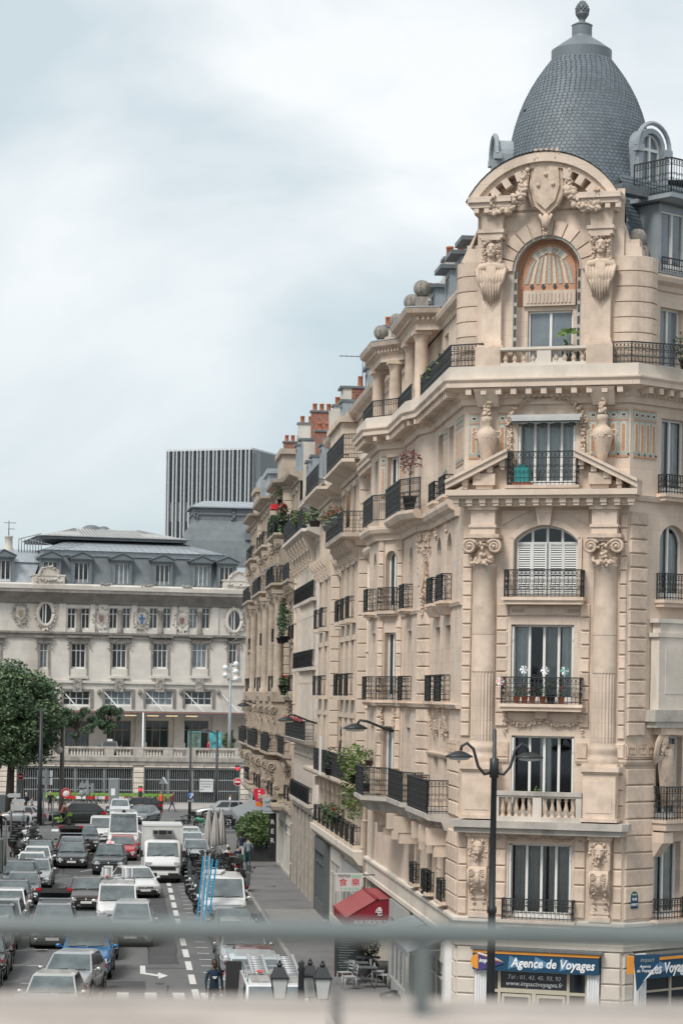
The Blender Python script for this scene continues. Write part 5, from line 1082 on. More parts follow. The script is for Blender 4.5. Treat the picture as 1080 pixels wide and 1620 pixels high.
shopfront(Cb,Fc,1,6.5,3.6,SHG,n=3,riser=.7,glass=GLASSB,proud=.35); shopfront(Cb,Fc,7.2,12,3.5,SHW,n=3); shopfront(Cb,Fc,12.6,21.6,3.3,SHGR,n=5)
put('ground_wall',MB().box(0,22,.05,.3,0,3.7),STPALE,Cb,Fc)
# ---- building added across the street, out of frame, to block low sky and feed reflections
Lb=thing('apartment_building','unseen long cream apartment building added along the left side to block low sky','building',T(-16,105,0))
terrace(Lb,[(-16,42),(-16,168)],[(1,3.2,0),(4.6,6.8,0),(8,10.2,0),(11.2,13.2,0)],.13,14.4,STC,PROF(14.6,.5),3.6,1.2)
roofing_=MB().box(-28,-16.1,42,168,.13,14.3).extr([(-28,42),(-16.3,42),(-16.3,168),(-28,168)],14.6,16.4,top=[(-26,44),(-18,44),(-18,166),(-26,166)]); put('mansard_roof',roofing_,ZINC,Lb,Matrix())
# ================================================================ railway station with its terrace, office tower and pavilion
SA=rad(10); _y0=238.0; FS=FR(13.3,240.2,SA); 
St=thing('railway_station','long pale stone station building with coats of arms, slate mansard and pedimented dormers','building',T(0,238,4.2))
def sp(px,py): return onF(FS,px,py)
def sx(px,py=1000): return sp(px,py)[0]
def spart(name,mb,m,par=None,F=None): return put(name,mb,m,par or St,F if F is not None else FS)
zt=sp(200,930)[1]; zc=sp(200,957)[1]; zs=sp(200,1003)[1]; zb2=sp(200,1068)[1]; zcan=sp(250,1128)[1]; ZT=4.2
L0,L1=sx(-330),sx(440)
wins=[]
for px in (-80,-16,113.5,136,179.5,200.5,243,264.5,306,326): wins.append((sx(px-6.3),sx(px+6.3),sp(px,996)[1],sp(px,962)[1],'p'))
for px in (125.5,190,254.5,317,-75,-10): wins.append((sx(px-11),sx(px+11),sp(px,1058)[1],sp(px,1018)[1],'w'))
for px in (70.5,369.5): wins.append((sx(px-6),sx(px+6),sp(px,1058)[1],sp(px,1018)[1],'n'))
for px in (123.5,189,254,316,-10): wins.append((sx(px-21),sx(px+21),sp(px,1117)[1],sp(px,1093)[1],'c'))
for px in (191,250.5,313.5,125,60): wins.append((sx(px-19),sx(px+19),ZT+.1,sp(px,1140)[1],'d'))
hol=[w[:4] for w in wins]
ovs=[(sx(72),sp(72,971)[1]),(sx(370),sp(370,982)[1])]
spart('wall',MB().wall(L0,L1,0,zc+.3,hol,.45),STS); spart('end_wall',MB().box(L1-.3,L1,.5,22,0,zc+2).box(L0,L0+.3,.5,22,0,zc).box(L0,L1,21.7,22,0,zc+2),STS)
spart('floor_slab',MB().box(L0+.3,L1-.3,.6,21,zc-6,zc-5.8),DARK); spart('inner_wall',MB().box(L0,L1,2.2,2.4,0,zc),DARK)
for (a,b,c,d,k) in wins:
    w,h=b-a,d-c
    fr={'p':2,'w':3,'n':2,'c':4,'d':3}[k]
    window(St,FS @ T(a,.3,c),w,h,fr,0,h*.72 if k!='c' else h*.5,glass=R.choice([GLASS,GLASS,GLASSB]),frame=WHITE if k!='d' else mat('oak door frames',(.30,.24,.16),.6) if 'oak door frames' not in MT else MT['oak door frames'])
    if k in 'wn':
        spart('window_sill',MB().box(a-.25,b+.25,-.28,.02,c-.95,c-.7).box(a-.1,b+.1,-.12,.02,c-.7,c-.02),STS)
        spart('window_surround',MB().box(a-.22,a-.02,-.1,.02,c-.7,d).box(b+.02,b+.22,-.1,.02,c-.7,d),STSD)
        hd=MB(); hd.box(a-.5,b+.5,-.4,.02,d+.55,d+.75); hd.box(a-.35,b+.35,-.2,.02,d+.05,d+.55); carve(hd,pl((a-.3,-.25,d+.3),(b+.3,-.25,d+.3),5 if k=='w' else 3),.16,2)
        for x in (a-.38,b+.38): carve(hd,pl((x,-.25,d+.4),(x,-.15,d-.5),4),.16,2)
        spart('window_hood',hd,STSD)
    if k=='c':
        kk=MB(); m=(a+b)/2; kk.box(m-.42,m+.42,-.3,.02,d-.1,d+1.25); carve(kk,[(m+.25*math.cos(q),-.33,d+.6+.4*math.sin(q)) for q in [i*.7 for i in range(9)]],.16,2); spart('carved_keystone',kk,STSP)
        spart('window_surround',MB().box(a-.25,a-.02,-.1,.02,c-.2,d).box(b+.02,b+.3,-.1,.02,c-.2,d).box(a-.25,b+.3,-.1,.02,d+.01,d+.2),STSD)
for px in (157,221,286,345): 
    k=MB(); x,z=sp(px,1095); k.ball((x,-.15,z),(.22,.18,.3),8,5); carve(k,pl((x,-.2,z+.2),(x,-.2,z-.3),4),.14,2); spart('carved_mask',k,STSD)
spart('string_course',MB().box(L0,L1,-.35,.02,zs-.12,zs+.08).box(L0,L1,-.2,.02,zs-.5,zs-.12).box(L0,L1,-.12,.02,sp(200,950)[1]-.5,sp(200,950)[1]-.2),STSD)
spart('string_course',MB().box(L0,L1,-.2,.02,zb2-.15-.7,zb2-.6),STS)
zg=sp(200,930)[1]
F6=[(L0,0),(L1,0)]
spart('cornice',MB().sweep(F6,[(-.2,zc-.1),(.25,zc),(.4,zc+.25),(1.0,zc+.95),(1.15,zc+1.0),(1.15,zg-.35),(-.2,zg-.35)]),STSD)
spart('gutter_parapet',MB().sweep(F6,[(-.3,zg-.35),(1.2,zg-.35),(1.25,zg+.05),(.9,zg+.2),(-.3,zg+.2)]),STS)
for (a,b) in ((93,104),(143,150),(156,170),(208,216),(272,279),(283,297),(334,345),(395,402)):
    spart('pilaster',MB().box(sx(a),sx(b),-.14,.02,zs+.08,zc),STS)
for px in (124.7,190,254,316):
    x=sx(px); spart('mullion_column',MB().lathe([(.32,zs+.1),(.3,zs+.5),(.26,zs+.55),(.24,zc-1.0),(.34,zc-.8),(.36,zc-.5)],10,(x,.05,0)),STSD)
def arms(px,py,m,mk):
    x,z=sp(px,py); a=MB(); carve(a,[(x+.75*math.cos(q),-.14,z+1.0*math.sin(q)) for q in [i*2*math.pi/20 for i in range(20)]],.22,2)
    o=spart('coat_of_arms',a,STSP); b=MB(); b.prism([(x-.45,z+.6),(x+.45,z+.6),(x+.45,z-.2),(x,z-.7),(x-.45,z-.2)],-.22,0); put('shield',b,MT.get('shield stone') or mat('shield stone',(.40,.37,.33),.8,var=.3,sc=3),o,FS)
    c=MB()
    if mk=='cross': c.box(x-.1,x+.1,-.26,-.22,z-.45,z+.5).box(x-.32,x+.32,-.26,-.22,z+.02,z+.2)
    else: c.prism([(x-.22,z+.34),(x+.22,z+.34),(x+.22,z-.1),(x,z-.36),(x-.22,z-.1)],-.25,-.22)
    put('emblem',c,m,o,FS)
EMB=mat('blue enamel',(.05,.14,.3),.5,var=0); EMR=mat('faded red enamel',(.2,.12,.11),.6,var=.2); EMY=mat('faded gold enamel',(.25,.2,.12),.6,var=.2)
arms(33,971,EMY,''); arms(160,979,EMR,''); arms(224,980,EMB,'cross'); arms(287.5,983,EMR,''); arms(396,985,EMR,'')
for (x,z) in ovs:
    o=MB(); o.tube([(x+.75*math.cos(q),-.1,z+1.15*math.sin(q)) for q in [i*2*math.pi/24 for i in range(25)]],.2,6); carve(o,[(x+.95*math.cos(q),-.15,z+1.4*math.sin(q)) for q in [i*2*math.pi/22 for i in range(22)]],.2,2); carve(o,[(x,-.2,z+1.6),(x,-.2,z-1.6)],.35,4)
    w_=spart('oval_window',o,STS); put('glass',MB().add([(x+.7*math.cos(q),-.05,z+1.1*math.sin(q)) for q in [i*2*math.pi/20 for i in range(20)]],[tuple(range(20))]),GLASS,w_,FS); put('glazing_bars',MB().box(x-.05,x+.05,-.1,-.06,z-1.0,z+1.0).box(x-.3,x-.24,-.1,-.06,z-.9,z+.9),WHITE,w_,FS)
for (a,b,py) in ((50,100,925),(351,396,940)):
    x0,z0=sp(a,py); x1=sx(b,py); m=(x0+x1)/2; c=MB(); c.box(x0,x1,-1.1,.2,zg,zg+.9); c.box(x0-.1,x1+.1,-1.15,.2,zg+.9,zg+1.05); c.prism([(m+.9*math.cos(q),zg+1.0+.85*math.sin(q)) for q in [i*math.pi/10 for i in range(11)]],-1.1,.1); carve(c,[(m+.95*math.cos(q),-1.15,zg+.9+.95*math.sin(q)) for q in [i*math.pi/12 for i in range(13)]],.2,3); carve(c,pl((x0+.4,-1.2,zg+.5),(x1-.4,-1.2,zg+.5),8),.25,2)
    spart('cartouche_gable',c,STS)
for px,py in ((164,929),(228,933),(291,937)): k=MB(); x=sx(px); carve(k,pl((x-.4,-1.2,zg+.2),(x+.4,-1.2,zg+.2),5),.22,3); spart('carved_finial',k,STSP)
# mansard, dormers and glazed ridge
zr=sp(200,881)[1]; xl,xr=sx(54,930),sx(371,930)
spart('mansard_roof',MB().extr([(xl,-.2),(xr,-.2),(xr,20),(xl,20)],zg+.1,zr,top=[(xl+1.0,.7),(xr-1.0,.7),(xr-1,19),(xl+1,19)]),mat('dark mansard slate',(.145,.165,.175),.6,var=.15,sc=1.5,bump=.2,bsc=6,dirt=(.2,.22,.22),dsc=.6))
spart('zinc_fascia',MB().extr([(xl+.9,.55),(xr-.9,.55),(xr-.9,19),(xl+.9,19)],zr,zr+.5),MT['zinc roofing'])
zz=zr+.5; zk=zz+1.2
spart('zinc_roof',MB().extr([(xl+.7,.3),(xr-.7,.3),(xr-.7,19.3),(xl+.7,19.3)],zz,zk,top=[(xl+4,5),(xr-4,5),(xr-4,15),(xl+4,15)]),ZINC)
sm=MB()
for i in range(30):
    x=xl+1+(xr-xl-2)*i/29; sm.tube([(x,.28,zz+.03),(x+(.0 if 4<i<26 else (3.3 if i<4 else -3.3)),5,zk+.03)],.03,4)
q=spart('zinc_seams',sm,ZINC); q['kind']='stuff'
ra,rb=sx(72,860),sx(308,866)
rd=spart('glazed_ridge',MB().extr([(ra,4),(rb,4),(rb,15),(ra,15)],zk+.1,zk+.35).extr([(ra-.3,3.7),(rb+.3,3.7),(rb+.3,15.3),(ra-.3,15.3)],zk+.35,zk+1.45,top=[(ra+4.2,8.5),(rb-4.2,8.5),(rb-4.2,10),(ra+4.2,10)]),LEAD)
gb=MB()
for i in range(46):
    t=i/45; x=ra+(rb-ra)*t; x2=min(max(x,ra+4.2),rb-4.2); gb.box(-.11,.11,0,.01,0,1,X=Matrix(((1,0,x2-x,x),(0,1,4.75,3.68),(0,0,1.12,zk+.4),(0,0,0,1))))
q=put('ridge_panes',gb,mat('weathered ridge panels',(.40,.40,.385),.5,var=.2,sc=2),rd,FS); q['kind']='stuff'
for px,py,r in ((145,843,1.35),(164,845,.95)):
    x,z=onF(FS @ T(0,9,0),px,py); spart('roof_ventilator',MB().lathe([(r*1.05,-.35),(r*1.05,-.05),(r*.95,0),(r*.9,.4),(r*.65,.85),(r*.35,1.05),(0,1.1)],16,(x,9,z-.3)),LEAD)
for px,wpx,py in ((79.5,30,930),(128,30,928),(191.5,30,931),(256,30,934),(317,30,938),(357.5,26,940),(5,30,925),(-60,30,925)):
    x=sx(px,py); w=1.5; h=2.5; F=FS @ T(x-w/2,-.35,zg+.15)
    d=put('dormer',MB().box(-.25,.0,0,2.0,0,h).box(w,w+.25,0,2.0,0,h).box(0,w,.0,2.0,h-.3,h).box(0,w,.5,.6,0,h).box(0,w,0,.6,0,.1),ZDARK,St,F)
    put('dormer_pediment',MB().prism([(-.42,h),(w+.42,h),(w+.42,h+.1),(w/2,h+.62),(-.42,h+.1)],-.3,2.0).prism([(-.52,h+.12),(w/2,h+.66),(w+.52,h+.12),(w+.52,h+.2),(w/2,h+.76),(-.52,h+.2)],-.4,2.1).box(-.38,w+.38,-.15,0,h-.12,h),ZDARK,d,F)
    m,ps=win_meshes(w-.1,h-.4,3,0,None); put('window',m,WHITE,d,F @ T(.05,.25,.1)); put('glass',MB().box(.1,w-.1,.34,.36,.1,h-.3),GLASSB if px in (191.5,317) else GLASS,d,F)
# lower left roof, chimney and aerial
spart('wing_roof',MB().extr([(L0,-.2),(xl-.3,-.2),(xl-.3,20),(L0,20)],zg+.1,zr-.8,top=[(L0,.7),(xl+.6,.7),(xl+.6,19),(L0,19)]).extr([(L0,.5),(xl+1.2,.5),(xl+1.2,19),(L0,19)],zr-.8,zr+.6,top=[(L0,4),(xl+1,4),(xl+1,15),(L0,15)]),ZINC)
x,z=onF(FS @ T(0,4,0),14,872); spart('flue',MB().lathe([(.5,-1),(.45,.3),(.38,.4),(.38,1.35),(.45,1.4),(.4,1.5)],14,(x,4,z)),PLAST)
a=MB(); a.tube([(x,4,z+1.4),(x,4,z+3.0)],.05,5); a.tube([(x-.5,4,z+2.8),(x+.7,4,z+2.8)],.03,4); a.tube([(x-.1,4,z+2.2),(x+.6,4,z+2.2)],.03,4); spart('aerial',a,LEAD)
gr=MB(); xa,xb=onF(FS @ T(0,3,0),30,872)[0],onF(FS @ T(0,3,0),66,858)[0]
for i in range(9): gr.tube([(xa+(xb-xa)*i/8,3,zr+.3),(xa+(xb-xa)*i/8,3,zr+1.6)],.04,4)
gr.tube([(xa,3,zr+1.6),(xb,3,zr+2.2)],.04,4); spart('roof_guardrail',gr,LEAD)
rr=spart('right_wing_roof',MB().extr([(xr-.3,1),(L1,1),(L1,20),(xr-.3,20)],zg+.1,zr-1.6,top=[(xr-.3,1.8),(L1,1.8),(L1,19),(xr-.3,19)]).extr([(xr-1,1.5),(L1,1.5),(L1,19),(xr-1,19)],zr-1.6,zr-.5,top=[(xr-1,4),(L1,4),(L1,15),(xr-1,15)]),ZINC)
# canopy with lamps
cx0=sx(176,1128); can=spart('canopy',MB().box(cx0-12,L1-.5,-3.6,0,zcan-.1,zcan+.05).box(cx0-12,L1-.5,-3.7,-3.6,zcan-.2,zcan+.18),LEAD)
put('canopy_edge',MB().box(cx0-12,L1-.5,-3.76,-3.7,zcan-.02,zcan+.12),mat('rusty canopy edge',(.26,.13,.09),.7,var=.3,sc=2),can,FS)
for px in (100,165,231,294,350): x=sx(px,1110); put('canopy_tie',MB().tube([(x,0,zcan+2.0),(x+1.2,-3.4,zcan+.1)],.05,5),WHITE,can,FS)
LAMP=mat('warm canopy lamp',(1,.75,.4),.5,var=0,emit=.45)
for px in (200,235,265,296,388): x=sx(px,1133); put('strip_lamp',MB().box(x-.55,x+.55,-2.4,-2.2,zcan-.3,zcan-.2),LAMP,can,FS)
for px in (222,283,343): x=sx(px,1160); spart('pier',MB().box(x-.5,x+.5,-.25,.02,ZT,zcan-.1).box(x-.6,x+.6,-.35,.02,ZT,ZT+1.2),STS)
# ---- retaining wall with gates, and the terrace balustrade
FT=FR(12.6,224.6,rad(3)); tp=lambda px,py: onF(FT,px,py)
tx=lambda px: tp(px,1240)[0]
put('terrace_floor',MB().box(-60,6,.3,16,ZT-.35,ZT),CONC,None,FT,None,None,None,'structure')
Wl=thing('retaining_wall','weathered grey stone retaining wall with three gated bays below the station terrace','wall',FT)
g1a,g1b,g2a,g2b=tx(27),tx(211),tx(228),tx(380)
zgt=tp(200,1214)[1]
bays=[(g1a-14,g1a-3.4),(g1a,g1b),(g2a,g2b)]
put('wall',MB().wall(-60,6,0,ZT,[(a,b,-.1,zgt) for a,b in bays],.6),STSP,Wl,FT)
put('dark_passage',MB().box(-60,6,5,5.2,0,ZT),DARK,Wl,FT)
put('coping',MB().box(-60,6,-.25,.4,ZT-.25,ZT+.12).box(-60,6,-.12,.02,ZT-.6,ZT-.25),STSP,Wl,FT)
for (a,b) in ((g1b,g2a),(g2b,g2b+.9),(g1a-3.4,g1a)):
    for i in range(7): put('stone_block',MB().slab(a+.02,b-.02,-.18,.1,.02+i*zgt/7,(i+1)*zgt/7-.03,.04),STPALE if i>1 else STGREY,Wl,FT)
vs=MB()
for (a,b) in bays:
    n=int((b-a)/1.1)
    for i in range(n): put('lintel_stone',MB().slab(a+(b-a)*i/n+.02,a+(b-a)*(i+1)/n-.02,-.07,.2,zgt+.02,zgt+.52,.03),STPALE,Wl,FT)
bz0,bz1=ZT+.12,ZT+1.05
bs=thing('terrace_balustrade','old grey stone balustrade along the edge of the station terrace','balustrade',FT @ T(0,0,ZT))
put('rail',MB().box(-60,6,-.2,.25,bz1-.18,bz1).box(-60,6,-.14,.2,bz1-.26,bz1-.18),STGREY,bs,FT); put('base',MB().box(-60,6,-.15,.2,bz0,bz0+.15),STGREY,bs,FT)
lb=MB().lathe([(.1,0),(.06,.08),(.11,.22),(.05,.42),(.09,.5),(.09,.55)],7).mesh('baluster'); x=-30; nb=0
pd=[tx(p) for p in (30,62,100,172,218,265,301,378)]
for p in pd: put('pedestal',MB().box(p-.45,p+.45,-.2,.25,bz0,bz1-.2),STGREY,bs,FT)
while x<6:
    if all(abs(x-p)>.6 for p in pd) and nb<290: put('baluster',lb,STS,bs,FT @ T(x,0,bz0+.13)); nb+=1
    x+=.28
STEEL=mat('grey painted steel',(.30,.32,.33),.5,metal=.2,var=.1); GMESH=mat('dark gate mesh',(.02,.021,.023),.7,var=.1)
def gate(a,b,lab):
    g=thing('barred_gate',lab,'gate',FT @ T((a+b)/2,.2,0)); n=max(1,round((b-a)/2.5)); w=(b-a)/n
    for i in range(n):
        x=a+w*i; put('leaf_frame',MB().box(x+.02,x+.1,.16,.24,.08,zgt-.05).box(x+w-.1,x+w-.02,.16,.24,.08,zgt-.05).box(x+.1,x+w-.1,.16,.24,.08,.18).box(x+.1,x+w-.1,.16,.24,zgt-.15,zgt-.05).box(x+.1,x+w-.1,.16,.24,zgt*.36,zgt*.36+.08).box(x+.1,x+w-.1,.16,.24,zgt*.66,zgt*.66+.08),STEEL,g,FT)
        m=MB(); k=int(w/.2)
        for j in range(1,k): m.box(x+w*j/k-.019,x+w*j/k+.019,.18,.22,.15,zgt-.1)
        q=put('bars',m,STEEL,g,FT); q['kind']='stuff'
    put('backing_mesh',MB().box(a,b,.9,.92,.05,zgt),GMESH,g,FT)
gate(*bays[0],'grey barred steel gate behind the big tree'); gate(*bays[1],'wide grey barred steel gate behind the row of rental bicycles'); gate(*bays[2],'grey barred steel gate carrying the white notice board')
# ---- office tower
TA=rad(-26); P0=atd(260,1000,455); FTW=FR(P0.x,P0.y,TA)
twx=onF(FTW,396,900)[0]; tz=onF(FTW,330,713)[1]
Pc=FTW @ Vector((twx,0,0)); FTR=FR(Pc.x,Pc.y,rad(66)); twr=onF(FTR,449,900)[0]
Tw=thing('office_tower','dark glass office tower with pairs of white vertical fins rising behind the station','tower',T(P0.x,P0.y,0))
TG=mat('tower dark glazing',(.022,.03,.038),.15,var=.3,sc=.15,spec=.8); TGL=mat('tower pale spandrels',(.19,.22,.235),.4,var=.15,sc=.3); FIN=mat('white tower fins',(.58,.60,.61),.5,var=.05)
put('core',MB().box(0,twx,0,twr,0,tz),TG,Tw,FTW)
put('roof_edge',MB().box(-.1,twx+.1,-.35,twr,tz,tz+.35),FIN,Tw,FTW)
nb=10.5; 
fin=MB().box(-.10,.10,-.6,0,0,tz).mesh('fin')
for i in range(11):
    x=twx*(i+.15)/10.6
    for dx in (-.34,.34): put('fin',fin,FIN,Tw,FTW @ T(min(max(x+dx,.1),twx-.1),0,0))
    if i<10:
        xa,xb=x+.6,x+twx/10.6-.6
        put('spandrel',MB().box(xa,xb,-.06,0,tz-13.2,tz-9.6),TGL,Tw,FTW)
        if i<5:
            for k in range(3): put('spandrel',MB().box(xa,xb,-.06,0,tz-24.5-k*7,tz-21.5-k*7),TGL,Tw,FTW)
for k in range(18): put('floor_line',MB().box(0,twx,-.03,0,tz-3.4*k-.15,tz-3.4*k),mat('tower floor edge',(.06,.075,.09),.4,var=0) if 'tower floor edge' not in MT else MT['tower floor edge'],Tw,FTW)
m=twr; n=26
put('side_glazing',MB().box(.05,twr-.05,-.04,0,0,tz),TGL,Tw,FTR)
fin2=MB().box(-.09,.09,-.14,0,0,tz).mesh('fin'); gls=MB().box(-.62,.62,-.07,0,0,tz-.5).mesh('glass_strip')
for i in range(n): put('fin',fin2,FIN,Tw,FTR @ T(twr*(i+.2)/n,0,0)); put('glass_strip',gls,MT.get('tower side strips') or mat('tower side strips',(.035,.042,.048),.7,var=.1,spec=.2),Tw,FTR @ T(twr*(i+.75)/n,0,0))
# ---- dark mansard pavilion between tower and terrace
PV=thing('pavilion_roof_block','tall dark slate pavilion with curved mansard and zinc top behind the station','building',T(12,262,0))
FP=FR(7.1,262,rad(2)); pz=lambda py: onF(FP,350,py)[1]
wd=9.6
put('block',MB().box(-1,wd+1,0,10,0,pz(905)),STS,PV,FP)
PS=MT['dark mansard slate']; prof=[(0,pz(905)),(.15,pz(880)),(.5,pz(855)),(1.1,pz(835)),(1.5,pz(826)),(1.6,pz(822))]
for (o0,z0),(o1,z1) in zip(prof[:-1],prof[1:]):
    put('mansard_band',MB().extr([(o0-1.2,o0),(wd+1.2-o0,o0),(wd+1.2-o0,10-o0),(o0-1.2,10-o0)],z0,z1,top=[(o1-1.2,o1),(wd+1.2-o1,o1),(wd+1.2-o1,10-o1),(o1-1.2,10-o1)]),PS,PV,FP)
put('lead_frieze',MB().box(.45,wd-.45,1.65,8.3,pz(822),pz(802)).box(.3,wd-.3,1.5,8.5,pz(813),pz(810)),LEAD,PV,FP)
put('zinc_top',MB().box(.0,wd,1.2,8.8,pz(802),pz(800)).extr([(.1,1.3),(wd-.1,1.3),(wd-.1,8.7),(.1,8.7)],pz(800),pz(789),top=[(1.6,3.5),(wd-1.6,3.5),(wd-1.6,6.5),(1.6,6.5)]),ZINC,PV,FP)
for x in (.7,wd/2,wd-.7): k=MB(); carve(k,pl((x,1.5,pz(806)),(x,1.5,pz(818)),4),.35,2); put('lead_ornament',k,LEAD,PV,FP)
put('roof_hatch',MB().box(wd*.62,wd*.62+1.3,.2,.9,pz(853),pz(841)),LEAD,PV,FP)
# ---- trees
BARK=mat('brown bark',(.07,.055,.045),.9,var=.3,sc=6,bump=.5,bsc=12)
def tree(lab, x, y, z0, cz, r, n, leaf, lm=(0,1), seed=3, clumps=26, group=None):
    q=random.Random(seed); t=thing('broadleaf_tree',lab,'tree',T(x,y,z0),group)
    tr=MB(); tr.tube([(x,y,z0),(x+.1,y,z0+(cz-z0)*.5),(x+.3,y,cz)],[.08*r[2],.06*r[2],.03*r[2]],8)
    for i in range(7): a=i*.9; tr.tube([(x+.1,y,z0+(cz-z0)*(.5+.06*i)),(x+r[0]*.4*math.cos(a),y+r[1]*.4*math.sin(a),cz-.1*r[2]+.12*i*r[2]),(x+r[0]*.75*math.cos(a),y+r[1]*.75*math.sin(a),cz+.1*i*r[2]-.1)],[.04*r[2],.025*r[2],.008*r[2]],6)
    put('trunk',tr,BARK,t,Matrix())
    for li in lm:
        m=MB()
        for k in range(clumps):
            while 1:
                v=Vector((q.uniform(-1,1),q.uniform(-1,1),q.uniform(-1,1)))
                if v.length<1: break
            rr=q.uniform(.16,.36); c=(x+v.x*r[0]*.82,y+v.y*r[1]*.82,cz+v.z*r[2]*.82)
            leaves(m,c,(r[0]*rr,r[1]*rr,r[2]*rr*.7),n//clumps,leaf,q,shell=.3)
        o=put('crown',m,LEAF[li],t,Matrix())
    return t
tree('large dark green tree at the left edge in front of the station',-8.6,190,0,8.3,(4.5,4.4,4.7),19000,.16,(0,1,1),5,75)
tree('small dull green tree on the station terrace beside the large tree',-4.3,229,ZT,7.6,(2.2,2.0,1.9),5000,.13,(0,),8,24); tree('small grey green tree on the station terrace above the parked taxi',-1.2,229.5,ZT,7.7,(1.5,1.5,1.7),3600,.13,(0,),9,20); tree('slender young tree on the station terrace behind the advertising panels',10.3,229.5,ZT,6.0,(.9,.9,1.5),1500,.12,(1,),10,12)
# ================================================================ vehicles
def paint(n,c,metal=.0): return mat(n,c,.28,metal=metal,var=.04,sc=2,coat=.6)
P0_=paint('car paint',(.5,.5,.5))
PC={'white':paint('white car paint',(.70,.71,.71)),'silver':paint('silver car paint',(.42,.43,.44),.5),'grey':paint('grey car paint',(.17,.18,.185),.4),'dark':paint('anthracite car paint',(.045,.05,.053),.3),'black':paint('black car paint',(.014,.015,.016),.1),'blue':paint('blue car paint',(.02,.17,.40),.3),'red':paint('red car paint',(.42,.012,.02)),'maroon':paint('dark red car paint',(.13,.02,.025),.2),'brown':paint('dark brown car paint',(.06,.045,.04),.3),'pale':paint('pale blue car paint',(.45,.52,.55)),'green':paint('very dark green car paint',(.018,.026,.024),.2),'mint':paint('mint green paint',(.16,.55,.36)),'beige':paint('champagne car paint',(.47,.46,.42),.4)}
CGL=mat('car glass',(.13,.155,.16),.05,metal=.3,var=.45,sc=1.3,spec=1.0); CGD=mat('dark car glass',(.02,.024,.026),.06,var=0,spec=.8)  # car glass: noise blotches in the base colour stand in for varied reflections
RUB=mat('tyre rubber',(.012,.012,.012),.9,var=0); RIM=mat('alloy rim',(.42,.43,.44),.35,metal=.7,var=0); BPL=mat('black car plastic',(.018,.018,.019),.6,var=0)
HL=mat('headlight glass',(.62,.66,.68),.12,metal=.35,var=.1,sc=14); TLR=mat('tail light red',(.45,.012,.02),.2,var=0); CHR=mat('chrome trim',(.6,.62,.63),.2,metal=.9,var=0); NPL=mat('number plate white',(.72,.72,.7),.5,var=0); BLU=mat('plate blue',(.02,.08,.4),.5,var=0)
INT=mat('car interior',(.02,.02,.021),.9,var=0)
PROTO={}
def loft(m, st, mi=0):
    n=len(st[0]); b=len(m.V); 
    for r in st: m.V.extend(r)
    for i in range(len(st)-1):
        for j in range(n-1): m.F.append((b+i*n+j,b+i*n+j+1,b+(i+1)*n+j+1,b+(i+1)*n+j)); m.M.append(mi); m.S.append(True)
    m.F.append(tuple(b+j for j in range(n-1,-1,-1))); m.M.append(mi); m.S.append(False)
    m.F.append(tuple(b+(len(st)-1)*n+j for j in range(n))); m.M.append(mi); m.S.append(False)
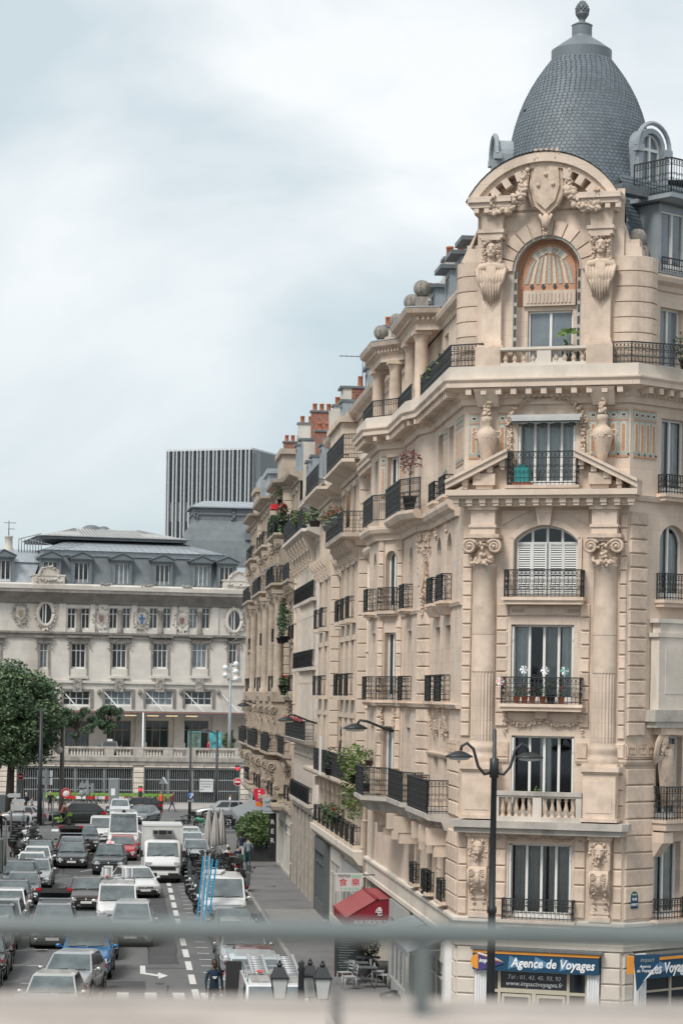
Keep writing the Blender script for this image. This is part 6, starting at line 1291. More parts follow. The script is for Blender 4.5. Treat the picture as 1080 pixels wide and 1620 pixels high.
def car_proto(kind, L=4.1, W=1.76, H=1.47, hood=.74, cowl=.94, belt=.95, a=1.0, b=1.75, c=3.3, d=3.95, tail=.98, wb=(.78,3.3), wr=.31, clear=.2, grille=(.42,.6,1.0), trunk=False, van=False, open_gate=False):
    t=thing('parked_car','prototype','car',T(0,-500,0)); M=WM[K(t)]
    hw=W/2
    def ring(y,w,z,zb):
        h=[(0,z),(.55*w,z-.005),(.86*w,z-.035),(.97*w,z-.11),(w,z-.24 if z-.24>zb+.2 else zb+.2),(w*.985,zb+.12),(w*.93,zb)]
        return [(-x,y,zz) for x,zz in h[::-1]]+[(x,y,zz) for x,zz in h[1:]]
    f=hood
    st=[ring(.0,hw*.80,f-.10,clear+.06),ring(.05,hw*.90,f-.035,clear+.02),ring(.20,hw*.965,f,clear),ring(.55,hw*.985,f+(cowl-f)*.45,clear),ring(a-.02,hw,cowl-.01,clear),ring(b,hw,belt,clear),ring((b+c)/2,hw,belt+.01,clear),ring(c,hw*.995,belt+.02,clear),ring(d-.05,hw*.98,tail,clear),ring(L-.22 if trunk or not van else L-.1,hw*.95,tail-(.02 if not van else 0),clear+.02),ring(L-.04,hw*.88,tail-.12,clear+.08),ring(L,hw*.8,tail-.3,clear+.16)]
    m=MB(); loft(m,st)
    # greenhouse
    ztop=H-.05; bw=hw*.93; rw=hw*(.74 if not van else .86)
    G=[(a,cowl-.06,bw),(b,ztop,rw),(c,ztop-.01,rw),(d,tail-.06,bw*.97)]
    def gr(y,z,w): return [(-w,y,z),(w,y,z)]
    pts=[(-bw,a,cowl-.06),(bw,a,cowl-.06),(bw*.98,d,tail-.06),(-bw*.98,d,tail-.06),(-rw,b,ztop),(rw,b,ztop),(rw,c,ztop-.01),(-rw,c,ztop-.01),(-rw*.8,b+.16,H),(rw*.8,b+.16,H),(rw*.8,c-.14,H-.01),(-rw*.8,c-.14,H-.01)]
    m.add(pts,[(0,1,5,4),(1,2,6,5),(2,3,7,6),(3,0,4,7),(8,9,10,11)]); m.add(pts,[(4,5,9,8),(5,6,10,9),(6,7,11,10),(7,4,8,11)],0,True)
    put('body',m,P0_,t,M)
    V=[Vector(p) for p in pts]
    def bil(q,u,v): return (q[0].lerp(q[1],u)).lerp(q[3].lerp(q[2],u),v)
    def glass(name,q,us,vs,off,gm,N=1):
        n=(q[1]-q[0]).cross(q[3]-q[0]).normalized()*off
        g=MB().add([bil(q,us[0],vs[0])+n,bil(q,us[1],vs[0])+n,bil(q,us[1]-(us[1]-.5)*.0,vs[1])+n,bil(q,us[0],vs[1])+n],[(0,1,2,3)]); return put(name,g,gm,t,M)
    qf=[V[0],V[1],V[5],V[4]]; ws=glass('windscreen',qf,(.04,.96),(.10,.96),.012,CGL)
    n_=(qf[1]-qf[0]).cross(qf[3]-qf[0]).normalized()*.02
    for u in ((.12,.48),(.52,.88)): p0=bil(qf,u[0],.1)+n_; p1=bil(qf,u[1],.16)+n_; put('wiper',MB().tube([p0,p1],.012,4),BPL,ws,M)
    qr=[V[2],V[3],V[7],V[6]]
    if not van: glass('rear_window',qr,(.07,.93),(.2,.93),.012,CGD)
    for sgn in (1,-1):
        q=[V[1],V[2],V[6],V[5]] if sgn>0 else [V[3],V[0],V[4],V[7]]
        spl=[(.14,.46),(.49,.74),(.77,.9)] if not trunk and L>3.9 else [(.16,.5),(.53,.86)]
        if van: spl=[(.12,.36)]
        for (u0,u1) in spl:
            uu=(u0,u1) if sgn>0 else (1-u1,1-u0)
            nn=(q[1]-q[0]).cross(q[3]-q[0]).normalized()*.012
            lo0,lo1=uu; sh=.06
            A_=[bil(q,lo0,.14)+nn,bil(q,lo1,.14)+nn,bil(q,lo1,.92)+nn,bil(q,lo0,.92)+nn]
            put('side_window',MB().add(A_,[(0,1,2,3)]),CGD,t,M)
        hx=sgn*(hw-.14)
        hl=MB(); X_=lambda k: sgn*hw*k
        hl.add([(X_(.50),-.015,f-.25),(X_(.82),-.005,f-.27),(X_(.93),.07,f-.23),(X_(.985),.34,f-.13),(X_(.93),.16,f-.085),(X_(.82),.02,f-.11),(X_(.54),-.012,f-.155)],[tuple(range(7))]); hl.V=[(x*1.012,y-.012,z) for x,y,z in hl.V]; put('headlight',hl,HL,t,M)
        tz=tail-.18; tl=MB().box(*sorted((sgn*hw*.62,sgn*hw*.93)),L-.17,L-.02,tz-.16,tz+.06).box(*sorted((sgn*hw*.86,sgn*hw*.985)),L-.42,L-.15,tz-.08,tz+.08); put('tail_light',tl,TLR,t,M)
        mr=MB().ball((sgn*(hw+.11),a+.28,belt+.03),(.11,.06,.075),8,5); mr.tube([(sgn*hw*.93,a+.3,belt-.02),(sgn*(hw+.06),a+.28,belt)],.025,5); put('wing_mirror',mr,P0_,t,M)
        put('sill_trim',MB().box(*sorted((sgn*hw*.93,sgn*(hw+.004))),.6,L-.6,clear+.0,clear+.13),BPL,t,M)
        put('door_seam',MB().box(*sorted((sgn*hw*.99,sgn*(hw+.003))),b-.35,b-.34,clear+.15,belt-.12).box(*sorted((sgn*hw*.99,sgn*(hw+.003))),(b+c)/2+.1,(b+c)/2+.11,clear+.15,belt-.12).box(*sorted((sgn*hw*.99,sgn*(hw+.012))),(b+c)/2-.12,(b+c)/2+.03,belt-.2,belt-.17),BPL,t,M)
        for y in wb:
            w=MB(); X=T(sgn*(hw-.1),y,wr) @ RZ(0)
            w.lathe([(wr*.66,-.1),(wr*.94,-.105),(wr,-.06),(wr,.06),(wr*.94,.105),(wr*.66,.1)],18,X=X @ RY(rad(90)))
            wo=put('wheel',w,RUB,t,M); r=MB(); r.lathe([(0,.085*sgn),(wr*.2,.09*sgn),(wr*.22,.075*sgn)],10,X=X @ RY(rad(90)))
            for k in range(7): 
                qa=k*2*math.pi/7; r.tube([(sgn*.085,.05*math.cos(qa),.05*math.sin(qa)),(sgn*.088,wr*.66*math.cos(qa),wr*.66*math.sin(qa))],.03,4,X=X)
            r.ring((sgn*.085,0,0),wr*.66,.018,16,4,ax='x',X=X); put('rim',r,RIM,wo,M)
            put('wheel_arch',MB().add([(sgn*(hw+.006),y+(wr+g_)*math.cos(q_),max(clear,wr+(wr+g_)*math.sin(q_))) for q_ in [i*math.pi/12 for i in range(13)] for g_ in (-.02,.07)],[(2*i,2*i+2,2*i+3,2*i+1) for i in range(12)]),BPL,t,M)
    z0,z1,gw=grille
    put('grille',MB().box(-hw*gw*.46,hw*gw*.46,-.02,.06,z0+.09,z1-.02),BPL,t,M); put('lower_intake',MB().prism([(-hw*.72,clear+.08),(hw*.72,clear+.08),(hw*.6,clear+.24),(-hw*.6,clear+.24)],-.02,.06),BPL,t,M)
    for sgn in (1,-1): put('fog_lamp',MB().ball((sgn*hw*.7,-.01,clear+.2),(.07,.02,.05),8,5),HL,t,M)
    put('grille_trim',MB().box(-hw*gw*.46,hw*gw*.46,-.03,.0,z1-.06,z1-.035).ball((0,-.02,z1-.06),(.06,.02,.06),8,5),CHR,t,M)
    put('number_plate',MB().box(-.26,.26,-.035,.02,z0-.06,z0+.05),NPL,t,M); put('number_plate',MB().box(-.26,.26,L-.0,L+.02,tail-.44,tail-.33),NPL,t,M)
    put('bumper',MB().box(-hw*.8,hw*.8,.0,.12,clear+.0,clear+.09).box(-hw*.8,hw*.8,L-.1,L+.015,clear+.14,clear+.3),BPL,t,M)
    put('underside',MB().box(-hw*.85,hw*.85,.35,L-.3,.12,clear+.05),BPL,t,M)
    if open_gate:
        put('open_tailgate',MB().add([(-rw,c-.05,H),(rw,c-.05,H),(hw*.86,c+.95,H+.42),(-hw*.86,c+.95,H+.42),(-rw,c-.05,H+.06),(rw,c-.05,H+.06),(hw*.86,c+.95,H+.5),(-hw*.86,c+.95,H+.5)],[(0,3,2,1),(4,5,6,7),(0,1,5,4),(1,2,6,5),(2,3,7,6),(3,0,4,7)]),P0_,t,M)
        put('tailgate_window',MB().add([(-hw*.66,c+.15,H+.075),(hw*.66,c+.15,H+.075),(hw*.7,c+.85,H+.455),(-hw*.7,c+.85,H+.455)],[(0,1,2,3)]).add([(-hw*.66,c+.15,H+.03),(hw*.66,c+.15,H+.03),(hw*.7,c+.85,H+.355),(-hw*.7,c+.85,H+.355)],[(0,1,2,3)]),CGL,t,M); put('tailgate_lip',MB().add([(-hw*.86,c+.95,H+.5),(hw*.86,c+.95,H+.5),(hw*.84,c+1.0,H+.3),(-hw*.84,c+1.0,H+.3)],[(0,1,2,3)]),BPL,t,M)
        put('boot_opening',MB().box(-hw*.72,hw*.72,L-.3,L+.004,tail-.2,tail-.02).add([(-bw*.9,d+.02,tail-.05),(bw*.9,d+.02,tail-.05),(rw*.9,c+.03,H-.08),(-rw*.9,c+.03,H-.08)],[(0,1,2,3)]),INT,t,M)
        for sgn in (1,-1): put('tail_light',MB().box(*sorted((sgn*hw*.6,sgn*hw*.84)),c+.9,c+1.0,H+.38,H+.5),TLR,t,M)
    PROTO[kind]=t; return t
car_proto('hatch'); car_proto('city',L=3.65,W=1.66,H=1.48,a=.85,b=1.55,c=3.0,d=3.55,wb=(.7,3.05))
car_proto('sedan',L=4.6,W=1.82,H=1.45,hood=.72,cowl=.92,a=1.2,b=1.95,c=3.15,d=3.95,tail=.98,wb=(.88,3.6),wr=.32,trunk=True)
car_proto('estate',L=4.6,W=1.8,H=1.49,a=1.15,b=1.9,c=4.0,d=4.5,tail=1.0,wb=(.88,3.6),wr=.32)
car_proto('suv',L=4.45,W=1.85,H=1.67,hood=.9,cowl=1.08,belt=1.08,a=1.1,b=1.8,c=3.7,d=4.35,tail=1.12,wb=(.85,3.55),wr=.36,clear=.26,grille=(.52,.76,1.2))
car_proto('mpv',L=4.5,W=1.83,H=1.66,hood=.82,cowl=1.02,belt=1.0,a=.95,b=1.95,c=4.0,d=4.4,tail=1.05,wb=(.85,3.6),wr=.32)
car_proto('smallvan',L=4.25,W=1.83,H=1.84,hood=.9,cowl=1.1,belt=1.1,a=.85,b=1.55,c=4.1,d=4.22,tail=1.15,wb=(.8,3.5),van=True,grille=(.45,.66,1.0))
car_proto('van',L=5.4,W=1.98,H=2.1,hood=1.0,cowl=1.2,belt=1.2,a=.75,b=1.5,c=5.25,d=5.38,tail=1.25,wb=(.9,4.2),wr=.34,clear=.26,van=True,grille=(.5,.75,1.0))
car_proto('bigvan',L=5.9,W=2.02,H=2.62,hood=1.05,cowl=1.28,belt=1.3,a=.7,b=1.35,c=5.8,d=5.88,tail=1.3,wb=(.95,4.6),wr=.36,clear=.28,van=True,grille=(.55,.85,1.1))
car_proto('open',L=4.2,W=1.78,H=1.5,d=4.05,open_gate=True)
CN={'hatch':'car','city':'car','sedan':'car','estate':'car','suv':'car','mpv':'car','smallvan':'van','van':'van','bigvan':'van','open':'car'}
def place(kind, x, y, rot, col, label, group='cars and vans in the street', name=None, z=0):
    o=dup(PROTO[kind],T(x,y,z) @ RZ(rad(rot)),label,group,None,{'car paint':PC[col]}); o['category']=CN[kind]
    o.name=name or ('van' if CN[kind]=='van' else 'car'); WM[K(o)]=T(x,y,z) @ RZ(rad(rot)); return o
G1='cars standing in the traffic lane'; G2='cars parked along the left kerb'; G3='cars parked along the right kerb'; G4='cars on the cross street'
place('sedan',-2.75,141,0,'black','black saloon car facing us, directly left of the dark taxi',G1)
place('hatch',-2.85,146.2,0,'grey','grey hatchback waiting right behind the black saloon car',G1)
place('open',-3.0,154.6,180,'dark','dark hatchback seen from behind with tailgate raised, beyond the grey hatchback',G1)
place('suv',-2.15,155.2,2,'dark','dark grey crossover half hidden behind the far car with the raised tailgate',G1)
tx_=place('suv',-.58,136,-2,'dark','dark crossover taxi with a white roof sign in front of the ambulance',G1)
M=WM[K(tx_)]; put('roof_sign',MB().box(-.22,.22,1.9,2.1,1.67,1.82),mat('white roof sign',(.75,.72,.72),.4,var=0,emit=.15),tx_,M); put('roof_sign_light',MB().box(-.1,.1,1.885,1.9,1.7,1.8),mat('pink sign glow',(.8,.25,.25),.4,var=0,emit=.3),tx_,M)
place('hatch',.2,148,0,'red','red car showing its corner between the dark taxi and the ambulance',G1)
amb=place('bigvan',.25,154,0,'white','white ambulance with a blue star on its bonnet',G1,'ambulance')
M=WM[K(amb)]; st=MB()
for k in range(3): st.box(-.05,.05,-.2,.2,0,.012,X=T(0,.34,1.2) @ RX(rad(20)) @ RZ(rad(60*k)))
put('blue_star',st,mat('ambulance blue',(.03,.35,.5),.5,var=0),amb,M)
text('INTERMEDE',.22,MT['black plastic'],amb,M @ T(0,1.21,2.35) @ RX(rad(-25)),sx=1.1); put('roof_light',MB().box(-.6,.6,1.5,1.8,2.62,2.78),HL,amb,M); put('roof_beacon',MB().box(-.1,.1,1.42,1.55,2.6,2.75),BPL,amb,M)
cv=MB()
for i in range(10): cv.add([(-.9+i*.18,-.03,.72),(-.82+i*.18,-.03,.72),(-.74+i*.18+(0),.04,.9),(-.82+i*.18,.04,.9)],[(0,1,2,3)])
put('hazard_stripes',cv,mat('grey hazard stripes',(.28,.26,.2),.6,var=0),amb,M); put('vent_strip',MB().box(-.85,-.4,.58,.62,1.225,1.24).box(.4,.85,.58,.62,1.225,1.24),BPL,amb,M)
place('smallvan',-1.15,163,0,'white','white van mostly hidden behind the left side of the ambulance',G1)
place('hatch',1.35,121.2,14,'white','white crossover hatchback turning, in front of the box lorry',G1)
place('smallvan',-.05,105.6,0,'white','white van with two ladders on its roof rack, in the traffic lane',G1)
place('hatch',-1.5,114,0,'brown','dark brown car behind the left side of the roof ladder van',G1)
place('mpv',.5,98,-2,'silver','silver people carrier just in front of the roof ladder van',G1)
place('sedan',-.85,93,3,'black','black car between the bright blue car and the silver people carrier',G1)
blu=place('suv',-1.15,86.6,-2,'blue','bright blue crossover with roof rails behind the silver hatchback',G1)
place('hatch',-1.8,80.6,-9,'silver','silver hatchback with alloy wheels in front of the bright blue crossover',G1)
place('hatch',-2.1,74.2,-4,'beige','champagne hatchback near the parapet, in front of the silver hatchback',G1)
place('sedan',-2.3,68.4,0,'silver','silver car roof just above the stone parapet at lower left',G1)
place('mpv',-2.6,97,0,'grey','grey people carrier with white front plate behind the long blurred rail',G1)
place('open',-2.7,106.8,180,'dark','dark hatchback with raised tailgate seen from behind, beyond the long blurred rail',G1)
for (x,y,k,c,l) in [(-4.9,81,'sedan','dark','dark saloon car parked lowest on the left kerb, half out of the picture'),(-4.8,86,'estate','black','black estate car parked second lowest on the left kerb'),(-4.8,91.3,'mpv','grey','grey people carrier parked third from the bottom on the left kerb'),(-4.9,96.4,'suv','black','black crossover parked on the left kerb behind the blurred rail'),(-4.9,101.6,'hatch','silver','silver hatchback parked on the left kerb just above the blurred rail'),
  (-4.85,106.6,'city','white','small white city car parked on the left kerb below the silver dark windowed car'),(-4.85,111.8,'sedan','dark','dark saloon with black windscreen parked on the left kerb'),(-4.6,117,'hatch','grey','grey hatchback parked in front of the car with roof bars'),(-5.0,121.6,'suv','dark','dark crossover with roof bars parked on the left kerb'),(-4.35,126.4,'hatch','silver','silver hatchback with dark front parked below the white patrol car'),(-4.7,131.4,'hatch','white','white car with a black side window parked near the motorcycles'),(-4.6,136.4,'hatch','white','white car squeezed between the parked white car and the black one'),(-4.6,141.4,'estate','black','black estate car parked last in the row beside the motorcycles')]: place(k,x,y,R.uniform(-2,2),c,l,G2)
for (x,y,k,c,l,r) in [(4.55,158.5,'hatch','white','white hatchback parked farthest beyond the right motorcycle row',0),(4.55,152,'estate','pale','pale blue estate car parked second farthest beyond the right motorcycle row',0),(4.6,145,'hatch','silver','silver hatchback parked just beyond the right motorcycle row',0),(4.75,98.3,'hatch','grey','grey hatchback parked in front of the white van with blue ladders',2),(4.65,92.8,'hatch','silver','silver hatchback parked just above the blurred rail on the right kerb',0),(4.6,87.6,'suv','silver','silver crossover parked just below the blurred rail on the right kerb',0),(4.75,82.4,'hatch','maroon','dark red hatchback parked beside the black information totem',0),(4.4,76.3,'smallvan','pale','pale blue van standing right behind the black information totem',0)]: place(k,x,y,r,c,l,G3)
wv=place('van',4.7,106.8,0,'white','white van parked beside the tall blue ladders',G3); 
lv=place('van',4.5,67,0,'white','white van with ladders on its roof rack beside the triple lantern',G3)
place('hatch',-9.7,187,-90,'silver','silver three door car seen side on at the far left crossing',G4,z=0); place('suv',-5.5,188.5,-88,'green','very dark green crossover seen side on behind the cyclist',G4)
place('hatch',0,199,0,'white','white hatchback facing us in front of the rental bicycle row',G4); place('estate',-.95,203,-65,'black','black estate car with red rear light beside the pedestrian in orange',G4); place('sedan',1.1,189,-18,'grey','grey saloon car turning just beyond the ambulance',G4); place('estate',6.2,200,-92,'silver','silver estate car seen side on behind the mint green scooter',G4)
tq=place('estate',-1.05,231.5,180,'grey','grey taxi parked on the station terrace behind the balustrade','cars on the station terrace',z=4.2); M=WM[K(tq)]; put('roof_sign',MB().box(-.25,.25,2.1,2.3,1.49,1.66),MT['white roof sign'],tq,M)
# protos go away (only their copies stand in the street)
def remove(o):
    for ch in KIDS.pop(K(o),[]): remove(ch)
    WM.pop(K(o),None); bpy.data.objects.remove(o)
PD=PROTO; 
for k in list(PROTO): remove(PROTO[k])
# ---- box lorry
lo=thing('box_lorry','white refrigerated box lorry facing us beside the ambulance','lorry',T(2.35,131,0)); M=WM[K(lo)]
cb=MB()
def ringl(y,w,z,zb): 
    h=[(0,z),(.6*w,z),(.9*w,z-.05),(w,z-.16),(w,(z+zb)/2),(w*.98,zb)]; return [(-x,y,zz) for x,zz in h[::-1]]+[(x,y,zz) for x,zz in h[1:]]
loft(cb,[ringl(0,.85,1.0,.42),ringl(.12,.97,1.2,.35),ringl(.75,1.0,1.42,.35),ringl(1.5,1.0,2.22,.35),ringl(1.9,1.0,2.26,.35),ringl(2.2,1.0,2.26,.35)])
put('cab',cb,PC['white'],lo,M)
put('windscreen',MB().add([(-.86,.72,1.42),(.86,.72,1.42),(.8,1.38,2.12),(-.8,1.38,2.12)],[(0,1,2,3)]),CGL,lo,M)
for sg in (1,-1):
    put('side_window',MB().add([(sg*1.006,.95,1.4),(sg*1.006,1.9,1.4),(sg*1.006,1.9,2.0),(sg*1.006,1.45,2.0)],[(0,1,2,3)]),CGD,lo,M)
    put('headlight',MB().box(*sorted((sg*.6,sg*.95)),-.0,.1,.98,1.14),HL,lo,M); put('wing_mirror',MB().box(*sorted((sg*1.06,sg*1.24)),.85,.95,1.35,1.72).tube([(sg*.98,.95,1.4),(sg*1.12,.9,1.45)],.03,5),BPL,lo,M)
    for y in (.85,4.4): put('wheel',MB().lathe([(.1,-.12),(.37,-.12),(.37,.12),(.1,.12)],18,X=T(sg*.86,y,.37) @ RY(rad(90))),RUB,lo,M)
put('grille',MB().box(-.7,.7,-.03,.06,.72,.9).box(-.85,.85,-.02,.05,.32,.56),BPL,lo,M); put('grille_trim',MB().box(-.85,.85,-.04,.02,.9,.95),CHR,lo,M); put('number_plate',MB().box(-.3,.3,-.05,0,.45,.57),NPL,lo,M); put('bumper',MB().box(-.97,.97,-.04,.3,.28,.46),BPL,lo,M)
put('wiper',MB().tube([(-.6,.68,1.42),(-.1,.76,1.52)],.015,4).tube([(.1,.68,1.42),(.6,.76,1.52)],.015,4),BPL,lo,M)
put('box_body',MB().box(-1.1,1.1,2.3,6.2,.75,3.02),mat('off white box body',(.60,.60,.58),.5,var=.06,sc=1),lo,M); put('box_edging',MB().box(-1.12,1.12,2.27,2.36,2.96,3.06).box(-1.13,-1.07,2.27,2.36,.75,3.0).box(1.07,1.13,2.27,2.36,.75,3.0),PC['white'],lo,M)
put('refrigeration_unit',MB().box(-.55,.55,1.9,2.3,2.52,2.78),GREYP,lo,M); put('unit_grille',MB().box(-.5,-.26,1.88,1.9,2.56,2.74).box(-.22,.22,1.88,1.9,2.54,2.76).box(.26,.5,1.88,1.9,2.56,2.74),BPL,lo,M)
# ---- ladders on vans, blue ladders
ALU=mat('aluminium',(.55,.56,.57),.4,metal=.6,var=.1); LBL=mat('blue ladder',(.02,.33,.60),.5,var=.1)
def ladder(F, L, w, lab, m=ALU, rungs=None, grp='ladders'):
    t=thing('ladder',lab,'ladder',F,grp)
    for x in (0,w): put('stile',MB().box(x-.035,x+.035,-.03,.03,0,L),m,t,F)
    for i in range(rungs or int(L/.28)): put('rung',MB().tube([(0,0,.15+i*.28),(w,0,.15+i*.28)],.022,5),ALU,t,F)
    return t
RKR=mat('red warning stripes',(.6,.06,.05),.5,var=.3)
for (vx,vy,ww,hh,l) in ((-.05,105.6,1.5,1.84,'roof ladder van in the traffic lane'),(4.5,67,1.6,2.1,'white van beside the triple lantern')):
    rk=thing('roof_rack','grey tubular roof rack on the '+l,'roof rack',T(vx,vy,hh)); M=WM[K(rk)]
    for y in (1.8,2.9,4.0): put('crossbar',MB().tube([(-ww/2,y,0),(-ww/2,y,.22),(ww/2,y,.22),(ww/2,y,0)],.025,5),STEEL,rk,M)
    for x in (-ww/2,ww/2): put('side_rail',MB().tube([(x,1.7,.3),(x,4.2,.3)],.025,5).tube([(x,1.7,.05),(x,1.7,.3)],.02,5),STEEL,rk,M)
    F=T(vx-.68,vy+1.45,hh+.28) @ RX(rad(-86)); ladder(F,3.0,.42,'aluminium ladder, left one on the '+l)
    F=T(vx+.22,vy+1.45,hh+.28) @ RX(rad(-86)); ladder(F,3.0,.42,'aluminium ladder, right one on the '+l)
    put('warning_plate',MB().box(-.55,-.4,1.5,1.9,.32,.34),RKR,rk,M)
for (x,dx,lab,m) in ((3.42,.25,'blue extension ladder standing upright beside the parked white van',LBL),(3.72,.5,'second blue ladder leaning right against the parked white van',LBL),(3.6,.0,'narrow white and blue ladder between the two blue ones',ALU)):
    ladder(T(x,106.4,.0) @ RY(rad(3+dx*8)) @ RX(rad(-2)),3.3-dx*.5,.2,lab,m)
sh=put('folded_sheet',MB().extr([(3.8,109.8),(4.6,109.6),(4.9,111.5),(3.9,111.6)],2.12,2.2),mat('white sheet',(.62,.62,.6),.8),None,Matrix(),'white flat board lying on the roof of the van beside the blue ladders','board')
# ---- motorcycles and scooters
def moto_proto(kind):
    t=thing('motorcycle','prototype','motorcycle',T(0,-500,0)); M=WM[K(t)]; r=.3 if kind=='moto' else .23; wbs=1.4 if kind=='moto' else 1.25
    for y,n in ((0,'front_wheel'),(wbs,'rear_wheel')):
        w=put(n,MB().ring((0,y,r),r-.05,.055,18,6,ax='x'),RUB,t,M); rm=MB(); rm.ring((0,y,r),r-.1,.02,14,4,ax='x'); [rm.tube([(0,y,r),(0,y+(r-.1)*math.cos(q),r+(r-.1)*math.sin(q))],.014,4) for q in [i*math.pi/4 for i in range(8)]]; put('rim',rm,RIM,w,M)
    if kind=='moto':
        put('body',MB().tube([(0,.3,.78),(0,.45,.9),(0,.75,.88),(0,.9,.76)],[.1,.17,.16,.1],10).tube([(0,.25,.85),(0,.1,.75)],[.12,.13],8),P0_,t,M); put('engine',MB().box(-.16,.16,.4,.95,.28,.66),BPL,t,M)
        put('seat',MB().tube([(0,.82,.82),(0,1.1,.8),(0,1.5,.9)],[.12,.15,.08],8),BPL,t,M)
    else:
        put('body',MB().tube([(0,.62,.42),(0,.9,.58),(0,1.25,.62),(0,1.5,.62)],[.14,.2,.2,.1],10).prism([(-.2,.3),(.2,.3),(.16,.95),(-.16,.95)],.14,.24).box(-.16,.16,.2,.75,.26,.34),P0_,t,M); put('seat',MB().tube([(0,.7,.78),(0,1.0,.8),(0,1.45,.84)],[.12,.15,.1],8),BPL,t,M)
    put('front_fork',MB().tube([(-.09,0,r),(-.09,.2,.85)],.03,6).tube([(.09,0,r),(.09,.2,.85)],.03,6).ball((0,-.02,r*2),(.08,.25,.06),8,5),BPL if kind!='moto' else STEEL,t,M)
    put('handlebar',MB().tube([(-.36,.34,1.02),(-.14,.2,1.0),(.14,.2,1.0),(.36,.34,1.02)],.022,6),BPL,t,M)
    put('headlight',MB().ball((0,.06,.88),(.1,.07,.1),10,6),HL,t,M); put('windshield',MB().prism([(-.16,.95),(.16,.95),(.13,1.3),(-.13,1.3)],.06,.075),CGL,t,M)
    for sg in (1,-1): put('mirror',MB().tube([(sg*.25,.26,1.02),(sg*.3,.2,1.2)],.012,4).ball((sg*.32,.2,1.24),(.07,.03,.05),8,5),BPL,t,M)
    put('exhaust',MB().tube([(.15,.6,.3),(.2,1.3,.36)],[.04,.065],7),CHR,t,M); put('tail_light',MB().box(-.08,.08,1.55,1.6,.72,.8),TLR,t,M); put('number_plate',MB().box(-.1,.1,1.6,1.615,.5,.65),NPL,t,M)
    if kind=='scoot': put('top_case',MB().slab(-.2,.2,1.3,1.68,.88,1.2,.05),BPL,t,M)
    put('side_stand',MB().tube([(0,.7,.3),(-.25,.75,.02)],.02,4),STEEL,t,M)
    return t
mp,sc_=moto_proto('moto'),moto_proto('scoot')
GM='motorcycles and scooters parked in rows'
def bike(k,x,y,rot,col,lab,z=0):
    o=dup(mp if k=='m' else sc_,T(x,y,z) @ RZ(rad(rot)) @ RY(rad(-7)),lab,GM,None,{'car paint':PC[col]}); o.name='motorcycle' if k=='m' else 'motor_scooter'; o['category']='motorcycle' if k=='m' else 'scooter'; WM[K(o)]=Matrix(); return o
cols=['black','dark','grey','silver','black','white','dark','black','red','grey']
ORD='nearest second third fourth fifth sixth seventh eighth ninth tenth eleventh twelfth thirteenth fourteenth fifteenth sixteenth seventeenth eighteenth nineteenth twentieth'.split()+['twenty-%s'%w for w in 'first second third fourth fifth sixth'.split()]
def olab(i,c,k,where): return '%s %s, %s in the %s counting away from the camera'%(c,{'m':'motorcycle','s':'scooter'}[k],ORD[i],where)
for i in range(20): bike('m' if i%2 else 's',3.75+R.uniform(-.15,.15),112.5+i*1.45,-62+R.uniform(-12,12),cols[i%5],olab(i,cols[i%5],'m' if i%2 else 's','right kerbside row'))
for i in range(13): bike('s' if i%3 else 'm',5.6+R.uniform(-.1,.1),116+i*1.9,60+R.uniform(-10,10),cols[(i*3)%5],olab(i,cols[(i*3)%5],'s' if i%3 else 'm','row along the right pavement'))
for i in range(14): bike('m' if i%2 else 's',4.85+R.uniform(-.1,.1),117+i*1.7,-50+R.uniform(-14,14),cols[(i*3+1)%5],olab(i,cols[(i*3+1)%5],'m' if i%2 else 's','middle row of the right motorcycles'))
for i in range(16): bike('m' if i%2 else 's',-5.0+R.uniform(-.25,.25)-.04*i,147+i*1.35,64+R.uniform(-14,14),cols[(i*7)%6],olab(i,cols[(i*7)%6],'m' if i%2 else 's','packed left kerb row'))
bike('s',7.1,187,98,'mint','mint green scooter parked at the far right corner behind the folded parasols',.0)
for i,(x,y,c,l) in enumerate(((8.7,184,'black','black scooter nearest the shop awning at the far corner'),(9.6,186,'grey','grey motorcycle behind the black scooter at the far corner'),(10.4,184.5,'black','black motorcycle under the grey awning at the far corner'),(8.0,189,'dark','dark motorcycle behind the mint green scooter'))): bike('m' if i%2 else 's',x,y,80+i*9,c,l)
bike('s',6.6,134,170,'black','black scooter with top case standing on the pavement edge beside the seated people',.13); bike('s',6.6,125.5,160,'grey','grey scooter with a large delivery box on the pavement edge',.13)
remove(mp); remove(sc_)
BIKG=mat('green rental bicycle paint',(.25,.45,.08),.5,var=.1)
def bicycle(M, lab, col, grp, basket=True):
    t=thing('bicycle',lab,'bicycle',M,grp)
    for y in (0,1.05): w=put('wheel',MB().ring((0,y,.33),.31,.022,18,4,ax='x'),RUB,t,M); sp_=MB(); [sp_.tube([(0,y,.33),(0,y+.3*math.cos(q),.33+.3*math.sin(q))],.005,3) for q in [i*math.pi/5 for i in range(10)]]; put('spokes',sp_,ALU,w,M)
    put('frame',MB().tube([(0,1.05,.33),(0,.62,.32),(0,.22,.78),(0,.0,.33)],.03,6).tube([(0,.62,.32),(0,.75,.82)],.03,6).ball((0,1.05,.55),(.03,.3,.12),8,5),col,t,M); put('saddle',MB().ball((0,.77,.9),(.08,.14,.05),8,5),BPL,t,M); put('handlebar',MB().tube([(-.28,.35,1.02),(0,.18,1.0),(.28,.35,1.02)],.018,5).tube([(0,.22,.78),(0,.18,1.0)],.02,5),BPL,t,M)
    if basket: put('basket',MB().extr([(-.15,-.12),(.15,-.12),(.15,.14),(-.15,.14)],.72,.95,top=[(-.2,-.18),(.2,-.18),(.2,.16),(-.2,.16)]),col,t,M)
    return t
b0=bicycle(T(-6.5,221,.13) @ RZ(rad(12)),'leftmost green rental bicycle docked in the long row in front of the gate',BIKG,'rental bicycles docked in front of the gate')
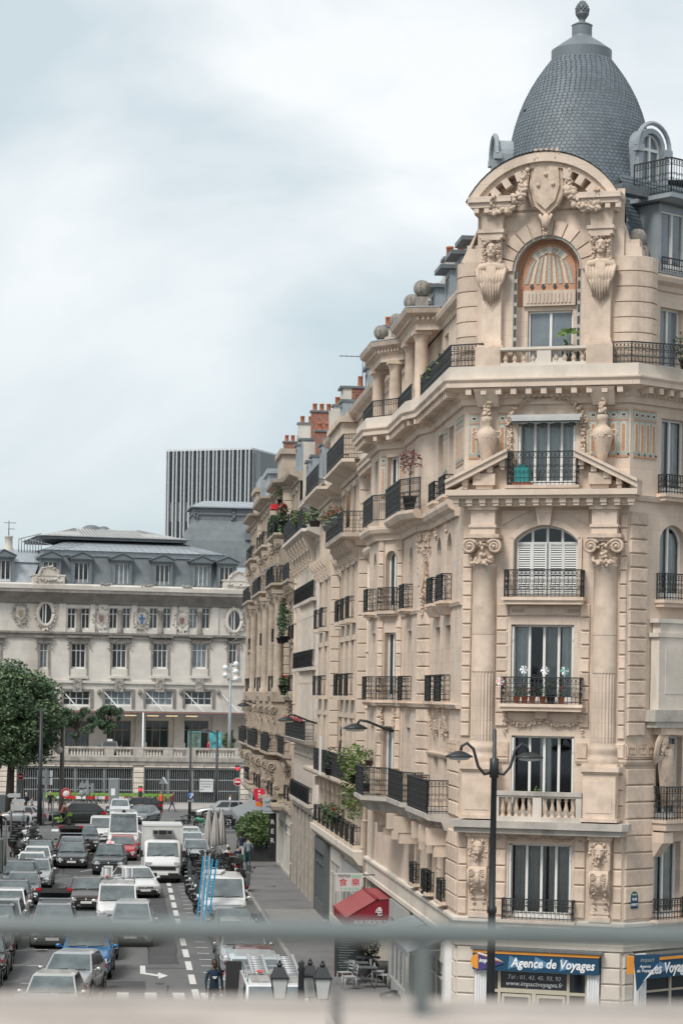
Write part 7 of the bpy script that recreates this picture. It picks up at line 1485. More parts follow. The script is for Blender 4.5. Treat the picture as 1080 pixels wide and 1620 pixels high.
for i in range(1,26):
    x=-6.5+i*.44
    if abs(x+.6)<.4: continue
    dup(b0,T(x,221+R.uniform(-.1,.1),.13) @ RZ(rad(12+R.uniform(-6,6))),'green rental bicycle, %s from the left in the docked row'%ORD[i])
bb_=bicycle(T(5.4,184,.0) @ RZ(rad(70)),'black bicycle locked to the black barrier left of the folded parasols',IRON,'bicycles at the barrier',False); dup(bb_,T(5.9,185.3,0) @ RZ(rad(80)),'second black bicycle at the black barrier, close to the folded parasols')
# ================================================================ people
SKIN=[mat('light skin',(.45,.27,.19),.6,var=.05),mat('dark skin',(.075,.042,.03),.55,var=.05)]
HAIR=[mat('dark hair',(.015,.012,.01),.7,var=.2),mat('white hair',(.55,.53,.5),.8,var=.1),mat('brown hair',(.06,.035,.02),.7,var=.2)]
def clo(n,c): return MT.get(n) or mat(n,c,.9,var=.15,sc=8,bump=.3,bsc=20)
SHOE=clo('dark shoes',(.02,.02,.02))
def person(M, lab, top, bot, skin=0, hair=0, pose='walk', long_hair=False, h=1.72, extra=None, shoe=None, sleeves=True, group=None):
    """one continuous skinned body; local -y is forward"""
    s=h/1.72; ph={'walk':.26,'stand':.04,'sit':0,'ride':0}[pose]
    V=[];E=[];RR=[];TG=[]
    def v(p,r,tag): V.append(Vector(p)*s); RR.append(r*s); TG.append(tag); return len(V)-1
    pz={'sit':.52,'ride':.98}.get(pose,.93)
    pel=v((0,0,pz),.135,1); lean={'ride':-.22,'sit':-.06}.get(pose,-.02)
    wa=v((0,lean*.3,pz+.17),.125,0); ch=v((0,lean*.8,pz+.36),.155,0); sh=v((0,lean,pz+.49),.10,0); nk=v((0,lean-.01,pz+.57),.055,2); hb=v((0,lean-.03,pz+.66),.062,2)
    E+=[(pel,wa),(wa,ch),(ch,sh),(sh,nk),(nk,hb)]
    hands=[]
    for sg in (1,-1):
        sw=ph*sg*(.8)
        if pose in('ride','sit'): el=(sg*.25,lean-.22,pz+.24); hd=(sg*.2,lean-.42,pz+.2)
        else: el=(sg*.245,lean+.05+sw*.25,pz+.2); hd=(sg*.25,lean-.06+sw*.75,pz-.03)
        so=v((sg*.175,lean,pz+.475),.07,0); e=v(el,.05,0); wr_=v(hd,.034,0 if sleeves else 2); pm=v((hd[0],hd[1]-.012,hd[2]-.07),.036,2)
        E+=[(sh,so),(so,e),(e,wr_),(wr_,pm)]; hands.append((V[pm].copy(),(V[pm]-V[wr_]).normalized(),sg))
        lg=-sg*ph
        if pose=='sit': kn=(sg*.11,-.42,pz-.02); an=(sg*.11,-.40,.1)
        elif pose=='ride': kn=(sg*.1,-.32,pz-.22-.1*sg); an=(sg*.1,-.12,pz-.62-.14*sg)
        else: kn=(sg*.1,lg*.55-.03,.5); an=(sg*.1,lg*1.15+.02,.09+max(0,lg)*.25)
        hp=v((sg*.095,0,pz-.06),.095,1); k=v(kn,.062,1); a=v(an,.045,1); to=v((an[0],an[1]-.15,max(.035,an[2]-.045)),.036,3)
        E+=[(pel,hp),(hp,k),(k,a),(a,to)]
    me=bpy.data.meshes.new('b'); me.from_pydata([tuple(x) for x in V],E,[]); o=bpy.data.objects.new('b',me); COL.objects.link(o)
    o.modifiers.new('k','SKIN'); sl=me.skin_vertices[0].data
    for i,r in enumerate(RR): sl[i].radius=(r,r*.86 if TG[i]<2 else r); sl[i].use_root=(i==0)
    md=o.modifiers.new('s','SUBSURF'); md.levels=1; md.render_levels=1
    dg=bpy.context.evaluated_depsgraph_get(); me2=bpy.data.meshes.new_from_object(o.evaluated_get(dg)); bpy.data.objects.remove(o)
    m=MB(); m.add([x.co.copy() for x in me2.vertices],[tuple(f.vertices) for f in me2.polygons],0,True)
    segs_=[(V[a],V[b],TG[b]) for a,b in E]
    for i,f in enumerate(m.F):
        c=sum((Vector(m.V[j]) for j in f),Vector())/len(f); best=9;tag=0
        for a,b,tg in segs_:
            d=b-a; t_=max(0,min(1,(c-a).dot(d)/max(1e-9,d.length_squared))); q=(c-(a+d*t_)).length
            if q<best: best=q; tag=tg
        m.M[i]=tag
    hc=V[hb]+Vector((0,-.012,.075))*s; m.ball(hc,(.076*s,.096*s,.118*s),12,9,2); m.ball(hc+Vector((0,-.098,-.015))*s,(.014*s,.02*s,.028*s),6,4,2); m.ball(hc+Vector((0,-.05,-.07))*s,(.05*s,.05*s,.045*s),8,5,2)
    for sg in (1,-1): m.ball(hc+Vector((sg*.077,.0,-.01))*s,(.012*s,.022*s,.032*s),6,4,2); m.ball(hc+Vector((sg*.03,-.088,.012))*s,(.013*s,.008*s,.008*s),6,4,4)
    m.ball(hc+Vector((0,-.09,-.055))*s,(.026*s,.008*s,.007*s),6,4,4)
    for c,d,sg in hands:
        f=Vector((0,-1,0)); side=Vector((1,0,0))
        for k in range(4): p=c+f*(.024-.016*k)*s; ln=(.075,.085,.08,.062)[k]*s; m.tube([p,p+d*ln*.6-side*sg*.008,p+d*ln-side*sg*.03*s],[.0105*s,.009*s,.007*s],5,2)
        p=c+f*.02*s; m.tube([p,p+f*.035*s+d*.02*s,p+f*.045*s+d*.055*s],[.012*s,.011*s,.009*s],5,2)
    t=thing('person',lab,'person',M,group); sk=SKIN[skin]
    put('body',m,[top,bot,sk,shoe or SHOE,HAIR[0]],t,M)
    hh=MB(); hh.ball(hc+Vector((0,.018,.03))*s,(.084*s,.094*s,.105*s),10,7)
    if long_hair: hh.tube([hc+Vector((0,.06,.02))*s,hc+Vector((0,.09,-.12))*s,hc+Vector((0,.09,-.24))*s],[.07*s,.075*s,.04*s],8)
    put('hair',hh,HAIR[hair],t,M)
    if extra: extra(t,M,s)
    return t
def bag(col,kind='back'):
    def f(t,M,s):
        if kind=='back': put('rucksack',MB().ball((0,.17*s,1.25*s),(.16*s,.1*s,.22*s),10,7),col,t,M)
        elif kind=='beard': put('beard',MB().ball((0,-.07*s,1.585*s),(.06*s,.045*s,.055*s),8,6),HAIR[0],t,M); put('white_print',MB().box(-.07,.07,-.175,-.165,1.34,1.38).box(-.04,.04,-.175,-.165,1.30,1.33),NPL,t,M)
    return f
fw=lambda px,py,z=0: gnd(px,py,z)
pm=Vector((3.05,76.5,0))
person(T(pm.x,pm.y,0) @ RZ(rad(4)),'bearded man in a dark blue printed top walking towards us beside the black totem',clo('dark navy jersey',(.012,.03,.055)),clo('black trousers',(.012,.012,.014)),1,0,'walk',h=1.84,extra=bag(None,'beard'))
person(T(7.55,142,.13) @ RZ(rad(176)),'person in a grey jacket and dark jeans walking away with a green bag',clo('blue grey jacket',(.21,.25,.28)),clo('dark teal jeans',(.02,.055,.07)),0,0,'walk')
person(T(7.35,146.5,.13) @ RZ(rad(178)),'person in a dark blue vest and white trousers walking away ahead of another walker',clo('navy vest',(.02,.025,.06)),clo('white trousers',(.5,.5,.5)),1,0,'walk')
gb_=thing('carrier_bag','bright green plastic bag held by the walker in the grey jacket','bag',T(7.28,142,.13)); put('bag',MB().extr([(-.07,-.12),(.07,-.12),(.07,.12),(-.07,.12)],.42,.75,top=[(-.05,-.14),(.05,-.14),(.05,.14),(-.05,.14)]),mat('green plastic',(.03,.45,.22),.5),gb_); put('handle',MB().ring((0,0,.78),.06,.01,8,4,ax='x'),MT['green plastic'],gb_)
person(T(3.55,209.5,0) @ RZ(rad(-30)),'pedestrian in a bright orange jacket near the station gate',clo('orange jacket',(.75,.12,.05)),clo('black trousers',(0,0,0)),0,0,'walk')
person(T(4.45,209,0) @ RZ(rad(80)),'pedestrian in a red white and black top striding left of the notice board',clo('red and dark top',(.25,.03,.04)),clo('blue jeans',(.04,.07,.13)),0,0,'walk')
cy=gnd(110,1306); cM=T(cy.x,cy.y,0) @ RZ(rad(120))
person(cM @ T(0,.72,-.02),'cyclist in a dusty red jacket riding past the dark green crossover',clo('dusty red jacket',(.22,.075,.065)),clo('black trousers',(0,0,0)),0,2,'ride')
bicycle(cM,'bicycle with green guards ridden by the cyclist in dusty red',BIKG,'bicycles in use',True)
person(T(-6.2,170,0.13) @ RZ(rad(100)),'person in a pale shirt with a black rucksack at the left crossing',clo('pale blue shirt',(.45,.5,.53)),clo('grey trousers',(.12,.13,.15)),0,2,'walk',extra=bag(BLACKP)); person(T(-6.75,170.4,.13) @ RZ(rad(95)),'person in a grey green jacket walking left of the one with the black rucksack',clo('grey green jacket',(.16,.22,.22)),clo('dark trousers',(.03,.03,.035)),0,0,'walk')
sc2=thing('suitcase','black suitcase pulled beside the two walkers at the left crossing','suitcase',T(-6.9,168.6,.13) @ RY(rad(18))); put('shell',MB().slab(-.25,.25,-.16,.16,.06,.75,.04),BLACKP,sc2); put('handle',MB().tube([(-.12,0,.75),(-.12,0,1.0),(.12,0,1.0),(.12,0,.75)],.012,5),STEEL,sc2)
person(T(-8.2,168.5,.13) @ RZ(rad(60)),'person in black leaning on the brown board at the far left',clo('black coat',(.015,.015,.016)),clo('black trousers',(0,0,0)),0,0,'stand',h=1.75)
person(T(-5.9,206.5,.0) @ RZ(rad(10)),'white haired person in a long black coat standing in front of the gate',clo('black coat',(0,0,0)),clo('black trousers',(0,0,0)),0,1,'stand'); person(T(-7.9,205,0) @ RZ(rad(40)),'person in dark blue with fair hair behind the silver three door car',clo('navy vest',(0,0,0)),clo('dark trousers',(0,0,0)),0,1,'stand',h=1.65); person(T(-7.4,205.4,0) @ RZ(rad(60)),'child in a pale grey top behind the silver three door car',clo('pale grey top',(.4,.4,.42)),clo('dark trousers',(0,0,0)),0,2,'stand',h=1.3)
person(T(9.3,206,0) @ RZ(rad(90)),'person in white passing behind the silver estate car',clo('white shirt',(.6,.62,.65)),clo('dark trousers',(0,0,0)),0,2,'walk')
CHW=mat('grey cane chair',(.35,.35,.34),.7)
def chair(M, lab, grp, m=CHW):
    t=thing('chair',lab,'chair',M,grp); put('seat',MB().box(-.21,.21,-.21,.21,.43,.46),m,t,M); b=put('backrest',MB().tube([(-.2,.2,.46),(-.19,.27,.85),(.19,.27,.85),(.2,.2,.46)],.014,5).box(-.18,.18,.245,.265,.55,.6).box(-.18,.18,.255,.275,.66,.71).box(-.18,.18,.265,.285,.77,.82),m,t,M)
    for x in (-.19,.19):
        for y in (-.19,.19): put('leg',MB().tube([(x,y,.44),(x*1.12,y*1.15,0)],.014,5),m,t,M)
    return t
for (x,y,l,c,h) in ((6.35,141.3,'seated person in a white shirt at the pavement terrace',clo('white shirt',(0,0,0)),1),(6.9,141.0,'seated person in dark blue at the pavement terrace beside the scooters',clo('navy vest',(0,0,0)),0),(6.3,139.2,'seated person in a red top in front of the one in white',clo('red top',(.3,.02,.03)),0)):
    person(T(x,y,.1) @ RZ(rad(200)),l,c,clo('dark trousers',(0,0,0)),0,h,'sit'); chair(T(x,y,.13) @ RZ(rad(200)),'grey terrace chair under the '+l.split(' at ')[0].split(' in front')[0],'terrace chairs')
person(T(8.1,225.8,4.2) @ RZ(rad(90)),'person in bright red on the terrace between the two advertising panels',clo('bright red jacket',(.6,.02,.03)),clo('dark trousers',(0,0,0)),0,0,'stand')
# ================================================================ shops, signs, lamps, plants
def mk(name,c,r=.5,**k): return MT.get(name) or mat(name,c,r,var=k.pop('var',.06),**k)
SBL=mk('shop sign blue',(.006,.055,.115)); SOR=mk('shop sign orange',(.75,.30,.04)); SPU=mk('shop sign purple',(.06,.045,.17)); SWH=mk('sign white',(.78,.78,.78)); SPB=mk('pale sign blue',(.10,.22,.36)); CRM=mk('cream door paint',(.50,.46,.36)); LETT=mk('white lettering',(.8,.8,.8)); GRYL=mk('grey lettering',(.28,.3,.3)); POST=mk('sign post grey',(.10,.105,.11)); SGREY=mk('sign back grey',(.22,.24,.25)); SRED=mk('sign red',(.55,.02,.03)); SBLU=mk('sign blue',(.02,.12,.42)); DGR=mk('dark green box paint',(.025,.05,.045)); LMP=mk('lamp post black paint',(.022,.025,.028),.45); LGL=mk('lantern frosted glass',(.55,.56,.54),.3)
def logo(par, F, s):
    put('logo_orange',MB().add([(-.5*s,0,0)]+[(-.5*s+.42*s*math.cos(q)*.0-.0+(-.42*s*math.sin(q)),-.0,.42*s*math.cos(q)) for q in [i*math.pi/8 for i in range(9)]],[tuple(range(10))]).prism([(-.5*s,.42*s),(.2*s,.38*s),(.85*s,0),(-.5*s,.3*s)],-.002,.004),SOR,par,F)
    put('logo_triangle',MB().prism([(-.5*s,.40*s),(.9*s,-.06*s),(-.5*s,-.52*s)],-.012,0),SPU,par,F); put('logo_edge',MB().prism([(-.55*s,.5*s),(.3*s,.32*s),(.95*s,0),(.3*s,.24*s),(-.52*s,.42*s)],-.016,-.01),SWH,par,F)
    text('impact',.30*s,LETT,par,F @ T(-.05*s,-.02,.06*s),ext=.004,shear=.25,bold=.03); text('voyages',.13*s,LETT,par,F @ T(.22*s,-.02,-.14*s),ext=.003,shear=.25)
# ---- travel agency
sg_=thing('shop_sign','blue travel agency sign with orange top edge over the corner shop doorway','sign',FC @ T(.55,-.3,2.6))
M=FC @ T(0,-.26,0); put('board',MB().box(.55,4.15,-.05,.24,2.62,3.2),SBL,sg_,M); put('orange_edge',MB().box(.54,4.16,-.07,.25,3.1,3.18),SOR,sg_,M); put('cover',MB().box(.5,4.25,-.12,.26,3.2,3.27),LEAD,sg_,M)
for x in (1.62,2.35,3.1): put('pale_triangle',MB().prism([(x,3.06),(x+.5,2.84),(x-.05,2.68)],-.056,-.05),SPB,sg_,M)
text('Agence de Voyages',.36,LETT,sg_,M @ T(2.85,-.058,2.86),ext=.006,shear=.22,sx=.84,bold=.022); logo(sg_,M @ T(.98,-.075,2.86),.52)
def fl_pil(s0,s1,F):
    p=MB(); p.box(s0,s1,-.16,.1,.13,3.2)
    for i in range(4): p.box(s0+.03+i*(s1-s0-.06)/4,s0+.03+(i+.6)*(s1-s0-.06)/4,-.19,-.16,.3,3.2)
    part('fluted_pilaster',p,SWH,F)
fl_pil(.58,.92,FC); fl_pil(3.8,4.14,FC)
dr=part('shop_door_frame',MB().box(.92,1.0,.0,.12,.13,2.7).box(1.22,1.3,.0,.12,.13,2.7).box(3.2,3.28,0,.12,.13,2.7).box(3.72,3.8,0,.12,.13,2.7).box(1.3,3.2,0,.12,1.98,2.1).box(.92,1.22,0,.12,1.98,2.06).box(3.28,3.72,0,.12,1.98,2.06).box(.92,3.8,0,.12,2.58,2.7).box(2.2,2.32,0,.12,.13,1.98),CRM,FC)
for (a,b,c,d) in ((1.0,1.22,.4,1.98),(1.0,1.22,2.06,2.58),(1.34,2.18,.3,1.94),(2.34,3.16,.3,1.94),(1.3,3.2,2.1,2.58),(3.28,3.72,.4,1.98),(3.28,3.72,2.06,2.58)): put('pane',MB().box(a,b,.05,.07,c,d),GLASS,dr,FC)
for (a,b) in ((1.34,2.18),(2.34,3.16)): put('door',MB().box(a,a+.07,-.02,.05,.15,1.95).box(b-.07,b,-.02,.05,.15,1.95).box(a+.07,b-.07,-.02,.05,1.87,1.95).box(a+.07,b-.07,-.02,.05,.15,.4),CRM,dr,FC)
text('Tél : 01. 43. 45. 93. 93',.17,LETT,dr,FC @ T(2.25,.04,2.42),shear=.2); text('www.impactvoyages.fr',.18,LETT,dr,FC @ T(2.25,.04,2.24),shear=.2); logo(dr,FC @ T(2.72,.03,1.45),.36)
for i in range(5): put('price_line',MB().box(3.34,3.6-.04*(i%3),.04,.05,1.5-i*.1,1.54-i*.1).box(1.02,1.2-.03*(i%2),.04,.05,1.4-i*.12,1.44-i*.12),GRYL,dr,FC)
put('notice',MB().box(1.6,1.85,.02,.04,.95,1.3).box(2.78,3.1,.02,.04,.9,1.3),SWH,dr,FC)
s2=thing('shop_sign','blue sign with white writing over the side street window of the travel agency','sign',FRT @ T(.5,-.2,2.5)); M=FRT @ T(0,-.22,0)
put('board',MB().box(.5,6,-.05,.2,2.5,3.12),SBL,s2,M); put('orange_edge',MB().box(.49,6,-.07,.2,3.0,3.08),SOR,s2,M); text('Les Voyages',.42,LETT,s2,M @ T(1.75,-.06,2.75),ext=.006,shear=.2,sx=.85,bold=.022); put('pale_triangle',MB().prism([(1.2,3.0),(1.8,2.75),(1.1,2.6)],-.056,-.05),SPB,s2,M)
s3=thing('banner_sign','pointed blue banner sign with orange side hanging at the corner beside the agency','sign',FRT @ T(.1,-.5,2.5)); M=FRT @ T(-.12,-.55,0) @ RZ(rad(-16))
put('banner',MB().prism([(0,3.25),(.85,3.25),(.8,2.95),(.5,2.72),(.12,2.25)],-.02,.02),SBL,s3,M); put('orange_side',MB().box(-.16,.0,-.02,.1,2.72,3.22),SOR,s3,M); put('white_swoosh',MB().prism([(.78,2.98),(.5,2.72),(.3,2.5),(.55,2.68)],-.026,-.02),SWH,s3,M); text('impact',.17,GRYL,s3,M @ T(.42,-.025,3.1),shear=.2); text('Agence\nde Voyages',.12,LETT,s3,M @ T(.36,-.025,2.86),shear=.2); put('bracket',MB().tube([(.2,.0,3.2),(.2,.6,3.2)],.02,5),POST,s3,M)
shopfront(A,FRT @ T(0,.15,0),.9,4.5,3.2,CRM,n=3,riser=.4); fl_pil(.46,.86,FRT)
part('shop_window_box',MB().box(1.2,1.6,.25,.3,.9,1.3),mk('brown display box',(.2,.09,.04)),FRT)
pq=thing('street_plaque','small dark blue street name plaque with arched top on the corner stones','sign',FRT); x,z=onF(FRT @ T(0,-.06,0),1002,1424)
M=FRT @ T(x,-.07,z); put('plate',MB().prism([(-.15,-.24),(.15,-.24),(.15,.1)]+[(.15*math.cos(q),.1+.15*math.sin(q)) for q in [i*math.pi/8 for i in range(1,8)]]+[(-.15,.1)],-.01,.01),mk('plaque green border',(.03,.12,.09)),pq,M); put('blue_field',MB().box(-.13,.13,-.016,-.01,-.22,.09),mk('plaque blue',(.012,.04,.12)),pq,M)
text('12e Arrt',.055,LETT,pq,M @ T(0,-.016,.155)); text('RUE',.11,LETT,pq,M @ T(0,-.02,.02)); text('PARROT',.1,LETT,pq,M @ T(0,-.02,-.13),sx=.72)
# ---- shops on the street side of the corner building
Fsh=FR(9.6,85.2,rad(-90))
part('ground_wall',MB().box(0,16.3,.1,.3,0,3.4),STPALE,Fsh)
shopfront(A,Fsh,11.6,16.0,3.1,SHW,glass=GLASS,n=3,riser=.6); shopfront(A,Fsh,6.6,11.2,3.1,SHW,glass=GLASSB,n=3,riser=.55); shopfront(A,Fsh,.6,5.8,3.2,SHGR,n=4,riser=.5)
part('white_pillar',MB().box(16.0,16.4,-.25,.1,0,3.3),SWH,Fsh)
AWG=mk('grey awning canvas',(.23,.25,.26),.8,var=.12)
for (a,b,z,o,l) in ((7.2,10.2,2.9,1.3,'dark grey flat awning directly right of the red awning'),(10.4,14.5,2.85,1.1,'long grey awning nearest the corner pier')):
    t=thing('awning',l,'awning',Fsh @ T(a,0,z)); put('canvas',MB().add([(a,0,z+.35),(b,0,z+.35),(b,-o,z-.05),(a,-o,z-.05),(a,0,z+.31),(b,0,z+.31),(b,-o,z-.09),(a,-o,z-.09)],[(0,1,2,3),(7,6,5,4),(0,3,7,4),(1,5,6,2),(3,2,6,7)]),AWG,t,Fsh); put('valance',MB().box(a,b,-o-.02,-o,z-.22,z-.06),mk('orange brown valance',(.35,.17,.06)) if a<8 else AWG,t,Fsh); put('arm',MB().tube([(a+.1,0,z),(a+.1,-o+.05,z-.08)],.02,5).tube([(b-.1,0,z),(b-.1,-o+.05,z-.08)],.02,5),STEEL,t,Fsh)
RAW=mk('red awning canvas',(.22,.008,.02),.6,var=.12); RAW2=mk('faded red awning top',(.30,.06,.06),.7,var=.15)
ra_=thing('awning','dark red gabled awning with white lettering over the delicatessen','awning',T(9.6,87.5,2.2)); y0,y1=85.1,90.0
G=[(8.0,2.12),(8.0,2.45),(9.1,3.1),(9.68,3.12),(9.68,2.12)]
put('gable',MB().add([(x,y0,z) for x,z in G],[tuple(range(5))]).add([(x,y1,z) for x,z in G],[tuple(range(5))]).add([(8.0,y0,2.12),(8.0,y1,2.12),(8.0,y1,2.45),(8.0,y0,2.45)],[(0,1,2,3)]),RAW,ra_,Matrix()); put('roof',MB().add([(7.98,y0-.03,2.45),(7.98,y1,2.45),(9.1,y1,3.12),(9.1,y0-.03,3.12),(9.7,y1,3.14),(9.7,y0-.03,3.14)],[(0,1,2,3),(3,2,4,5)]),RAW2,ra_,Matrix()); put('ridge_tube',MB().tube([(9.1,y0-.02,3.12),(9.1,y1,3.12)],.06,8).box(7.96,8.02,y0-.04,y1,2.41,2.47),RAW,ra_,Matrix())
Mg=FR(8.3,y0-.01,0); text('AUX DELICES DE',.2,LETT,ra_,Mg @ T(.62,-.01,2.29),sx=.84,bold=.015)
em=MB(); q_=random.Random(4)
for p in [((0,.2),(.16,.24)),((.02,.12),(.2,.14)),((.08,.26),(.08,.0)),((-.04,.05),(.2,.03)),((.0,.18),(-.08,.02)),((.14,.2),(.2,-.08)),((.02,-.08),(.1,.05)),((.06,-.1),(.2,-.06))]: em.tube([(p[0][0],0,p[0][1]),(p[1][0],0,p[1][1])],.022,5)
put('white_emblem',em,LETT,ra_,Mg @ T(.82,-.02,2.62) @ SCL(.85,1,.85))
bs_=thing('hanging_sign','white projecting caterer sign with red characters above the red awning','sign',T(9.0,90,3.3)); Mb=FR(8.08,90.2,0)
put('panel',MB().box(0,1.02,-.06,.06,2.98,3.66),mk('sign panel pale',(.55,.57,.57)),bs_,Mb); put('bracket',MB().tube([(1.0,0,3.6),(1.55,0,3.6)],.025,5),POST,bs_,Mb); text('TRAITEUR',.15,BLACKP,bs_,Mb @ T(.3,-.064,3.55),sx=.72); text('CHINOIS',.14,mk('green lettering',(.1,.6,.3)),bs_,Mb @ T(.76,-.064,3.54),sx=.72); text('01 43 45 63 78',.14,MT['green lettering'],bs_,Mb @ T(.5,-.064,3.07),sx=.8)
text('食',.32,SRED,bs_,Mb @ T(.27,-.064,3.3)); text('樂',.32,SRED,bs_,Mb @ T(.74,-.064,3.3))
b2=thing('hanging_sign','pale grey projecting sign of the staffing agency above the pavement shrub','sign',T(8.8,140,3.5)); Mb=FR(8.22,140,0)
put('panel',MB().box(0,.96,-.06,.06,3.42,4.3),mk('sign panel grey',(.42,.46,.48)),b2,Mb); put('bracket',MB().tube([(.9,0,4.2),(1.4,0,4.2)],.025,5),POST,b2,Mb); put('underline',MB().box(.05,.85,-.066,-.06,3.53,3.55),BLACKP,b2,Mb); text('cofix',.26,BLACKP,b2,Mb @ T(.34,-.064,4.07),sx=.95); text('intérim',.26,BLACKP,b2,Mb @ T(.55,-.064,3.82),sx=.95)
b3=thing('hanging_sign','red diamond shaped tobacconist sign beyond the pale staffing sign','sign',T(8.6,150,3.6)); Mb=FR(8.58,150,0)
put('panel',MB().prism([(-.3,4.45),(.3,4.45),(.36,4.2),(.22,3.65),(-.22,3.65),(-.36,4.2)],-.06,.06),mk('red sign',(.65,.03,.07)),b3,Mb); put('orange_base',MB().box(-.2,.24,-.06,.06,3.35,3.63),mk('orange sign',(.8,.2,.03)),b3,Mb); put('white_marks',MB().box(-.05,.05,-.07,-.06,4.25,4.35).box(-.05,.05,-.07,-.06,4.05,4.15).box(-.05,.05,-.07,-.06,3.85,3.95),LETT,b3,Mb); put('bracket',MB().tube([(.3,0,4.1),(1.0,0,4.1)],.03,5),BLACKP,b3,Mb)
b4=thing('hanging_sign','narrow black vertical sign with white letters behind the pavement shrub','sign',T(8.95,143,2)); Mb=FR(8.8,143,0); put('panel',MB().box(0,.42,-.05,.05,.6,3.3),BLACKP,b4,Mb)
for i,ch in enumerate('RER'): text(ch,.4,LETT,b4,Mb @ T(.2,-.055,2.75-i*.55))
aw3=thing('awning','grey slanted awning at the far end of the terrace beside the red sign','awning',T(9,160,3)); put('canvas',MB().add([(9.6,150.5,3.4),(9.6,163,3.4),(7.4,163,2.6),(7.4,150.5,2.6),(7.4,163,2.5),(7.4,150.5,2.5)],[(0,1,2,3),(3,2,4,5)]),AWG,aw3,Matrix()); put('valance',MB().box(7.38,7.4,150.5,163,2.3,2.55),AWG,aw3,Matrix())
# ---- street lamps
def lamp_head(par, M, m=LMP): 
    put('lamp_head',MB().lathe([(.0,.12),(.1,.1),(.27,.0),(.30,-.05),(.0,-.05)],14,X=SCL(1.25,.8,1)),m,par,M); put('lens',MB().lathe([(.26,-.05),(.2,-.11),(.0,-.13)],14,X=SCL(1.2,.75,1)),LGL,par,M)
lp=Vector((9.62,62,0)); L1_=thing('street_lamp','tall black double armed street lamp standing in front of the corner shop','street lamp',T(lp.x,lp.y,.13),'street lamps'); M=WM[K(L1_)]
put('post',MB().lathe([(.2,0),(.2,.5),(.14,.6),(.12,1.2),(.10,4.6),(.125,4.62),(.125,4.75),(.09,4.8),(.075,8.1),(.12,8.12),(.12,8.6),(.05,8.64),(.045,9.35),(0,9.4)],14),LMP,L1_,M)
for sg in (-1,1):
    put('arm',MB().tube([(sg*.06,0,8.25),(sg*.25,0,8.2),(sg*.42,0,8.4),(sg*.55,0,8.85),(sg*.72,0,9.0),(sg*.86,0,8.92),(sg*.88,0,8.8)],.04,7),LMP,L1_,M); lamp_head(L1_,M @ T(sg*.92,0,8.68))
for (px,py,X,l) in ((632,1160,9.3,'black wall lamp on a long arm under the bay of the corner building'),(503,1145,9.2,'black wall lamp between the flower box building and the narrow pale building'),(423,1120,9.1,'small black wall lamp far along the ochre building')):
    p=onX(px,py,X); t=thing('wall_lamp',l,'street lamp',T(*p),'wall lamps above the pavement'); M=T(*p); d=1.55
    put('arm',MB().box(-.04,.5,-.06,.06,-.35,.3).tube([(0,0,0),(-.5,0,.15),(-1.1,0,.38),(-1.35,0,.42),(-1.42,0,.3)],.045,7),LMP,t,M); lamp_head(t,M @ T(-1.5,0,.18) @ SCL(1.15,1.15,1.15))
c3=Vector((4.63,61,0)); L3=thing('lantern_post','black ornate candelabra lamp post with three glass lanterns beside the ladder van','street lamp',T(c3.x,c3.y,0)); M=WM[K(L3)]
put('post',MB().lathe([(.25,0),(.22,.4),(.12,.6),(.09,1.0),(.075,2.0),(.11,2.05),(.09,2.3),(.07,3.3),(.1,3.35),(.06,3.45),(.09,3.52),(0,3.62)],14),LMP,L3,M)
def lantern(M):
    put('lantern',MB().extr([(-.17,-.17),(.17,-.17),(.17,.17),(-.17,.17)],.0,.03,top=[(-.17,-.17),(.17,-.17),(.17,.17),(-.17,.17)]).extr([(-.28,-.28),(.28,-.28),(.28,.28),(-.28,.28)],.58,.63).extr([(-.26,-.26),(.26,-.26),(.26,.26),(-.26,.26)],.63,.9,top=[(-.13,-.13),(.13,-.13),(.13,.13),(-.13,.13)]).ball((0,0,.96),(.09,.09,.07),8,5).ball((0,0,1.05),.05,8,5).tube([(-.16,-.16,.02),(-.25,-.25,.6)],.014,4).tube([(.16,-.16,.02),(.25,-.25,.6)],.014,4).tube([(-.16,.16,.02),(-.25,.25,.6)],.014,4).tube([(.16,.16,.02),(.25,.25,.6)],.014,4).tube([(0,0,.02),(0,0,-.2)],[.05,.03],6),LMP,L3,M)
    put('lantern_glass',MB().extr([(-.15,-.15),(.15,-.15),(.15,.15),(-.15,.15)],.03,.58,top=[(-.24,-.24),(.24,-.24),(.24,.24),(-.24,.24)]),LGL,L3,M)
for k,a in enumerate((172,8,62)):
    ca_,sa_=math.cos(rad(a)),math.sin(rad(a)); rr=.55; put('arm',MB().tube([(0,0,2.25),(.25*ca_,.25*sa_,2.0),(.45*ca_,.45*sa_,2.02),(rr*ca_,rr*sa_,2.3),(rr*ca_,rr*sa_,2.45)],.04,6).ring((.2*ca_,.2*sa_,2.3),.17,.02,14,4).spiral((.2*ca_,.2*sa_,2.32),.02,.13,1.5,.02,n=14),LMP,L3,M); lantern(M @ T(rr*ca_,rr*sa_,2.6) @ SCL(.84,.84,.9))
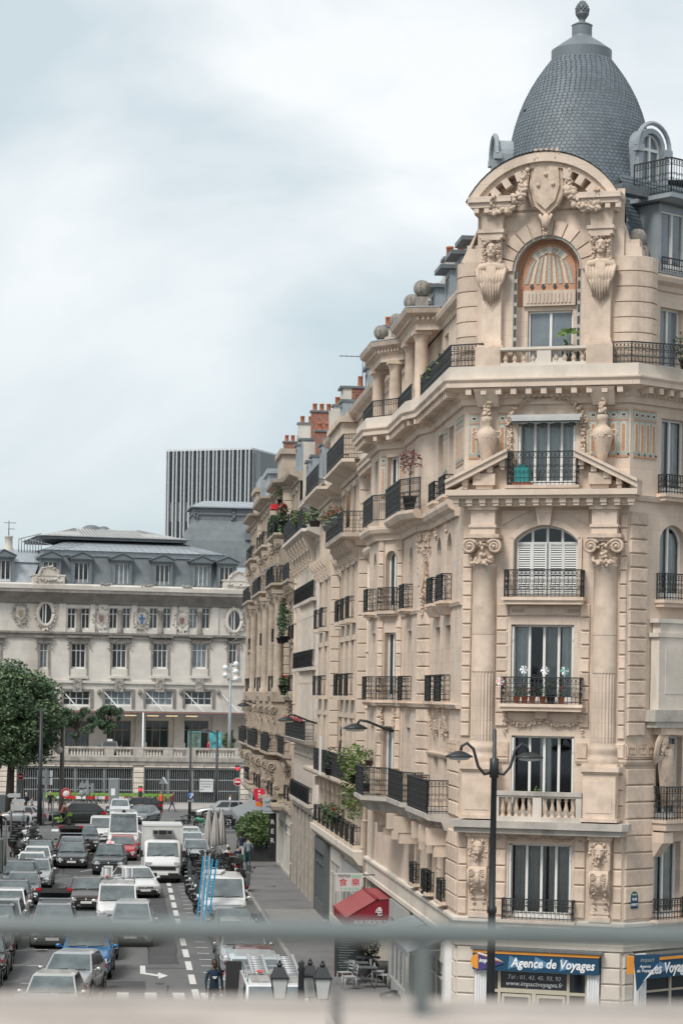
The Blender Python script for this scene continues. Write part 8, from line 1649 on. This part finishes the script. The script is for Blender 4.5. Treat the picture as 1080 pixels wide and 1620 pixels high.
def pole(x,y,h,r,lab,z=0,m=LMP,cat='post',top=None,grp=None):
    t=thing('lamp_post' if cat=='street lamp' else 'post',lab,cat,T(x,y,z),grp); M=WM[K(t)]; put('shaft',MB().tube([(0,0,0),(0,0,h*.25),(0,0,h)],[r*1.25,r,r*.75],8),m,t,M); 
    if top=='arm': put('arm',MB().tube([(0,0,h-.3),(-.5,0,h-.2),(-.8,0,h)],.04,6),m,t,M); lamp_head(t,M @ T(-.95,0,h-.05) @ SCL(1.6,1.6,1.4))
    if top=='globe': put('globe',MB().ball((-.25,0,h*.76),.33,12,8).tube([(0,0,h*.72),(-.25,0,h*.72)],.05,5),mk('pale globe lamp',(.5,.48,.42),.3),t,M)
    if top=='flood':
        for i in range(5): put('floodlight',MB().tube([(0,0,h-.2-i*.35),((-1)**i*.5,-.1,h-i*.35)],.05,5).tube([((-1)**i*.5,.1,h-i*.35),((-1)**i*.5,-.35,h-.1-i*.35)],[.22,.28],10),SWH,t,M)
    return t
pole(8.15,206,7.2,.12,'dark lamp post with a curved arm in front of the notice board gate','' and 0 or 0,LMP,'street lamp','arm'); pole(5.5,192,7.3,.11,'tall thin dark post carrying the blue round sign',0,LMP,'post')
pole(10.2,229,9.0,.16,'tall pale mast with a cluster of floodlights on the station terrace',4.2,STEEL,'street lamp','flood'); pole(2.05,229,4.2,.09,'slim pale lamp post on the terrace in front of the station doors',4.2,SWH,'street lamp'); pole(-6.1,186,9,.17,'thick dark post in front of the big tree crown, left of the globe lamp',0,LMP,'post'); pole(-4.55,190,7.5,.2,'brown post with a pale globe lamp beside the big tree',0,mk('brown post',(.09,.075,.065)),'street lamp','globe')
for (x,y,h,l) in ((-6.55,141,2.7,'thin dark pole nearest the motorcycles on the left pavement'),(-7.0,158,3.0,'dark pole under the white direction arrows'),(-5.75,184,2.6,'short black post beside the silver three door car'),(-5.0,183,2.2,'slender black post left of the cyclist')): pole(x,y,h,.06 if h<3 else .08,l,0.1,POST)
def disc(t,M,r,kind):
    if kind=='noentry': put('disc',MB().lathe([(0,-.02),(r,-.02),(r,.02),(0,.02)],20,X=RX(rad(90))),SRED,t,M); put('bar',MB().box(-r*.72,r*.72,-.03,-.02,-r*.17,r*.17),SWH,t,M); put('rim',MB().ring((0,-.02,0),r,.02,20,4),SWH,t,M)
    if kind=='noveh': put('disc',MB().lathe([(0,-.02),(r,-.02),(r,.02),(0,.02)],20,X=RX(rad(90))),SWH,t,M); put('rim',MB().ring((0,-.025,0),r*.85,r*.16,22,5),SRED,t,M)
    if kind=='blue': put('disc',MB().lathe([(0,-.02),(r,-.02),(r,.02),(0,.02)],20,X=RX(rad(90))),SBLU,t,M); put('arrow',MB().prism([(-.1,-.2),(0,-.2),(.15,.05),(.2,-.0),(.18,.2),(0,.16),(.06,.1)],-.03,-.02),SWH,t,M)
    if kind=='nopark': put('disc',MB().lathe([(0,-.02),(r,-.02),(r,.02),(0,.02)],20,X=RX(rad(90))),SBLU,t,M); put('rim',MB().ring((0,-.025,0),r*.85,r*.16,22,5),SRED,t,M); put('slash',MB().box(-r*.8,r*.8,-.035,-.02,-r*.09,r*.09,X=RY(rad(45))).box(-r*.8,r*.8,-.035,-.02,-r*.09,r*.09,X=RY(rad(-45))),SRED,t,M)
    if kind=='tri': put('triangle',MB().prism([(-r,-r*.6),(r,-r*.6),(0,r)],-.02,.02),SGREY,t,M); put('edge',MB().prism([(r*.9,-r*.6),(r*1.1,-r*.55),(.08,r*1.05),(-.05,r)],-.03,.03),SWH,t,M)
def sign(px,py,d,r,kind,lab,z0=0,ph=True,extra=None):
    p=atd(px,py,d); t=thing('road_sign',lab,'road sign',T(p.x,p.y,z0),'road signs around the crossing'); M=T(*p); 
    if ph: put('post',MB().tube([(p.x,p.y+.05,z0),(p.x,p.y+.05,p.z+r)],.045,6),POST,t,Matrix())
    disc(t,M,r,kind)
    if extra: extra(t,M)
    return t
sign(33,1228,190,.27,'noentry','red no entry sign on a grey panelled post at the far left',extra=lambda t,M:put('back_panel',MB().box(-.26,.26,.0,.04,-1.1,-.3),SGREY,t,M)); sign(182,1236,214,.25,'noentry','small red no entry sign above the grey totem in front of the gate'); sign(376,1237,210,.34,'noentry','large red no entry sign at the right end of the gates',extra=lambda t,M:put('blue_sign',MB().box(.45,.8,-.02,.02,-.2,.1),SBLU,t,M)); sign(105,1255,186,.4,'noveh','round white sign with a red ring behind the dark green crossover'); sign(258,1236,208,.36,'tri','grey back of a triangular sign in front of the middle gate'); sign(302,1259,191.5,.24,'blue','blue round direction sign on the thin dark post',ph=False,extra=lambda t,M:put('plate',MB().box(-.26,.26,-.02,.02,-.5,-.32),SGREY,t,M)); sign(384,1153,226,.34,'nopark','round blue and red no parking sign on the station terrace',z0=4.2,extra=lambda t,M:put('plate',MB().box(-.25,.25,-.02,.02,-.6,-.42),SWH,t,M))
dg=thing('direction_sign','stack of three blank white direction arrows on the dark pole at the left','road sign',T(-7,158,0))
for (px0,px1,py,f) in ((13,34,1257,-1),(21,42,1266,1),(19,41,1275.5,1)):
    a=atd(px0,py,157.8); b=atd(px1,py,157.8); h=.13 if py<1270 else .22; pts=[(a.x,a.z-h),(b.x-.1,b.z-h),(b.x,b.z),(b.x-.1,b.z+h),(a.x,a.z+h)] if f>0 else [(a.x+.1,a.z-h),(b.x,b.z-h),(b.x,b.z+h),(a.x+.1,a.z+h),(a.x,a.z)]
    put('arrow_panel',MB().prism(pts,157.75,157.82),mk('sign panel white',(.5,.52,.53)),dg,Matrix())
gs=thing('direction_sign','grey back of a double direction sign behind the thick dark post','road sign',T(-5.9,187,0)); p=atd(60,1230,187); put('panel',MB().box(p.x,p.x+1.15,186.9,187,p.z+.1,p.z+.6).box(p.x,p.x+1.15,186.9,187,p.z-.5,p.z+.02),SGREY,gs,Matrix()); put('white_end',MB().box(p.x+1.0,p.x+1.17,186.88,187.02,p.z+.1,p.z+.6).box(p.x+1.0,p.x+1.17,186.88,187.02,p.z-.5,p.z+.02),SWH,gs,Matrix()); put('post',MB().tube([(p.x+.5,187.1,0),(p.x+.5,187.1,p.z+.7)],.06,6),POST,gs,Matrix())
for (px,py,d,l) in ((130,1250,213,'cluster of grey sign backs and traffic lights in front of the left gate'),(138,1248,214,'second grey pole with sign backs beside the first cluster in front of the gate')):
    p=atd(px,py,d); t=thing('traffic_light',l,'traffic light',T(p.x,p.y,0)); put('post',MB().tube([(p.x,p.y,0),(p.x,p.y,p.z+1.0)],.05,6),POST,t,Matrix()); put('sign_back',MB().prism([(p.x-.35,p.z+.2),(p.x+.3,p.z+.2),(p.x,p.z+.9)],p.y-.1,p.y-.06).lathe([(0,-.02),(.3,-.02),(.3,.02),(0,.02)],14,(0,0,0),X=T(p.x,p.y-.08,p.z-.3) @ RX(rad(90))),SGREY,t,Matrix()); put('signal_box',MB().box(p.x+.35,p.x+.6,p.y-.15,p.y+.1,p.z-.4,p.z+.5),SGREY,t,Matrix())
LR=mk('lit red signal',(.8,.02,.04),.4,emit=1.5,var=0)
for (px,py,d,l) in ((222.5,1249,210,'traffic light showing red above the pedestrian in orange'),(375.5,1216,210.5,'green traffic light post showing red beside the large no entry sign')):
    p=atd(px,py,d); t=thing('traffic_light',l,'traffic light',T(p.x,p.y,0)); put('post',MB().tube([(p.x,p.y+.1,0),(p.x,p.y+.1,p.z+.3)],.06,6),DGR,t,Matrix()); put('signal_box',MB().box(p.x-.18,p.x+.18,p.y-.1,p.y+.12,p.z-.8,p.z+.3),DGR,t,Matrix()); put('red_light',MB().ball((p.x,p.y-.1,p.z),(.14,.05,.14),10,6),LR,t,Matrix())
nb_=thing('notice_board','square white notice board with grey lines of print fixed to the barred gate','sign',FT @ T(0,0,2)); a=tp(316,1232); b=tp(337,1253); put('board',MB().box(a[0],b[0],-.1,-.04,b[1],a[1]),mk('notice white',(.55,.57,.57)),nb_,FT)
ln=MB()
for i,(w0,w1) in enumerate(((.05,.95),(.1,.95),(.15,.85),(.08,.3))): z=a[1]-(.2+i*.2)*(a[1]-b[1]); n_=9; [ln.box(a[0]+(b[0]-a[0])*(w0+(w1-w0)*j/n_),a[0]+(b[0]-a[0])*(w0+(w1-w0)*(j+.7)/n_),-.11,-.1,z-.03,z+.04) for j in range(n_)]
q=put('print',ln,POST,nb_,FT); q['kind']='stuff'
for (px,w,c1,c2,l) in ((307.5,21,(.10,.16,.13),(.30,.36,.33),'green and white advertising panel on the terrace left of the red jacket'),(341,20,(.06,.36,.40),(.5,.12,.12),'turquoise advertising panel on the terrace right of the red jacket')):
    p=atd(px,1168,226.5); t=thing('advertising_panel',l,'advertising panel',T(p.x,p.y,4.2)); ww=w*226/3825/2; put('frame',MB().box(p.x-ww,p.x+ww,p.y,p.y+.2,5.0,6.75).box(p.x-.1,p.x+.1,p.y+.05,p.y+.15,4.2,5.0),mk('teal frame',(.1,.3,.3)),t,Matrix()); put('poster',MB().box(p.x-ww+.08,p.x+ww-.08,p.y-.01,p.y,5.05,6.67),mk('poster '+l[:5],c1,var=.7,sc=2.5,dirt=c2,dsc=1.6),t,Matrix())
it=thing('information_totem','grey information totem with a white notice in front of the rental bicycles','totem',T(-.55,214,0)); put('slab',MB().slab(-1.0,-.1,213.8,214.2,0,2.7,.08),SGREY,it,Matrix()); put('notice',MB().box(-.8,-.45,213.78,213.8,1.2,1.8),SWH,it,Matrix())
rb=thing('barrier','low red and white barrier in front of the rental bicycles','barrier',T(-4,216,0))
for i in range(8): put('red_board' if i%2 else 'white_board',MB().box(-5.6+i*.85,-4.76+i*.85,216,216.05,.75,1.0),SRED if i%2 else SWH,rb,Matrix())
put('feet',MB().tube([(-5.5,216,0),(-5.5,216,1)],.03,5).tube([(1.1,216,0),(1.1,216,1)],.03,5).tube([(-2,216,0),(-2,216,1)],.03,5),POST,rb,Matrix())
tt=thing('information_totem','tall black blank panel standing at the kerb beside the bearded man','totem',T(3.6,75,0)); put('panel',MB().slab(3.34,3.83,74.9,75.05,0,2.02,.02),mk('matt black panel',(.028,.027,.03),.7),tt,Matrix())
cab=thing('utility_cabinet','dark grey green utility cabinet on the left pavement edge','cabinet',T(-6.7,136,.13)); put('body',MB().slab(-7.4,-6.45,135.8,136.4,.13,2.0,.03),mk('cabinet grey green',(.10,.12,.115)),cab,Matrix()); put('door',MB().box(-6.44,-6.43,135.85,136.3,.3,1.9),mk('cabinet door',(.055,.065,.063)),cab,Matrix())
bw=thing('hoarding','low grey site hoarding at the far left in front of the station wall','hoarding',T(-11,205,0)); put('panel',MB().box(-14,-9.2,205,205.1,0,1.5),mk('hoarding grey',(.10,.12,.13)),bw,Matrix()); br=thing('board','brown board standing at the far left behind the person in black','board',T(-8.5,168,.13)); put('panel',MB().box(-9.0,-8.25,168.2,168.3,.13,1.7),mk('brown board',(.28,.13,.07)),br,Matrix())
br_=thing('barrier','black crossed street barrier left of the folded parasols','barrier',T(6,186,0))
for i in range(3): x=4.9+i*1.0; put('panel',MB().tube([(x,186,0),(x,186,.95),(x+.9,186,.95),(x+.9,186,0)],.03,5).tube([(x,186,.2),(x+.9,186,.9)],.02,4).tube([(x,186,.9),(x+.9,186,.2)],.02,4),IRON,br_,Matrix())
PARC=mk('off white parasol cloth',(.44,.42,.40),.9,var=.15)
for i,(x,y,l) in enumerate(((5.55,152,'leftmost of three folded off white parasols'),(5.95,151,'middle one of three folded off white parasols'),(6.4,152.5,'rightmost of three folded off white parasols'))):
    t=thing('parasol',l,'parasol',T(x,y,.1),'folded parasols'); M=WM[K(t)]; put('pole',MB().tube([(0,0,0),(0,0,2.9)],.03,6),STEEL,t,M); m=MB(); n=16; pr=[(.03,2.85),(.1,2.6),(.17,2.0),(.2,1.4),(.26,.75),(.2,.7)]
    vs=[((r*(1+.28*math.cos(8*a)))*math.cos(a),(r*(1+.28*math.cos(8*a)))*math.sin(a),z) for r,z in pr for a in [k*2*math.pi/32 for k in range(32)]]; m.add(vs,[(i_*32+j,i_*32+(j+1)%32,(i_+1)*32+(j+1)%32,(i_+1)*32+j) for i_ in range(5) for j in range(32)],0,True); put('folded_canopy',m,PARC,t,M); put('base',MB().box(-.25,.25,-.25,.25,0,.08),POST,t,M)
# ---- pavement cafe table set and board
TB=mk('grey green table top',(.13,.15,.15),.5)
for i,(px,py,l) in enumerate(((577,1553,'nearer grey folding table of the pavement cafe'),(563,1545,'farther grey folding table of the pavement cafe'),(582,1536,'grey folding table beside the plant box'))):
    p=gnd(px,py+10,.13); t=thing('cafe_table',l,'table',T(p.x,p.y,.13),'pavement cafe tables'); M=WM[K(t)]; put('top',MB().box(-.42,.42,-.3,.3,.71,.74),TB,t,M)
    for s in (-1,1): put('leg',MB().tube([(-.35,s*.2,0),(.35,s*.2,.71)],.015,5).tube([(.35,s*.2,0),(-.35,s*.2,.71)],.015,5),POST,t,M)
WCH=mk('pale metal chair',(.5,.52,.53),.4,metal=.3)
for (px,py,r,l) in ((545,1558,-70,'pale metal chair left of the nearer cafe table'),(552,1565,-80,'pale metal chair at the front left of the cafe tables'),(598,1556,75,'pale metal chair right of the farther cafe table'),(604,1562,80,'pale metal chair at the front right of the cafe tables')):
    p=gnd(px,py,.13); chair(T(p.x,p.y,.13) @ RZ(rad(r)),l,'pavement cafe chairs',WCH)
p=gnd(553,1548,.13); mbd=thing('menu_board','dark chalk menu board with a wooden frame beside the cafe tables','menu board',T(p.x,p.y+.6,.13)); M=WM[K(mbd)] @ RX(rad(-8)); put('frame',MB().box(-.5,.5,-.02,.04,0,1.75),mk('dark wood frame',(.05,.03,.02)),mbd,M); put('slate_face',MB().box(-.43,.43,-.03,-.02,.12,1.68),mk('chalkboard',(.02,.03,.032)),mbd,M); cl=MB(); [cl.box(-.38+.03*(i%3),.3-.11*(i%4),-.036,-.03,1.3-i*.09,1.315-i*.09) for i in range(12)]; q=put('chalk_lines',cl,GRYL,mbd,M); q['kind']='stuff'; put('coloured_header',MB().box(-.38,-.2,-.036,-.03,1.42,1.6).box(-.1,.35,-.036,-.03,1.45,1.62),mk('header poster',(.15,.3,.45)),mbd,M)
def planter(x,y,z,w,d,h,fr,fh,n,lab,lm=(1,2),leaf=.09):
    t=thing('planter',lab,'plant',T(x,y,z)); M=WM[K(t)]; put('box',MB().extr([(-w/2,-d/2),(w/2,-d/2),(w/2,d/2),(-w/2,d/2)],0,h),mk('dark planter',(.035,.037,.04)),t,M)
    for l in lm: m=MB(); leaves(m,(0,0,h+fh),(fr,fr,fh),n,leaf,shell=.25); put('foliage',m,LEAF[l],t,M)
planter(8.35,147.5,.13,2.4,.9,.8,1.35,1.15,1700,'large yellow green shrub in a dark planter against the shopfronts',(1,2),.11); p=gnd(590,1545,.13); planter(9.15,p.y+1.0,.13,.5,2.6,.5,.45,.5,300,'low plant box beside the cafe tables',(1,2),.07)
p=gnd(618,1598,.13); fl=thing('floodlight','black cylindrical lamp head low on the pavement below the shopfronts','lamp',T(p.x,p.y,.13)); M=WM[K(fl)]; put('head',MB().tube([(-.35,0,.35),(.1,0,.4),(.2,0,.4)],[.2,.26,.24],14),LMP,fl,M); put('face',MB().lathe([(0,0),(.18,0)],14,X=T(-.352,0,.35) @ RY(rad(-90))),LGL,fl,M); put('stand',MB().box(.0,.3,-.15,.15,0,.5),LMP,fl,M)
# ---- balcony plants and things on the corner building
for i,(s,f) in enumerate(((1.68,None),(1.9,PINK),(2.12,PINK),(2.42,None),(2.95,PINK))): pot_plant(FC @ T(s,-.2,10.17),['small leafy plant in a terracotta pot, leftmost on the third floor railing','red flowered terracotta pot second from left on the third floor railing','red flowered terracotta pot third from left on the third floor railing','bare leaved terracotta pot fourth from left on the third floor railing','red flowered terracotta pot farthest right on the third floor railing'][i],.1,.2,.13,.14,50,1,flower=f,leaf=.035)
pot_plant(FC @ T(2.65,-.2,10.17),'leafy plant in a large dark pot among the terracotta pots',.13,.26,.15,.2,70,0,pm=BLACKP,leaf=.04)
PW=[mk('pinwheel white',(.75,.75,.76)),mk('pinwheel pink',(.7,.3,.32)),mk('pinwheel green',(.1,.4,.3))]
for (s,z,y,c,l) in ((1.92,11.12,-.42,0,'white pinwheel on the third floor railing, left one'),(2.52,11.1,-.42,0,'white pinwheel on the third floor railing, right one'),(3.08,11.1,-.42,2,'green and white pinwheel at the right end of the third floor railing'),(1.26,10.78,-.5,1,'pink and white pinwheel at the left end of the third floor railing')):
    t=thing('pinwheel',l,'pinwheel',FC @ T(s,y,z),'pinwheels on the railing'); M=WM[K(t)]
    for k in range(6): put('blade',MB().add([(0,0,0),(.13,-.02,.03),(.1,.01,-.05)],[(0,1,2)],X=RY(k*math.pi/3)),PW[c] if k%2 or c==0 else PW[0],t,M)
    put('stick',MB().tube([(0,.01,0),(0,.01,-.4)],.006,4),SWH,t,M)
tl=thing('table_lamp','table lamp with a dark conical shade inside the open third floor window','lamp',FC @ T(2.45,1.0,10.2)); M=WM[K(tl)]; put('stand',MB().box(-.5,.5,-.2,.3,0,.55).tube([(0,0,.55),(0,0,1.0)],.04,6).ball((0,0,.75),.09,8,5),mk('dark cabinet wood',(.05,.04,.035)),tl,M); put('lamp_shade',MB().lathe([(.24,.98),(.13,1.3)],14),mk('grey lamp shade',(.22,.2,.19)),tl,M)
t=pot_plant(FC @ T(2.95,-.1,zb+.0),'broad leaved green plant behind the top balustrade',.14,.25,.2,.25,30,0,leaf=.1,pm=mk('blue grey pot',(.2,.24,.32))); m=MB()
for k in range(9): a=k*.7; P=Vector((0,0,.95)); d=Vector((math.cos(a)*.36,-.1,.12*math.sin(a*1.7))); q=Vector((-math.sin(a)*.09,.0,.06)); m.add([P,P+d*.5+q,P+d,P+d*.5-q],[(0,1,2,3)])
put('large_leaf',m,LEAF[2],t,WM[K(t)]); put('stem',MB().tube([(0,0,.2),(0,0,.95)],.012,5),LEAF[1],t,WM[K(t)])
pot_plant(FC @ T(2.3,-.22,6.9),'small bright green conical plant behind the second floor balustrade',.1,.22,.1,.35,120,2,leaf=.05); pot_plant(FRT @ T(1.9,-.35,zb),'dark green bush in a black pot on the top right balcony',.2,.3,.4,.4,260,0,pm=BLACKP,leaf=.06)
cr_=thing('plastic_crate','turquoise plastic box on a red tray behind the fifth floor railing','crate',FC @ T(1.78,-.4,16.28)); put('box',MB().box(-.2,.2,-.15,.15,.1,.5).box(-.12,.12,-.1,.1,.5,.6),mk('turquoise plastic',(.03,.33,.33)),cr_); put('tray',MB().box(-.25,.25,-.2,.2,.02,.1),TERRA,cr_)
for (y,n_,l,lm) in ((70.6,120,'yellow green climbing plant on the top railing nearest the corner',2),(73.0,160,'green climbing plant in the middle of the top street railing',1),(74.6,120,'yellow green climber at the far end of the top street railing',2)): pot_plant(T(9.3,y,zb),l,.14,.25,.25,.3,n_,lm,leaf=.07,kind='climbing_plant',pm=GREYP)
pot_plant(T(8.95,76.0,16.2),'maroon leaved little tree in a dark pot on the bay balcony',.22,.45,.05,.4,30,1,pm=BLACKP); m=MB(); leaves(m,(8.95,76.0,17.75),(.38,.38,.42),160,.06,shell=.2); bt=[o for o in SC.objects if o.get('label','').startswith('maroon leaved')][0]; put('red_foliage',m,MAROON,bt,Matrix()); put('stem',MB().tube([(8.95,76,16.6),(8.95,76,17.6)],.02,5),BARK,bt,Matrix())
pot_plant(T(8.75,90.5,7.0),'large trailing light green bush hanging over the second floor balcony',.25,.35,.7,.55,650,2,pm=BLACKP,leaf=.08,trail=1.2,kind='trailing_plant'); pot_plant(T(8.55,83.0,7.9),'small green plant on a shelf above the second floor bay railing',.18,.2,.25,.18,110,2,pm=mk('brown pot',(.14,.09,.07)),leaf=.06); pot_plant(T(8.5,83.2,7.0),'dark green plant low behind the second floor bay railing',.2,.3,.3,.25,140,0,pm=BLACKP,leaf=.06); pot_plant(T(8.8,101.5,6.95),'round dark bush on the long second floor balcony beside the flower screen',.3,.3,.45,.4,200,0,pm=BLACKP,leaf=.07)
for i,(y,z,fl_,l) in enumerate(((96.2,16.7,PINK,'nearest box of red geraniums on the upper flower balcony'),(98.6,16.7,PINK,'middle box of red geraniums on the upper flower balcony'),(100.6,16.7,PINK,'farthest box of red geraniums on the upper flower balcony'),(108,4.4,None,'green plant farthest along the first floor railings'),(105.6,4.4,None,'green plant in the middle of the first floor railings'),(103.4,4.4,PINK,'red geraniums on the first floor railings above the grey shop'))):
    pot_plant(T(8.42 if z>10 else 9.25,y,z+.45),l,.22,.25,.35,.22,130,1,pm=GREYP if z>10 else BLACKP,flower=fl_,leaf=.07,trail=.35 if fl_ is None else 0)
for (x,y,z,l,fr,fz,lm,fl_,tr_) in ((8.8,121,18.45,'bright yellow green bush on the roof balcony of the narrow pale building',.5,.35,2,None,0),(9.2,117.3,18.45,'loose green shrub at the near end of the roof balcony',.35,.55,1,None,0),(8.75,134.2,19.6,'dark green climber with red flowers at the near end of the ochre building',.3,.5,0,PINK,.5),(8.6,139.5,19.6,'dark climber along the top railing of the ochre building',.35,.35,0,None,.3),(8.9,133.6,13.2,'dark conifer bush on the third floor ledge of the ochre building',.42,.9,0,None,0),(8.95,136.8,13.2,'narrow dark green bush farther along the third floor ledge',.3,1.0,0,None,0),(8.9,133.8,10.5,'pink geraniums on the second floor ledge of the ochre building',.25,.25,0,PINK,.4),(9.0,139,21.2,'green shrub on the roof ledge of the ochre building',.6,.6,1,None,0)): pot_plant(T(x,y,z),l,.3,.35,fr,fz,260,lm,pm=BLACKP,flower=fl_,leaf=.1,trail=tr_,group='plants on the terrace facades')
# ================================================================ bridge the picture was taken from
BR=rad(-math.degrees(YAW)); FB=Matrix(((_r.x,_f.x,0,0),(_r.y,_f.y,0,0),(0,0,1,0),(0,0,0,1)))
PAR=mat('worn parapet stone',(.42,.37,.33),.9,var=.22,sc=2.2,bump=.5,bsc=12,dirt=(.2,.18,.16),dsc=1.5)
put('bridge_deck',MB().box(-14,14,-6,4.6,8.1,8.7),CONC,None,FB,None,None,None,'structure')
pp=thing('bridge_parapet','blurred pale stone parapet across the bottom of the picture','parapet',FB @ T(0,4.4,8.7))
for i in range(-7,7): put('coping_stone',MB().slab(i*1.9+.01,i*1.9+1.89,-.2,.26,.0,1.02,.03),PAR,pp,FB @ T(0,4.4,8.7))
RAILM=mat('grey green rail paint',(.115,.138,.138),.38,var=.15,sc=3,coat=.2)
rl=thing('handrail','blurred grey green metal handrail above the stone parapet','railing',FB @ T(0,4.42,9.72)); put('rail',MB().tube([(-14,4.42,9.868),(14,4.42,9.868)],.022,12),RAILM,rl,FB)
for x in (-4.2,-2.0,.155,2.4,4.6): put('post',MB().box(x-.015,x+.015,4.40,4.44,9.715,9.85),RAILM,rl,FB)
